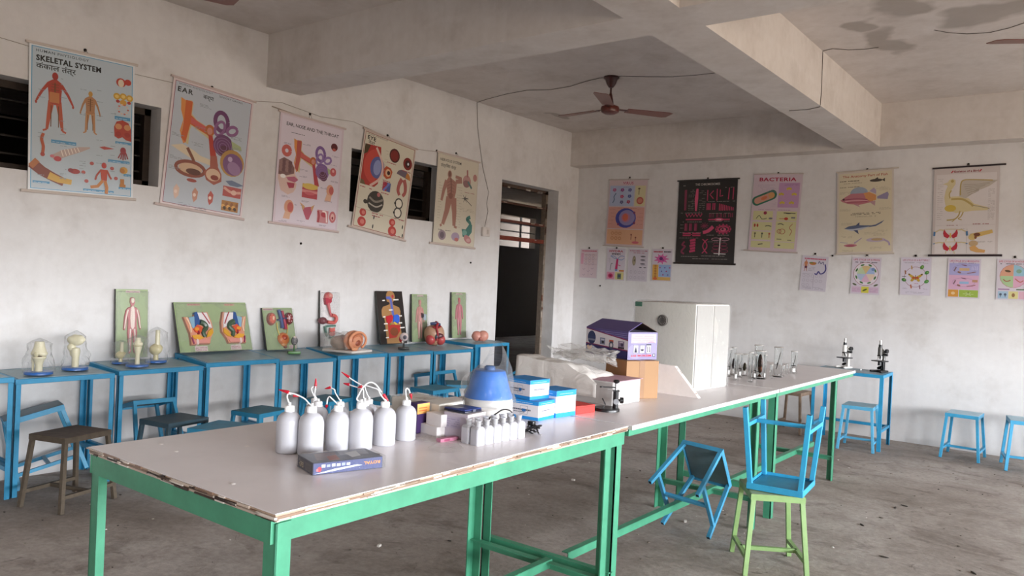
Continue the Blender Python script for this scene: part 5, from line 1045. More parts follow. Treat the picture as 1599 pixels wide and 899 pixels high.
ca = Carton((827, 624.5), (857, 621), None, 594.5, z=TT+cb.h+.002, depth=.16); banded(ca, 'blue banded carton on top, stacked on its lower neighbour', seed=5)
c3 = Carton((867.5, 652.5), (898, 648), None, 611, depth=.13); banded(c3, 'taller blue banded carton standing alone beside the red box', True, 8)
c = Carton((899, 647), (928.5, 643.5), None, 634.5, depth=.17); t = c.thing('slide_case', 'flat bright red box beside the tall blue banded carton', 'box')
mb = MB('#e0312c'); mb.box((c.w/2, c.d/2, c.h*.42), (c.w, c.d, c.h*.84), '#e2352f', bev=.0015); mb.build('base', 'card', t, smooth=False); mb = MB('#d43a33'); mb.box((c.w/2, c.d/2, c.h*.92), (c.w+.002, c.d+.002, c.h*.16), '#cf3d36', bev=.0015); mb.build('lid', 'card', t, smooth=False)

# dissecting microscope
p = T(947, 640.5); k = m_px(p, 19.5)/.075
t = thing('dissecting_microscope', 'black dissecting microscope with a round base standing on the middle table', 'microscope', p, YAW, scale=k)
mb = MB('#17171a'); mb.lathe([(0, 0), (.078, 0), (.078, .012), (.074, .018), (0, .018)], n=36); mb.build('base', 'plastic', t)
hp = hz(p, 590)/k
X = .052
mb = MB('#121214'); mb.tube([(X, 0, .018), (X, 0, hp*.62)], .017, n=16); mb.box((X, 0, hp*.62), (.04, .03, .008)); mb.build('pillar', 'plastic', t)
mb = MB('#b9b9bc'); mb.tube([(X, 0, hp*.62), (X, 0, hp*.86)], .008, n=14); mb.build('rack_tube', 'metal', t)
mb = MB('#1a1a1c'); mb.lathe([(.008, hp*.84), (.018, hp*.88), (.02, hp*.93), (.012, hp*.96), (0, hp*.96)], n=16, c=(X, 0, 0)); mb.build('clamp', 'plastic', t)
mb = MB('#8f9094'); mb.tube([(X, -.012, hp*.3), (X, -.03, hp*.3)], .017, n=18); mb.build('focus_knob', 'metal', t)
mb = MB('#1a1a1c'); mb.tube([(X, .0, hp*.33), (X+.04, .0, hp*.33)], .007, n=10); mb.tube([(X+.026, 0, hp*.33), (X+.046, 0, hp*.33)], .018, n=16); mb.build('side_knob', 'plastic', t)
mb = MB('#1a1a1c'); mb.box((X-.045, 0, hp*.72), (.085, .014, .006)); mb.tube([(X-.088, 0, hp*.705), (X-.088, 0, hp*.74)], .012, n=14); mb.build('lens_arm', 'plastic', t)
mb = MB('#d0d0d4'); mb.tube([(X-.02, 0, .64*hp), (X-.05, -.006, .65*hp)], .005, n=8); mb.build('stage_clip', 'metal', t)
mb = MB('#26262a'); mb.tube([(-.018, 0, .018), (-.018, 0, hp*.15)], .004, n=8); mb.M = Matrix.Translation((-.018, 0, hp*.27)) @ Euler((0, R(62), 0)).to_matrix().to_4x4(); mb.lathe([(0, -.003), (.022, -.003), (.022, .003), (0, .003)], n=20); mb.M = I4; mb.build('mirror', 'plastic', t)

# polystyrene block under its foam wrap
c = Carton((956, 635), (999, 627), None, 597, depth=.60)
FB = c
t = c.thing('foam_block', 'long white polystyrene block under grey foam wrap, pink sheet on its end', 'block')
mb = MB('#d9d6d4'); mb.box((c.w/2, c.d/2, c.h/2), (c.w, c.d, c.h), '#b4b1af'); mb.build('block', 'matte', t, bev=.006)
mb = MB('#b4909c'); mb.box((c.w/2+.004, .11, c.h+.002), (c.w+.002, .24, .003)); mb.build('pink_sheet', 'card', t)
mb = MB('#d9d5d0')
N1, N2 = 26, 14; G2 = []
for i in range(N1+1):
    u = i/N1; row = []
    for j in range(N2+1):
        v2 = j/N2; yy = .10+u*(c.d-.06); f = v2
        bul = .01+(.055*min(1, max(0, u-.06)/.3)+.03*u)*(.55+.45*math.sin(PI*min(1, v2*1.05)))+.018*noise.noise(V((u*6, v2*5, 3)))
        if f < .35: q = V((-.012-.012*noise.noise(V((u*7, v2*6, 1))), yy, c.h*(.25+.75*f/.35)+.004))
        else: q = V((-.012+(c.w*.9)*(f-.35)/.65, yy, c.h+bul*.9))
        if i < 3: q.z -= .01*(3-i)*(1 if f >= .35 else 0)
        q.z = max(q.z, .006); row.append(mb.v(q))
    G2.append(row)
for i in range(N1):
    for j in range(N2): mb.face([G2[i][j], G2[i+1][j], G2[i+1][j+1], G2[i][j+1]], None, 1)
o = mb.build('foam_wrap', 'foam_wrap', t); so = o.modifiers.new('thick', 'SOLIDIFY'); so.thickness = .004
# crumpled clear bag on top
p = FB.p; X = Matrix.Rotation(FB.yaw, 4, 'Z')
b0 = p+X @ V((.15, .30, FB.h+.055)); t = thing('plastic_bag', 'crumpled clear plastic bag lying on the foam wrap, against the brown carton', 'bag', b0, FB.yaw)
mb = MB('#ffffff'); crumple(mb, (0, 0, .055), (.13, .36, .05), 9, 9, 9, .05, 11, zmin=-.01); mb.build('film', 'film_dense', t)
# brown carton, purple carton
c = Carton((972, 0), (1022.5, 622.5), None, 564, depth=.22, yaw=R(62)); BC = c; c.p.y += .03
t = c.thing('brown_carton', 'brown cardboard carton under the purple printed one', 'carton'); mb = MB('#b98a5a'); mb.box((c.w/2, c.d/2, c.h/2), (c.w, c.d, c.h), '#9c7650', bev=.002, cols={0: '#a9764a'}); mb.build('carton', 'card', t, smooth=False); mb = MB('#8c643f'); mb.box((c.w*.48, -.0006, c.h/2), (c.w*.17, .0012, c.h*.99)); mb.box((c.w*.48, c.d/2, c.h+.0005), (c.w*.17, c.d, .001)); mb.build('tape', 'plastic', t, smooth=False)
z0 = TT+c.h+.002; c = Carton((979.5, 0), (1025., 561), None, 518.5, z=z0, depth=.40, yaw=R(68))
t = c.thing('printed_carton', 'purple and white printed carton with raised flaps, upside down on the brown one', 'carton'); w, d, h = c.w, c.d, c.h
mb = MB('#d5cede')
th = .003
for q, sz in (((w/2, th/2, h/2), (w, th, h)), ((w/2, d-th/2, h/2), (w, th, h)), ((th/2, d/2, h/2), (th, d-2*th, h)), ((w-th/2, d/2, h/2), (th, d-2*th, h)), ((w/2, d/2, th/2), (w-2*th, d-2*th, th))): mb.box(q, sz, '#c9c2d6')
s = facesheet(w, h, mb, FR(w, h)); s.rect(.0, .0, 1, 1, '#857ea2'); s.rect(.10, .06, .96, .40, '#b5abb2'); s.ell(.25, .7, .25, .2, '#918baa'); s.ell(.8, .6, .2, .2, '#8f88a8')
for k in range(4): s.lines(.14, .13+.07*k, .92, .15+.07*k, 1, '#cf8f84', k+2, .012, .9)
for k in range(3):
    x = .18+.22*k; s.rect(x, .47, x+.17, .77, '#2a2a40'); s.rect(x+.008, .478, x+.162, .762, '#c5c0cc')
s.poly([(.25, .56), (.275, .56), (.31, .74), (.215, .74)], '#20203a'); s.rect(.255, .52, .27, .6, '#20203a'); s.ell(.485, .62, .06, .05, '#20203a', 0, 12, 0, PI); s.stroke([(.485, .5), (.485, .62)], .012, '#20203a')
for x in (.67, .74): s.stroke([(x, .52), (x, .70)], .018, '#20203a'); s.poly([(x-.02, .68), (x+.02, .68), (x, .75)], '#20203a')
s.rect(.62, .43, .79, .47, '#3a3a50'); s.text('MEDICAL KIT', .45, .82, .07, '#c92f3f', .02, .70, 'c', 1., True); s.rect(.86, .78, .93, .9, '#2a2a40'); s.rect(.875, .8, .915, .88, '#d9d4e6')
s = facesheet(d, h, mb, FL(d, h)); s.rect(0, 0, 1, 1, '#e6e0e4'); s.poly([(.0, .0), (1, .0), (1, .28), (.0, .02)], '#5a4a86')
for k in range(3): s.poly([(.35+.1*k, .07+.06*k), (1, .06+.07*k), (1, .075+.07*k), (.35+.1*k, .085+.06*k)], '#8f8ac0')
s.poly([(.0, .02), (1, .28), (1, .325), (.0, .05)], '#8a2558'); s.poly([(0, .62), (1, .70), (1, 1), (0, 1)], '#2b2562'); s.poly([(0, .585), (1, .655), (1, .70), (0, .62)], '#8a2558')
s.ell(.14, .37, .10, .10, '#2a3560'); s.rect(.05, .32, .235, .42, '#2f3a68'); s.rect(.05, .42, .23, .49, '#7d8098'); s.rect(.35, .33, .47, .58, '#7d7f98'); s.rect(.37, .37, .45, .43, '#c5c6d4'); s.ell(.42, .49, .03, .02, '#2a2a30'); s.rect(.57, .37, .67, .46, '#c9502f'); s.rect(.59, .42, .66, .49, '#5f2a20'); s.ring(.62, .56, .04, .045, .025, '#4a5068'); s.rect(.78, .36, .92, .64, '#8f7f98'); s.ell(.87, .48, .03, .03, '#4a3a5a'); s.rect(.78, .58, .92, .64, '#2a2028'); s.rect(.81, .39, .89, .43, '#d0c4d4')
s.poly([(.03, .72), (.06, .66), (.1, .72), (.15, .66), (.16, .76), (.1, .86), (.05, .82)], '#c98a4a')
mb.M = I4; mb.build('carton', 'card', t, smooth=False)
hr = .052
for nm, x0, sg in (('flap', 0, 1), ('flap', w, -1)):
    mb = MB('#6a5f94'); mb.bar((x0, d/2, h), (x0+sg*w*.52, d/2, h+hr), d*1.0, .003, '#6f6496', up=(-1*0, 0, 1)) if 0 else None
    q = [(x0, 0, h), (x0, d, h), (x0+sg*w*.5, d*.97, h+hr), (x0+sg*w*.5, .03*d, h+hr)]
    mb.poly(q, '#5f5388' if sg > 0 else '#5a4a40'); o = mb.build(nm, 'card', t, smooth=False); so = o.modifiers.new('thick', 'SOLIDIFY'); so.thickness = .003

# white cabinet (incubator) in stretch film
c = Carton((1081, 611.5), (1133.5, 603), None, 475, depth=.5); IC = c
c.d = .44
t = c.thing('incubator_cabinet', 'tall white cabinet with a round dial, wrapped in stretch film', 'cabinet'); w, d, h = c.w, c.d, c.h
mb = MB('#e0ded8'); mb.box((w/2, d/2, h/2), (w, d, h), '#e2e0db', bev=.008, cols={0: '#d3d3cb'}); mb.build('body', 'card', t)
mb = MB('#a9a7a3'); mb.box((w*.25, -.003, h/2), (w*.47, .006, h*.97)); mb.box((w*.75, -.003, h/2), (w*.47, .006, h*.97)); mb.build('door', 'card', t, bev=.002)
dy = 0
pd = None
# the dial sits on the long side, x = 0 face
d1 = ray(1035, 500); nx = V((math.cos(c.yaw), math.sin(c.yaw), 0)); tt2 = (c.p-CC).dot(nx)/d1.dot(nx); pd = CC+d1*tt2-c.p; pd = V((pd.dot(nx), pd.dot(V((-nx.y, nx.x, 0))), pd.z))
rdial = .036
mb = MB('#5f5c58'); mb.M = Matrix.Translation((-.0, pd.y, pd.z)) @ Matrix(((0, 0, -1), (-1, 0, 0), (0, 1, 0))).to_4x4(); mb.lathe([(0, 0), (rdial, 0), (rdial, .008), (rdial*.86, .012), (rdial*.8, .008), (0, .008)], n=28, cols=['#363432', '#55524e', '#6d6964', '#383634', '#403d3a'])
for k in range(12): mb.box((rdial*.62*math.cos(k*.52), rdial*.62*math.sin(k*.52), .009), (.005, .005, .002), '#8a8680')
mb.box((0, .01, .0095), (.004, .03, .002), '#2a2826'); mb.M = I4; mb.build('dial', 'plastic', t)
mb = MB('#2f6a54'); mb.box((-.002, d-.03, h-.02), (.004, .05, .03)); mb.build('green_label', 'card', t)
mb = MB('#ffffff'); crumple(mb, (w/2, d/2, h/2+.003), (w+.016, d+.016, h+.006), 14, 14, 14, .004, 21, zmin=.002); mb.build('stretch_film', 'film', t)
# slanted white panel standing before the cabinet
A = T(1091, 622); q1, q2 = ony(1053.7, 571.5, A.y), ony(1023, 566.8, A.y)
t = thing('white_panel', 'white foam panel with a slanted edge standing before the cabinet, behind the brown carton', 'panel', A, 0)
mb = MB('#e4dcd8'); mb.M = Matrix(((1, 0, 0, 0), (0, 0, 1, 0), (0, 1, 0, 0), (0, 0, 0, 1)))
mb.prism([(0, 0), (-.34, 0), (-.34, q2.z-TT), (q1.x-A.x, q1.z-TT)], 0, .03, '#ded5d1', 0, '#efe9e6')
rd = random.Random(4); sl = V((q1.x-A.x, q1.z-TT, 0))
for k in range(18): f = rd.uniform(.05, .95); mb.box((sl.x*f+.0005, sl.y*f, rd.uniform(.004, .026)), (.004, rd.uniform(.008, .02), .005), rd.choice(['#c9bcb4', '#f6f2ee', '#a5988f', '#8a7d74']))
mb.M = I4; mb.build('panel', 'matte', t, bev=.002)

# specimen jars
def jcrop(x, y): return (1130+x/11.24, 525+y/11.24)
GJ = 'glass specimen jars on the far table'
def jar(label, x, yb, yt, w, spec, stop=True, lab=True, round_=True, lid='#b9b3ad'):
    p = T(*jcrop(x, yb)); r = m_px(p, w/11.24/2); p = p+V((CF.x, CF.y, 0)).normalized()*r*.7; H = hz(p, jcrop(x, yt)[1])
    t = thing('specimen_jar', label, 'jar', p, 0, GJ)
    mb = MB('#ffffff'); th = min(.0025, r*.2)
    mb.lathe([(0, 0), (r*1.0, 0), (r, .006), (r*.94, .01), (r*.92, .014), (r*.92, H*.95), (r, H*.97), (r, H), (r-th*1.4, H), (r*.92-th, H*.95), (r*.92-th, .016), (0, .016)], n=24); mb.build('glass', 'jar_glass', t)
    mb = MB(lid); mb.lathe([(0, H), (r*1.05, H), (r*1.06, H+.004), (0, H+.004)], n=24); mb.build('lid', 'plastic', t)
    if spec:
        kind, col = spec; mb = MB(col); hi = H*.85
        if kind == 'fish': mb.ell((0, 0, H*.55), (r*.5, r*.28, H*.36), col, 12); mb.poly([(0, 0, H*.2), (-r*.4, 0, H*.08), (r*.4, 0, H*.08)], '#b0623a'); mb.ell((r*.1, -r*.1, H*.36), (r*.4, r*.25, H*.14), '#b8602f', 10)
        if kind == 'worm': mb.tube(spline([(r*.4*math.sin(q*1.3), r*.3*math.cos(q), H*(.15+.1*q)) for q in range(8)], 4), r*.1, n=7)
        if kind == 'plant': mb.tube(spline([(-r*.4, 0, H*.25), (0, 0, H*.5), (r*.45, 0, H*.85)], 5), [r*.09]*10+[r*.04], n=6); mb.ell((-r*.2, 0, H*.42), (r*.12, r*.08, H*.07), col, 8)
        if kind == 'lump': mb.ell((0, 0, H*.42), (r*.55, r*.5, H*.2), col, 10, f=lambda d: 1+.2*noise.noise(d*2))
        mb.build('specimen', 'model', t)
    if stop: mb = MB('#221e1c'); mb.box((0, 0, H*.36), (r*1.3, r*.5, H*.03)); mb.build('mount', 'plastic', t)
    if lab:
        mb = MB('#f2f0ee'); rr2 = r*.935; a0 = math.atan2(-p.y, -p.x)
        for k in range(6):
            a, b = a0-.5+k*.16, a0-.5+(k+1)*.16; mb.poly([(rr2*math.cos(a), rr2*math.sin(a), H*.08), (rr2*math.cos(b), rr2*math.sin(b), H*.08), (rr2*math.cos(b), rr2*math.sin(b), H*.24), (rr2*math.cos(a), rr2*math.sin(a), H*.24)])
        mb.build('paper_label', 'card', t)
for q in (('specimen jar half hidden by the white cabinet', 92, 705, 222, 74, ('worm', '#8a8078')), ('specimen jar with a purplish lump in it close to the white cabinet', 172, 680, 200, 92, ('lump', '#5f4a50')),
          ('slim specimen jar in the front row before the purplish one', 218, 772, 312, 84, ('plant', '#b5aea5'), False), ('specimen jar with a white label and dark mount, third along the front', 292, 716, 312, 76, ('worm', '#7d746c')),
          ('specimen jar holding a yellow brown lump', 372, 692, 318, 112, ('lump', '#a08a62')), ('front specimen jar standing nearest to the table edge, nearly empty', 470, 800, 290, 84, None, False, False), ('short specimen jar with a white label before the brown fish', 548, 752, 330, 66, ('worm', '#8a7f74')),
          ('specimen jar with the big brown fish', 648, 750, 262, 178, ('fish', '#5f4034'), False, False), ('narrow specimen jar right beside the brown fish', 722, 748, 330, 52, ('plant', '#c9c2ba'), False), ('small stubby specimen jar with no label, right of the fish', 838, 735, 500, 58, None, False, False),
          ('tallest specimen jar with a dark dried plant and a thick lid', 962, 716, 195, 150, ('plant', '#4a4038'), False, False, True, '#8a8076'), ('small specimen jar in the row of three beyond the tallest jar, first', 1050, 695, 515, 44, None, False, False),
          ('small specimen jar in the row of three beyond the tallest jar, second', 1112, 662, 490, 44, None, False, False), ('small specimen jar in the row of three beyond the tallest jar, last', 1168, 648, 470, 40, None, False, False), ('last specimen jar at the far end with a slanting dark twig', 1240, 655, 268, 112, ('plant', '#57524c'))): jar(*q)
for q in (('tall jar of the back row with a stack of two flat lids', 615, 640, 160, 150, ('lump', '#9a9088'), False, False),): jar(*q)

# the two compound microscopes
def microscope(label, px, py, ptop, body, dark, base, rz):
    z = .745; p = onz(px, py, z); H = hz(p, ptop); k = H/.30
    t = thing('compound_microscope', label, 'microscope', p, rz, 'compound microscopes on the blue bench', scale=k)
    mb = MB(base); mb.prism([(-.06, -.075), (-.04, -.075), (-.02, -.01), (.02, -.01), (.04, -.075), (.06, -.075), (.055, .05), (.03, .07), (-.03, .07), (-.055, .05)], 0, .018); mb.build('base', 'plastic', t, bev=.003)
    mb = MB(body if base != '#1b1b1d' else dark); mb.box((0, .04, .055), (.035, .03, .08)); mb.build('pillar', 'plastic', t, bev=.003)
    mb = MB(dark); mb.box((0, -.01, .105), (.115, .105, .010)); mb.build('stage', 'plastic', t, bev=.002)
    mb = MB('#2a2a2c'); mb.tube([(0, -.012, .062), (0, -.012, .1)], .017, n=16); mb.build('condenser', 'plastic', t)
    mb = MB('#3a3a3e'); mb.M = Matrix.Translation((0, -.012, .04)) @ Euler((R(35), 0, 0)).to_matrix().to_4x4(); mb.lathe([(0, -.003), (.022, -.003), (.022, .003), (0, .003)], n=18); mb.M = I4; mb.build('mirror', 'metal', t)
    mb = MB(body); mb.tube(spline([(0, .045, .09), (0, .055, .13), (0, .05, .18), (0, .02, .205)], 5), .015, n=12); mb.build('arm', 'plastic', t)
    mb = MB(body); mb.tube([(0, -.012, .165), (0, -.012, .235)], .021, n=18); mb.build('head', 'plastic', t)
    mb = MB(dark); mb.tube([(0, -.012, .235), (0, -.012, .262)], .016, n=16); mb.build('draw_tube', 'plastic', t)
    mb = MB('#d5d2ce'); mb.tube([(0, -.012, .262), (0, -.012, .30)], .011, n=16); mb.build('eyepiece', 'metal', t)
    mb = MB(dark); mb.lathe([(.0, .148), (.026, .15), (.024, .162), (.012, .167), (0, .167)], n=20, c=(0, -.012, 0)); mb.build('nosepiece', 'plastic', t)
    for a in (0, 2.1, 4.2):
        mb = MB('#b5b1ac'); mb.tube([(.013*math.cos(a), -.012+.013*math.sin(a), .15), (.018*math.cos(a), -.012+.018*math.sin(a), .122)], [.008, .005], n=10); mb.build('objective', 'metal', t)
    for z2, r2 in ((.2, .02), (.165, .012)):
        mb = MB('#1c1c1e'); mb.tube([(-.034, .04, z2), (.034, .04, z2)], .006, n=8); mb.tube([(.026, .04, z2), (.044, .04, z2)], r2, n=16); mb.tube([(-.026, .04, z2), (-.044, .04, z2)], r2, n=16); mb.build('focus_knob', 'plastic', t)
microscope('white microscope with a dark stage on the blue bench', 1319, 574, 528.5, '#e3e0db', '#27272b', '#e6e3de', R(-25))
microscope('black microscope on the end of the blue bench', 1374, 580.5, 531.5, '#55534f', '#1b1b1d', '#1b1b1d', R(-20))
p = onz(1344, 578.3, .745); mb = MB('#f4f2f0'); mb.ell((0, 0, .0085), (.009, .009, .009), n=12); o = mb.build('cotton_ball', 'matte'); o.location = p; tag(o, 'tiny white cotton ball between the two microscopes', 'cotton ball')
# loose film sheets
for k, (lab, pts) in enumerate((('flat clear plastic sheet nearest the last wash bottle', [(647, 683), (660, 676), (688, 681), (684, 691), (662, 692)]), ('flat clear plastic sheet with a bright crease, before the pink strip', [(668, 700), (688, 692), (716, 694), (726, 703), (706, 709), (684, 708)]))):
    P3 = [T(*q) for q in pts]; ct = sum(P3, V())/len(P3); t = thing('plastic_sheet', lab, 'sheet', ct, 0, 'clear plastic sheets on the near table'); mb = MB('#ffffff'); rings = []
    for j in range(6):
        ring = []
        for i in range(30):
            a = i/30*len(P3); i0 = int(a) % len(P3); q = P3[i0].lerp(P3[(i0+1) % len(P3)], a-int(a))-ct; q = q*(j/5 if j else .02); q.z = .003+.007*abs(noise.noise(V((q.x*60, q.y*60, k*7))))
            ring.append(mb.v(q))
        rings.append(ring)
    for j in range(5):
        for i in range(30): mb.face([rings[j][i], rings[j][(i+1) % 30], rings[j+1][(i+1) % 30], rings[j+1][i]], None, 1)
    mb.build('film', 'film_dense', t)
# ------------------------------------------------------------------ anatomy models on the blue benches
def board(label, zb, TL, TR, BL, paint, col, relief=None, th=.018, back='#2a2a24', film_=True, xt=-5.80, group='upright anatomy boards along the wall'):
    """board standing on the bench, its top resting on the wall; returns after painting in (u, v) with raised reliefs"""
    zb += .028; a, b = onx(*TL, xt), onx(*TR, xt); c = onz(*BL, zb+.001)
    if c.x < -5.765: c = onx(*BL, -5.765); c.z = zb+.001
    y = V((0, b.y-a.y, 0)); W = y.length; ux = V((0, 1, 0)); up = V((xt, a.y, (a.z+b.z)/2))-V((c.x, a.y+(c.y-a.y)*.5, zb)); up.x = xt-c.x
    up = V((xt-c.x, (a.y-c.y)*.0, a.z-zb)); H = up.length; uy = up.normalized(); ux = (ux-uy*ux.dot(uy)).normalized(); n = ux.cross(uy)
    o = V((xt, a.y, a.z))+ux*(W/2)-uy*(H/2); mt = Matrix.Translation(o) @ Matrix((ux, uy, n)).transposed().to_4x4()
    t = thing('anatomy_board', label, 'model', mat=mt, group=group)
    sh = Sheet(W, H, col); sh.mb.keep = False; mb = sh.mb; mb.box((0, 0, -th/2), (W, H, th), back, cols={5: col}); sh.k = 2
    paint(sh); mb.build('backing_board', 'model', t, smooth=False)
    for k, (nm, fn) in enumerate(relief or []):
        r = Relief(W, H); fn(r); r.mb.build(nm, 'model', t, smooth=False)
    if film_:
        mb = MB('#ffffff'); crumple(mb, (0, -H*.02, .012), (W*.985, H*.97, .022), 8, 8, 8, .006, len(label), zmin=None); mb.build('film_wrap', 'film', t)
    return t
class Relief:
    def __init__(s, W, H): s.W, s.H, s.mb = W, H, MB(); s.a = W/H; s.k = 0
    def P(s, u, v): return ((u-.5)*s.W, (.5-v)*s.H)
    def pr(s, pts, col, h=.012, z=0.0005, inset=.004, side=None): s.k += 1; s.mb.prism([s.P(*p) for p in pts], z, z+h+s.k*.0003, col, inset, side); return s
    def ov(s, u, v, ru, rv, col, h=.012, z=0.0005, rot=0, inset=.006): return s.pr([(p[0], v+(p[1]-v)*s.a) for p in oval((u, v), ru, rv, 18, rot)], col, h, z, inset)
    def bl(s, u, v, ru, rv, col, h=.015):
        p = s.P(u, v); s.mb.ell((p[0], p[1], 0.001), (ru*s.W, rv*s.W, h), col, 12); return s
    def tb(s, pts, w, col, z=.008):
        q = spline([(*s.P(*p), z) for p in pts], 5); s.mb.tube(q, [w[0]*s.W/2+(w[1]-w[0])*s.W/2*i/(len(q)-1) for i in range(len(q))] if isinstance(w, tuple) else w*s.W/2, col, 8); return s
def body_relief(skin, inner, inner2, head=None):
    def fn(r):
        A = [(.5, .115), (.43, .125), (.42, .19), (.45, .225), (.46, .25), (.36, .27), (.29, .31), (.25, .40), (.23, .50), (.215, .58), (.245, .60), (.28, .56), (.31, .46), (.34, .38), (.36, .46), (.35, .56), (.34, .64), (.37, .78), (.40, .90), (.37, .93), (.42, .945), (.46, .92), (.47, .78), (.49, .64)]
        B = A+[(1-u, v) for u, v in A[::-1]]; r.pr(B, skin, .008, .0005, .004)
        r.ov(.5, .165, .07, .10, head or inner2, .013); r.pr([(.46, .25), (.54, .25), (.57, .30), (.59, .42), (.56, .56), (.5, .6), (.44, .56), (.41, .42), (.43, .30)], inner, .011)
        for sx in (-1, 1): r.tb([(.5+sx*.14, .30), (.5+sx*.20, .42), (.5+sx*.245, .57)], (.045, .03), inner2); r.tb([(.5+sx*.06, .58), (.5+sx*.08, .72), (.5+sx*.085, .91)], (.06, .035), inner)
        r.tb([(.5, .24), (.5, .36), (.5, .52)], .03, inner2, .013)
        for k in range(6): r.tb([(.44, .30+.03*k), (.5, .29+.03*k), (.56, .30+.03*k)], .014, inner2, .012)
    return fn
GB = '#93a577'
def title_strip(a, b, c, d):
    def f(s): s.rect(0, 0, 1, 1, GB); s.rect(a, b, c, d, '#d3b9b5'); s.lines(a+.03, b+.004, c-.03, d, 1, '#a86a74', 3, .02, 1)
    return f
z = BH[2]; board('tall green board with a whole body skeleton behind three bagged joints', z, (181, 451), (231, 451), (186.5, 556), title_strip(.3, .02, .75, .05), GB, [('body_figure', body_relief('#b5686a', '#e0ccc2', '#e6dccf', '#d9cdbb'))])
def pelvis_paint(s):
    s.rect(0, 0, 1, 1, GB)
    for a, b in ((.17, .35), (.68, .83)): s.rect(a, .02, b, .07, '#b09a80'); s.lines(a+.01, .03, b-.01, .06, 1, '#b5505f', 3, .008, 1)
    for a, b in ((.2, .37), (.69, .84)): s.rect(a, .88, b, .985, '#c9b9b5'); s.lines(a+.01, .9, b-.01, .98, 3, '#a0606a', 5, .006, 1)
def pelvis(o, flip):
    X = lambda u: o+(u if not flip else .42-u)*.93
    q = lambda *P: [(X(u), v) for u, v in P]
    def fn(r):
        r.pr(q((.02, .30), (.08, .30), (.13, .45), (.18, .24), (.38, .20), (.43, .42), (.44, .62), (.38, .76), (.36, .86), (.20, .86), (.17, .87), (.08, .87), (.08, .64), (.05, .48)), '#c98a70', .022, .0005, .006, '#a86a54')
        r.pr(q((.09, .32), (.17, .29), (.24, .50), (.17, .60), (.12, .52)), '#7fa3b8', .026); r.pr(q((.18, .22), (.22, .20), (.26, .46), (.16, .52)), '#2f4f86', .029); r.pr(q((.21, .22), (.36, .22), (.40, .42), (.41, .55), (.32, .50), (.24, .42)), '#d6cfcf', .027)
        r.tb(q((.29, .22), (.33, .32), (.38, .46)), .014, '#a83a44', .031); r.tb(q((.24, .42), (.29, .45), (.32, .53), (.27, .62), (.29, .72)), (.075, .05), '#3f5540', .03)
        r.pr(q((.13, .55), (.2, .46), (.27, .52), (.26, .60), (.22, .66), (.15, .62)), '#c9502f', .03); r.ov(X(.18), .56, .04, .03, '#d98f2f', .034); r.ov(X(.2), .63, .02, .035, '#8a2030', .034); r.pr(q((.34, .60), (.41, .54), (.42, .64), (.36, .72), (.30, .74)), '#c9942c', .03); r.pr(q((.10, .68), (.2, .66), (.28, .74), (.2, .78), (.11, .74)), '#d69a34', .029)
        r.pr(q((.10, .78), (.2, .76), (.36, .77), (.34, .84), (.12, .85)), '#cf8a80', .027); r.tb(q((.1, .72), (.11, .8), (.12, .85)), .02, '#8a2550', .03); r.ov(X(.17), .81, .025, .045, '#d9c0bb', .03); r.tb(q((.06, .32), (.1, .48), (.1, .62)), .02, '#e0c2a4', .026)
    return fn
z = BH[3]; board('wide green board with two coloured pelvis sections', z, (270.6, 471.7), (383, 473), (277, 551), pelvis_paint, GB, [('pelvis_section', pelvis(.06, False)), ('pelvis_section', pelvis(.585, True))])
def kidney(r):
    r.tb([(.5, .06), (.53, .18), (.55, .34), (.55, .50)], (.10, .11), '#3a4a78', .016); r.tb([(.62, .08), (.63, .22), (.66, .40), (.66, .53)], (.08, .11), '#a02a44', .014)
    r.tb([(.42, .30), (.55, .30)], .05, '#3a4a78', .016); r.tb([(.6, .27), (.84, .27)], .06, '#3a4060', .02)
def kid(u, c1, c2, c3):
    def fn(r):
        r.ov(u, .27, .145, .19, c1, .022, rot=.2); r.ov(u, .27, .115, .15, c2, .027, rot=.2); r.ov(u+(.03 if u < .5 else -.02), .26, .05, .08, c3, .03, rot=.2)
        for k in range(6): r.ov(u+.08*math.cos(k*1.05), .27+.10*math.sin(k*1.05)*r.a, .03, .035, c3 if u > .5 else '#b5564a', .029)
    return fn
def blad(r): r.tb([(.40, .36), (.40, .52), (.44, .66)], .03, '#c9b04a', .01); r.tb([(.76, .36), (.74, .52), (.68, .66)], .03, '#c9b04a', .01); r.bl(.57, .75, .20, .19, '#c9743a', .03); r.bl(.57, .73, .13, .11, '#a8432a', .038); r.bl(.57, .88, .10, .07, '#c98a4a', .02); r.bl(.6, .94, .06, .05, '#7d3a24', .02)
def kp(s): s.rect(0, 0, 1, 1, GB); s.rect(.02, .01, .35, .06, '#c5a9a4'); s.lines(.04, .02, .33, .05, 1, '#9c5f6a', 2, .02, 1); s.rect(.75, .9, .98, .985, '#c9b0b0'); s.lines(.77, .91, .96, .98, 3, '#8f5f6a', 2, .012, 1)
z = BH[4]; board('green board leaning back, with two kidneys and red and blue vessels', z, (409, 480.5), (455.6, 479.5), (426, 546), kp, GB, [('kidney', kid(.24, '#8f4a40', '#bf6a5a', '#d9b59a')), ('kidney', kid(.82, '#5a2024', '#7d2c30', '#c9b0b0')), ('blood_vessels', kidney), ('bladder', blad)])
def dig_p(s): s.rect(0, 0, 1, 1, '#d6d2d2'); s.poly([(.1, .62), (.75, .62), (.72, .93), (.35, .9), (.12, .74)], '#c9d0c9'); s.lines(.62, .1, .95, .5, 9, '#a8a0a4', 3, .01, .4)
def dig1(r): r.bl(.42, .11, .24, .22, '#b5504f', .035); r.bl(.46, .09, .17, .14, '#c98a80', .045); r.pr([(.16, .13), (.52, .12), (.55, .2), (.35, .27), (.2, .25)], '#a8243a', .03); r.tb([(.35, .22), (.42, .33), (.52, .46)], (.16, .09), '#b5595c', .02)
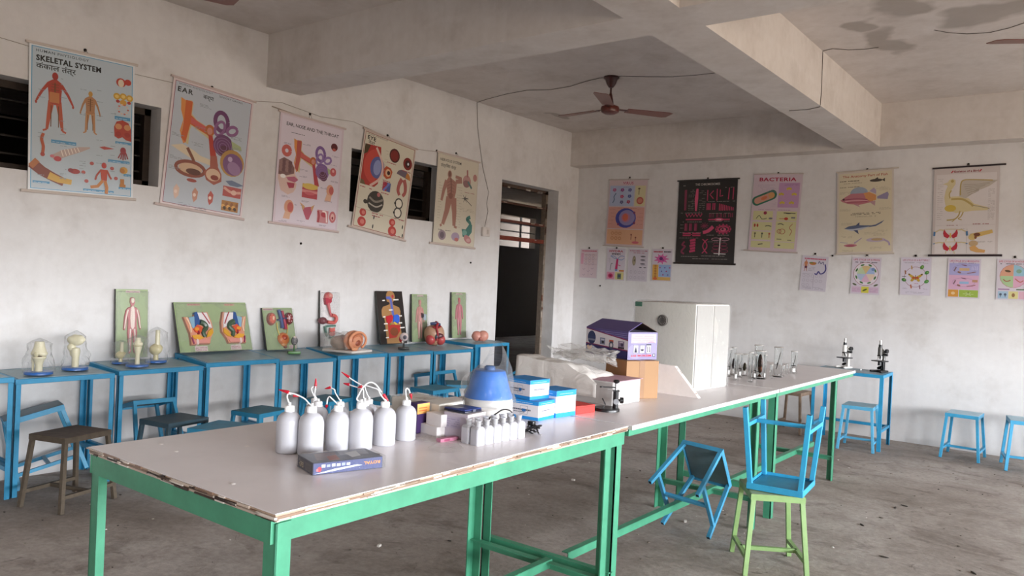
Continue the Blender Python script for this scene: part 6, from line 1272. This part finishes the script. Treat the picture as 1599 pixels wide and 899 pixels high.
def dig2(r): r.tb([(.52, .44), (.72, .46), (.78, .52), (.66, .575), (.44, .57), (.28, .56)], (.16, .16), '#c4605a', .03); r.bl(.12, .54, .22, .17, '#6d3a40', .04)
def dig3(r):
    r.tb([(.2, .64), (.25, .74), (.32, .82)], (.12, .1), '#3f6a5a', .015); r.tb([(.25, .645), (.5, .635), (.78, .635)], .09, '#4a7a68', .015); r.tb([(.48, .84), (.6, .86), (.72, .78)], .10, '#3f6f5c', .014)
    for k in range(4): r.tb([(.45, .68+.035*k), (.58, .695+.035*k), (.72, .68+.035*k)], .09, '#cf7068', .02)
z = BH[4]; board('narrow white board with the red digestive tract, partly behind the ear model', BH[4], (500, 453.4), (528, 453.4), (504, 540), dig_p, '#d6d2d2', [('head_and_gullet', dig1), ('stomach', dig2), ('intestine', dig3)])
def torso_p(s):
    s.rect(0, 0, 1, 1, '#241c1a'); c = '#a87c4c'; s.ell(.53, .10, .17, .16, c); s.poly([(.37, .10), (.36, .16), (.38, .20), (.46, .21), (.47, .25), (.2, .30), (.14, .36), (.13, .44), (.14, .50), (.2, .5), (.22, .56), (.23, .99), (.82, .99), (.80, .55), (.83, .50), (.86, .38), (.82, .31), (.6, .26), (.59, .21), (.66, .18)], c)
    B = '#5a66b5'; s.poly([(.35, .105), (.5, .10), (.56, .15), (.5, .16), (.36, .15)], B); s.stroke([(.52, .14), (.54, .28), (.56, .46)], .085, B); s.poly([(.56, .46), (.72, .44), (.79, .47), (.78, .58), (.70, .62), (.60, .58), (.52, .60)], '#2f62d0'); s.poly([(.26, .48), (.50, .45), (.55, .50), (.48, .58), (.36, .64), (.28, .58)], '#c0182c')
    s.ell(.61, .10, .04, .05, '#b5303a'); s.poly([(.32, .63), (.80, .65), (.78, .75), (.6, .88), (.32, .90)], '#b02a20'); s.ell(.54, .77, .16, .12, '#7d3f1c'); s.poly([(.37, .58), (.44, .57), (.45, .64), (.39, .645)], '#5f8a2c'); s.poly([(.54, .585), (.6, .59), (.70, .635), (.62, .64)], '#d9c02c')
    for u, v, w in ((.20, .18, .10), (.63, .165, .2), (.42, .36, .14), (.17, .49, .10), (.78, .475, .12), (.18, .62, .14), (.76, .61, .12), (.15, .745, .14), (.78, .70, .18), (.2, .88, .11)): s.stroke([(u, v), (u+w, v-.004)], .035, '#e9e5e0')
z = BH[6]; board('tall black board with a brown torso and flat coloured organs', z, (587, 454), (627.7, 453.5), (605, 537), torso_p, '#241c1a', [('stomach_piece', lambda r: r.pr([(.56, .46), (.72, .44), (.79, .47), (.78, .58), (.70, .62), (.60, .58), (.52, .60)], '#2f62d0', .006)), ('liver_piece', lambda r: r.pr([(.26, .48), (.50, .45), (.55, .50), (.48, .58), (.36, .64), (.28, .58)], '#c0182c', .006))], film_=False)
def thorax(r):
    body_relief('#c08a7f', '#d99a94', '#c9706a', '#c98a84')(r); r.ov(.62, .45, .10, .13, '#3a2a34', .02); r.ov(.55, .42, .05, .08, '#5c2430', .022); r.pr([(.7, .42), (.9, .42), (.9, .55), (.7, .55)], '#9fb0bd', .012)
board('small green board with a pink figure, standing behind the heart model', BH[6], (643, 459), (667, 459), (649, 533), title_strip(.35, .015, .75, .05), GB, [('body_figure', thorax)])
board('last green board with a red muscle figure, on the taller bench by the doorway', BH[8], (705.4, 456), (727.4, 456), (709.5, 525), title_strip(.3, .02, .75, .05), GB, [('body_figure', body_relief('#b5606a', '#c4707a', '#bf6470', '#b5645c'))])

# bagged bone joints on blue discs
BONE = '#d6cfb0'
def joint(label, k, px, py, wpx, ytop, kind, bagw=1.):
    z = BH[k]+.009; p = onz(px, py, z); r = m_px(p, wpx/2); H = hz(p, ytop)
    t = thing('joint_model', label, 'model', p, R(40), 'bagged bone joint models')
    mb = MB('#2a5fa5'); mb.lathe([(0, 0), (r, 0), (r, r*.16), (r*.95, r*.22), (0, r*.22)], n=30); mb.build('base', 'plastic', t)
    b0 = r*.22
    if kind == 'knee':
        mb = MB(BONE); mb.lathe([(r*.27, b0), (r*.27, H*.3), (r*.38, H*.42), (r*.52, H*.5), (r*.50, H*.54), (0, H*.55)], n=16); mb.build('shin_bone', 'model', t)
        mb = MB(BONE); mb.lathe([(r*.08, b0), (r*.09, H*.3), (r*.14, H*.46), (0, H*.48)], n=10, c=(-r*.45, 0, 0)); mb.build('calf_bone', 'model', t)
        mb = MB(BONE); 
        for sx in (-1, 1): mb.ell((sx*r*.25, 0, H*.63), (r*.36, r*.4, H*.1), None, 12)
        mb.lathe([(r*.55, H*.64), (r*.5, H*.72), (r*.4, H*.82), (r*.33, H), (0, H)], n=16); mb.build('thigh_bone', 'model', t)
        mb = MB('#c4bc98'); mb.ell((0, -r*.45, H*.62), (r*.2, r*.12, H*.09), None, 10); mb.build('kneecap', 'model', t)
        mb = MB('#5a4a3a'); mb.box((r*.2, -r*.3, H*.555), (r*.3, r*.2, H*.03)); mb.build('cartilage', 'model', t)
    elif kind == 'hip':
        mb = MB(BONE); mb.lathe([(r*.27, b0), (r*.28, H*.35), (r*.36, H*.5), (r*.3, H*.6), (0, H*.62)], n=14); mb.tube([(0, 0, H*.55), (-r*.3, 0, H*.62), (-r*.42, 0, H*.66)], [r*.22, r*.2, r*.2], None, 10); mb.build('thigh_bone', 'model', t)
        mb = MB(BONE); mb.ell((r*.05, 0, H*.83), (r*.75, r*.3, H*.15), None, 16, f=lambda d: 1+.22*noise.noise(d*1.8)); mb.ell((-r*.35, 0, H*.62), (r*.34, r*.3, H*.12), None, 12); mb.tube(spline([(-r*.45, 0, H*.58), (-r*.35, 0, H*.4), (0, 0, H*.36), (r*.1, 0, H*.5)], 5), r*.09, None, 8); mb.build('hip_bone', 'model', t)
    elif kind == 'elbow':
        mb = MB(BONE); mb.lathe([(r*.22, b0), (r*.2, H*.4), (r*.34, H*.62), (r*.4, H*.7), (0, H*.72)], n=12); mb.build('forearm_bone', 'model', t)
        mb = MB(BONE); mb.ell((0, 0, H*.78), (r*.48, r*.3, H*.1), None, 12); mb.lathe([(r*.36, H*.78), (r*.25, H*.9), (r*.22, H), (0, H)], n=12); mb.build('upper_arm_bone', 'model', t)
    else:
        mb = MB('#cfc49a'); mb.ell((0, 0, H*.40), (r*.62, r*.5, H*.18), None, 14, f=lambda d: 1+.2*noise.noise(d*2)); mb.lathe([(r*.25, b0), (r*.2, H*.3), (0, H*.31)], n=12); mb.build('foot_bones', 'model', t)
        mb = MB(BONE); mb.lathe([(r*.3, H*.45), (r*.22, H*.62), (r*.2, H), (0, H)], n=14, c=(r*.1, 0, 0)); mb.build('shin_bone', 'model', t)
    mb = MB('#ffffff'); N = 26; rings = []; sd = px*.37
    for j in range(13):
        u = j/12; ring = []
        for i in range(N):
            a = 2*PI*i/N; rad = r*bagw*(1.06-.32*u if u < .85 else .78*(1-u)/.15+.03)*(1+.30*noise.noise(V((math.cos(a)*1.7+sd, math.sin(a)*1.7, u*3)))+.22*noise.noise(V((math.cos(a)*4, math.sin(a)*4+sd, u*7))))
            ring.append(mb.v((rad*math.cos(a), rad*math.sin(a), b0*.6+H*1.06*u)))
        rings.append(ring)
    for j in range(12):
        for i in range(N): mb.face([rings[j][i], rings[j][(i+1) % N], rings[j+1][(i+1) % N], rings[j+1][i]], None, 1)
    mb.face(rings[-1], None, 1); mb.build('plastic_bag', 'film', t)
joint('knee joint model in a bag, first on the left, alone at the bench front', 1, 60, 583.5, 40, 533, 'knee')
joint('hip joint model in a bag, standing right of the knee joint', 1, 117, 576.5, 37, 521, 'hip')
joint('bagged joint model at the left foot of the tall green body board', 2, 188, 567, 25, 534, 'ankle', 1.05)
joint('bagged joint model in the middle, before the tall green body board', 2, 214, 571.5, 33, 527, 'elbow', 1.1)
joint('tall bagged joint model at the right edge of the tall green body board', 2, 243, 565, 32, 515, 'ankle', 1.1)

# disc on green stand
p = onz(459, 552, BH[4]+.004); t = thing('organ_disc', 'small dark ribbed disc model on a green stand before the kidney board', 'model', p, R(60)); k = m_px(p, 1)
mb = MB('#3f6a3a'); mb.box((0, 0, 2*k), (19*k, 13*k, 4*k), '#56854a', bev=k*.5); mb.build('stand_base', 'plastic', t); mb = MB('#3f6a3a'); mb.tube([(0, 0, 4*k), (0, 0, 14*k)], 1.3*k, n=10); mb.build('stem', 'plastic', t)
mb = MB('#3a3536'); mb.M = Matrix.Translation((0, 0, 20*k)) @ Euler((R(90), 0, R(18))).to_matrix().to_4x4(); mb.lathe([(0, -1.8*k), (5*k, -1.5*k), (5.6*k, 0), (5*k, 1.6*k), (0, 2*k)], n=24, sy=1.25)
for a in (-1, 0, 1): mb.ell((0, a*3.2*k, 2*k), (2.6*k, 1.1*k, .8*k), '#8f8a8a', 8)
mb.ell((0, 6.*k, 1*k), (3*k, 2*k, 1.5*k), '#c9b9b0', 8); mb.M = I4; mb.build('disc', 'model', t)
# big ear model
p = onz(549, 554.3, BH[5]); q = onz(581, 551, BH[5]); b = onz(513, 543.5, BH[5]); yw = yaw_to(p, q); p.z += .012; t = thing('ear_model', 'big orange ear model on a white base with a wrapped inner part', 'model', p, yw)
w = (q-p).length; n = V((-math.sin(yw), math.cos(yw), 0)); d = (b-p).dot(n); d = max(.2, min(d, .33)); k = m_px(p, 1)
mb = MB('#dcd5cd'); mb.box((w/2, d/2, .009), (w, d, .018), '#e2dcd5', bev=.002); mb.build('base', 'plastic', t)
mb = MB('#c98664'); ex = w*.42; H = hz(p, 520)*.98
E = lambda a, ra, rb, y: (ex+ra*math.cos(a), y, .018+H*.5+rb*math.sin(a))
mb.ell((ex, .085, .018+H*.5), (w*.44, .055, H*.5), '#cf8d6c', 18)
mb.tube([E(a, w*.40, H*.42, .035) for a in [R(-60+300*i/24) for i in range(25)]], [.011]*25, '#d9936d', 10); mb.tube([E(a, w*.22, H*.26, .036) for a in [R(-20+210*i/16) for i in range(17)]], .010, '#c27a58', 10)
mb.ell((ex+w*.02, .036, .018+H*.38), (w*.13, .012, H*.16), '#8f4a34', 12); mb.ell((ex-w*.12, .036, .018+H*.1), (w*.16, .02, H*.10), '#d9986f', 12); mb.build('outer_ear', 'model', t)
mb = MB('#b5a08f'); mb.ell((ex*.9, d*.62, .018+H*.36), (w*.36, d*.30, H*.36), '#b09a8a', 16, f=lambda v: 1+.18*noise.noise(v*2.)); mb.ell((ex*.9, d*.45, .018+H*.45), (w*.25, d*.14, H*.25), '#a8584a', 12); mb.build('inner_ear', 'model', t)
mb = MB('#ffffff'); crumple(mb, (ex, d*.58, .02+H*.42), (w*.85, d*.7, H*.75), 8, 8, 8, .02, 5, zmin=.019); mb.build('film_wrap', 'film_dense', t)
# eyeball on stand
p = onz(630, 545, BH[6]); k = m_px(p, 1); t = thing('eye_model', 'eyeball model with a red side on a black stand before the torso board', 'model', p, R(50))
mb = MB('#1d1a1b'); mb.box((0, 0, 1.5*k), (17*k, 12*k, 3*k), bev=.4*k); mb.tube([(0, 0, 3*k), (0, 0, 13*k)], 1.5*k, n=10); mb.build('stand', 'plastic', t)
hh = 19.*k; dv = (CC-(p+V((0, 0, hh)))).normalized(); dv.rotate(Euler((0, 0, -R(50)))); dv = (dv+V((.25, 0, -.05))).normalized()
mb = MB('#e3d3cf'); mb.ell((0, 0, hh), 6.8*k, '#e0cfcb', 18); mb.build('eyeball', 'model', t)
Q = dv.to_track_quat('Z', 'Y').to_matrix().to_4x4(); mb = MB('#6d6068'); mb.M = Matrix.Translation((0, 0, hh)) @ Q; mb.lathe([(3.4*k, 5.95*k), (2.9*k, 6.5*k), (1.4*k, 7.2*k), (0, 7.3*k)], n=18, cols=['#8f848c', '#5c5560', '#17141a']); mb.build('iris', 'model', t)
mb = MB('#b0262c'); mb.M = I4; e = V((-dv.y, dv.x, 0)).normalized(); mb.ell(V((0, 0, hh-3*k))-e*3.*k-dv*2*k, (4.5*k, 4.5*k, 6*k), '#b5282e', 12); mb.tube([V((0, 0, hh-6*k))-e*3*k, V((0, 0, hh-9.5*k))-e*1.*k], [2*k, 1*k], '#d9cfc8', 8); mb.build('eye_muscle', 'model', t)
# heart
p = onz(672.5, 539, BH[7]); k = m_px(p, 1); t = thing('heart_model', 'large heart model with cut open chambers, red below', 'model', p+V((.05, 0, .008)), R(60), None)
mb = MB('#b58a6c'); hf = lambda d: 1+.10*noise.noise(d*1.7)-.20*max(0, d.z)**2
mb.ell((0, 0, 18*k), (16.5*k, 12*k, 18*k), '#b98f74', 22, f=hf); mb.build('heart_body', 'model', t)
yv = -10.2*k
mb = MB('#b5403f')
for sx in (-1, 1): mb.ell((sx*8*k, -5.5*k, 9*k), (8*k, 7.5*k, 8.5*k), '#b84a4a', 14)
mb.ell((4*k, -9.5*k, 15*k), (8*k, 4*k, 5*k), '#5f3036', 12); mb.ell((0, -10.5*k, 14*k), (3.2*k, 3.5*k, 5*k), '#4f5560', 10); mb.build('lower_chambers', 'model', t)
mb = MB('#a02a34'); mb.tube(spline([(0, -11.5*k, 8*k), (1*k, -12.5*k, 20*k), (-1*k, -11*k, 28*k), (2*k, -8*k, 34*k)], 5), [1.6*k]*10+[2.2*k]*6, n=8); mb.tube(spline([(-6*k, -9*k, 29*k), (0, -10.5*k, 27*k), (7*k, -8*k, 30*k)], 5), 1.3*k, n=8); mb.build('vessels', 'model', t)
mb = MB('#3a4568'); mb.tube(spline([(-9*k, -5*k, 33*k), (-2*k, -7*k, 34*k), (6*k, -5*k, 32*k)], 5), 2.4*k, n=10); mb.tube([(0, -3*k, 32*k), (2*k, -3*k, 37*k)], 2.6*k, '#8a3a44', 10); mb.build('great_vessels', 'model', t)
# pink lump (brain halves)
p = onz(752.5, 533, BH[8]+.006); k = m_px(p, 1); t = thing('brain_model', 'smooth pink two-lobed brain model on the taller bench', 'model', p+V((-.03, 0, 0)), R(50))
mb = MB('#c9897a'); mb.ell((5*k, 0, 8.5*k), (8.5*k, 7.5*k, 8.5*k), '#cf9180', 16, f=lambda d: 1+.08*noise.noise(d*3)); mb.build('lobe', 'model', t); mb = MB('#c9897a'); mb.ell((-5*k, 0, 8*k), (8.5*k, 7*k, 8*k), '#c98a7c', 16, f=lambda d: 1+.08*noise.noise(d*3+V((4, 0, 0)))); mb.build('lobe', 'model', t); mb = MB('#b8746a'); mb.ell((0, -2*k, 4.5*k), (4*k, 6*k, 4.2*k), None, 10); mb.build('brain_stem', 'model', t)
# ------------------------------------------------------------------ ceiling fans, wiring, small wall fittings
MRN = '#5c2a22'
def fan(label, x, y, rz, drop):
    t = thing('ceiling_fan', label, 'ceiling fan', (x, y, ZC), rz, 'maroon ceiling fans')
    mb = MB('#3f1c18'); mb.lathe([(0, 0), (.075, 0), (.078, -.012), (.06, -.03), (.045, -.07), (.02, -.105), (0, -.105)], n=24); mb.build('canopy', 'plastic', t)
    mb = MB('#3f1c18'); mb.tube([(0, 0, -.1), (0, 0, -drop+.06)], .0095, n=12); mb.lathe([(.012, -drop+.17), (.03, -drop+.09), (.034, -drop+.06), (0, -drop+.06)], n=18); mb.build('down_rod', 'plastic', t)
    mb = MB(MRN); mb.lathe([(0, -drop+.065), (.05, -drop+.056), (.085, -drop+.04), (.092, -drop+.018), (.084, -drop-.012), (.05, -drop-.03), (0, -drop-.034)], n=32); mb.build('motor', 'plastic', t)
    for k in range(3):
        mb = MB('#6d3a30'); a = 2*PI*k/3; X = Matrix.Rotation(a, 4, 'Z') @ Matrix.Translation((0, 0, -drop+.02)) @ Matrix.Rotation(R(-7), 4, 'X')
        mb.M = X; mb.box((.135, 0, .0), (.12, .035, .005), '#4a221c')
        P = [(.17, -.055), (.60, -.075), (.64, -.06), (.62, .055), (.58, .075), (.17, .055)]; mb.prism(P, -.0025, .0025, '#74443a'); mb.M = I4; mb.build('blade', 'plastic', t)
    return t
fan('maroon ceiling fan over the tables, hanging in the far left bay', -3.93, 6.53, R(-67), .33)
# the two fans of which the photo shows only one blade
fan('ceiling fan of which one blade tip shows at the top right corner', -.13, 6.2, R(207), .33)
fan('ceiling fan of which one brown blade shows at the top edge, above the charts', -4.49, 2.09, R(68), .43)
def wire(label, pts, r=.0026, col='#5d544d'):
    mb = MB(col); mb.tube([tuple(p) for p in pts], r, n=6); return tag(mb.build('hanging_wire', 'plastic'), label, 'wire')
oz = lambda x, y: onz(x, y, ZC-.004); ow = lambda x, y: onx(x, y, XW+.005)
wire('thin dark wire from the switch box up the wall to the far left fan', [ow(757, 354), ow(762, 330), ow(760, 318), ow(763, 300), ow(754, 262), ow(750, 232), ow(746, 200), ow(745, 160), V((XW+.005, onx(745, 160, XW).y, ZC-.004)), oz(760, 155), oz(790, 147), oz(822, 141), oz(860, 140), oz(890, 135), oz(915, 127), oz(936, 122), V((-3.93, 6.53, ZC-.004))])
xb = -2.3325
wire('thin wire running from the far left fan to the long beam', [V((-3.93, 6.53, ZC-.004)), oz(970, 119), oz(1010, 120), oz(1050, 120), oz(1090, 117), oz(1116, 114)])
xr = -1.9775
px_ = lambda x, y: onx(x, y, xr+.004)
wire('thin wire coming down the lit beam side and across the right bay ceiling', [onz(1232, 173, ZB-.004), onz(1262, 171, ZB-.004), onz(1280, 167, ZB-.004), V((xr+.004, px_(1281, 165).y, ZB+.002)), px_(1283, 140), px_(1285, 80), V((xr+.004, px_(1285, 79).y, ZC-.004)), oz(1300, 76), oz(1325, 78), oz(1350, 77), oz(1372, 74)])
wire('thin sagging wire under the stained ceiling at the top right', [oz(1459, 47), oz(1480, 51), oz(1510, 53), oz(1545, 51), oz(1575, 44), oz(1605, 34)])
wire('long thin cord strung along the wall behind the big charts', [ow(-5, 57), ow(45, 72), ow(120, 85), ow(212, 116), ow(265, 128), ow(330, 146), ow(400, 158), ow(440, 160), ow(500, 182), ow(552, 190), ow(600, 212), ow(650, 233), ow(684, 237)], .002, '#8a7d72')
wire('grey pipe like cable along the wall between the EAR and EYE charts', [ow(425, 166), ow(450, 175), ow(475, 184), ow(505, 195), ow(535, 203)], .006, '#9c9186')
p = ow(757, 362); t = thing('switch_box', 'small white switch box on the wall beside the doorway', 'switch', p, (0, 0, 0)); k = m_px(p, 1)
mb = MB('#d5cdc8'); mb.box((.014, 0, 0), (.03, 17*k, 14*k), bev=.004); mb.build('box', 'plastic', t); mb = MB('#c5bcb6'); mb.box((.031, 3*k, 0), (.006, 4*k, 7*k)); mb.build('rocker', 'plastic', t)
GN = 'bare nails in the plaster'
for k, (w_, x, y, lab) in enumerate((('l', 470, 380, 'bare nail in the wall below the EAR, NOSE AND THE THROAT chart'), ('l', 735, 410, 'bare nail in the wall below the NERVOUS SYSTEM chart'), ('l', 682, 235, 'bare nail at the top left corner of the NERVOUS SYSTEM chart'), ('b', 937, 446, 'bare nail below the small HYDRA chart'), ('b', 1300, 399, 'bare nail in the back wall at the lower corner of the fish chart'), ('b', 1151, 279, 'bare nail beside the top rod of the black chart'))):
    p = ow(x, y) if w_ == 'l' else ony(x, y, YB-.005); mb = MB('#2a2422'); mb.ell((0, 0, 0), .011, n=8); o = mb.build('nail', 'metal'); o.location = p; tag(o, lab, 'nail', GN)
# grit and scraps on the floor
mb = MB('#5d544b'); rd = random.Random(11)
for k in range(420):
    x, y = rd.uniform(-5.6, 1.), rd.uniform(1.2, 8.7); s = rd.uniform(.002, .009); c = rd.choice(['#5d544b', '#7d7368', '#d9d4ce', '#3f3832', '#8f8578', '#6d6257'])
    mb.ell((x, y, s*.4), (s*rd.uniform(.7, 2), s, s*.5), c, 5)
for x, y in ((592, 853), (207, 757), (500, 790), (1070, 815), (895, 750)):
    p = onz(x, y, 0); mb.box((p.x, p.y, .006), (.025, .014, .012), '#d9d2c9', Matrix.Rotation(rd.uniform(0, 3), 3, 'Z'))
for x, y in ((1412, 790), (1346, 820), (1398, 793), (1380, 870), (1520, 895)): p = onz(x, y, 0); mb.ell((p.x, p.y, .004), (.03, .008, .004), '#3f3832', 6, rot=Matrix.Rotation(rd.uniform(0, 3), 3, 'Z'))
tag(mb.build('floor_debris', 'matte'), 'scattered grit and scraps lying on the dusty floor', 'debris', kind='stuff')
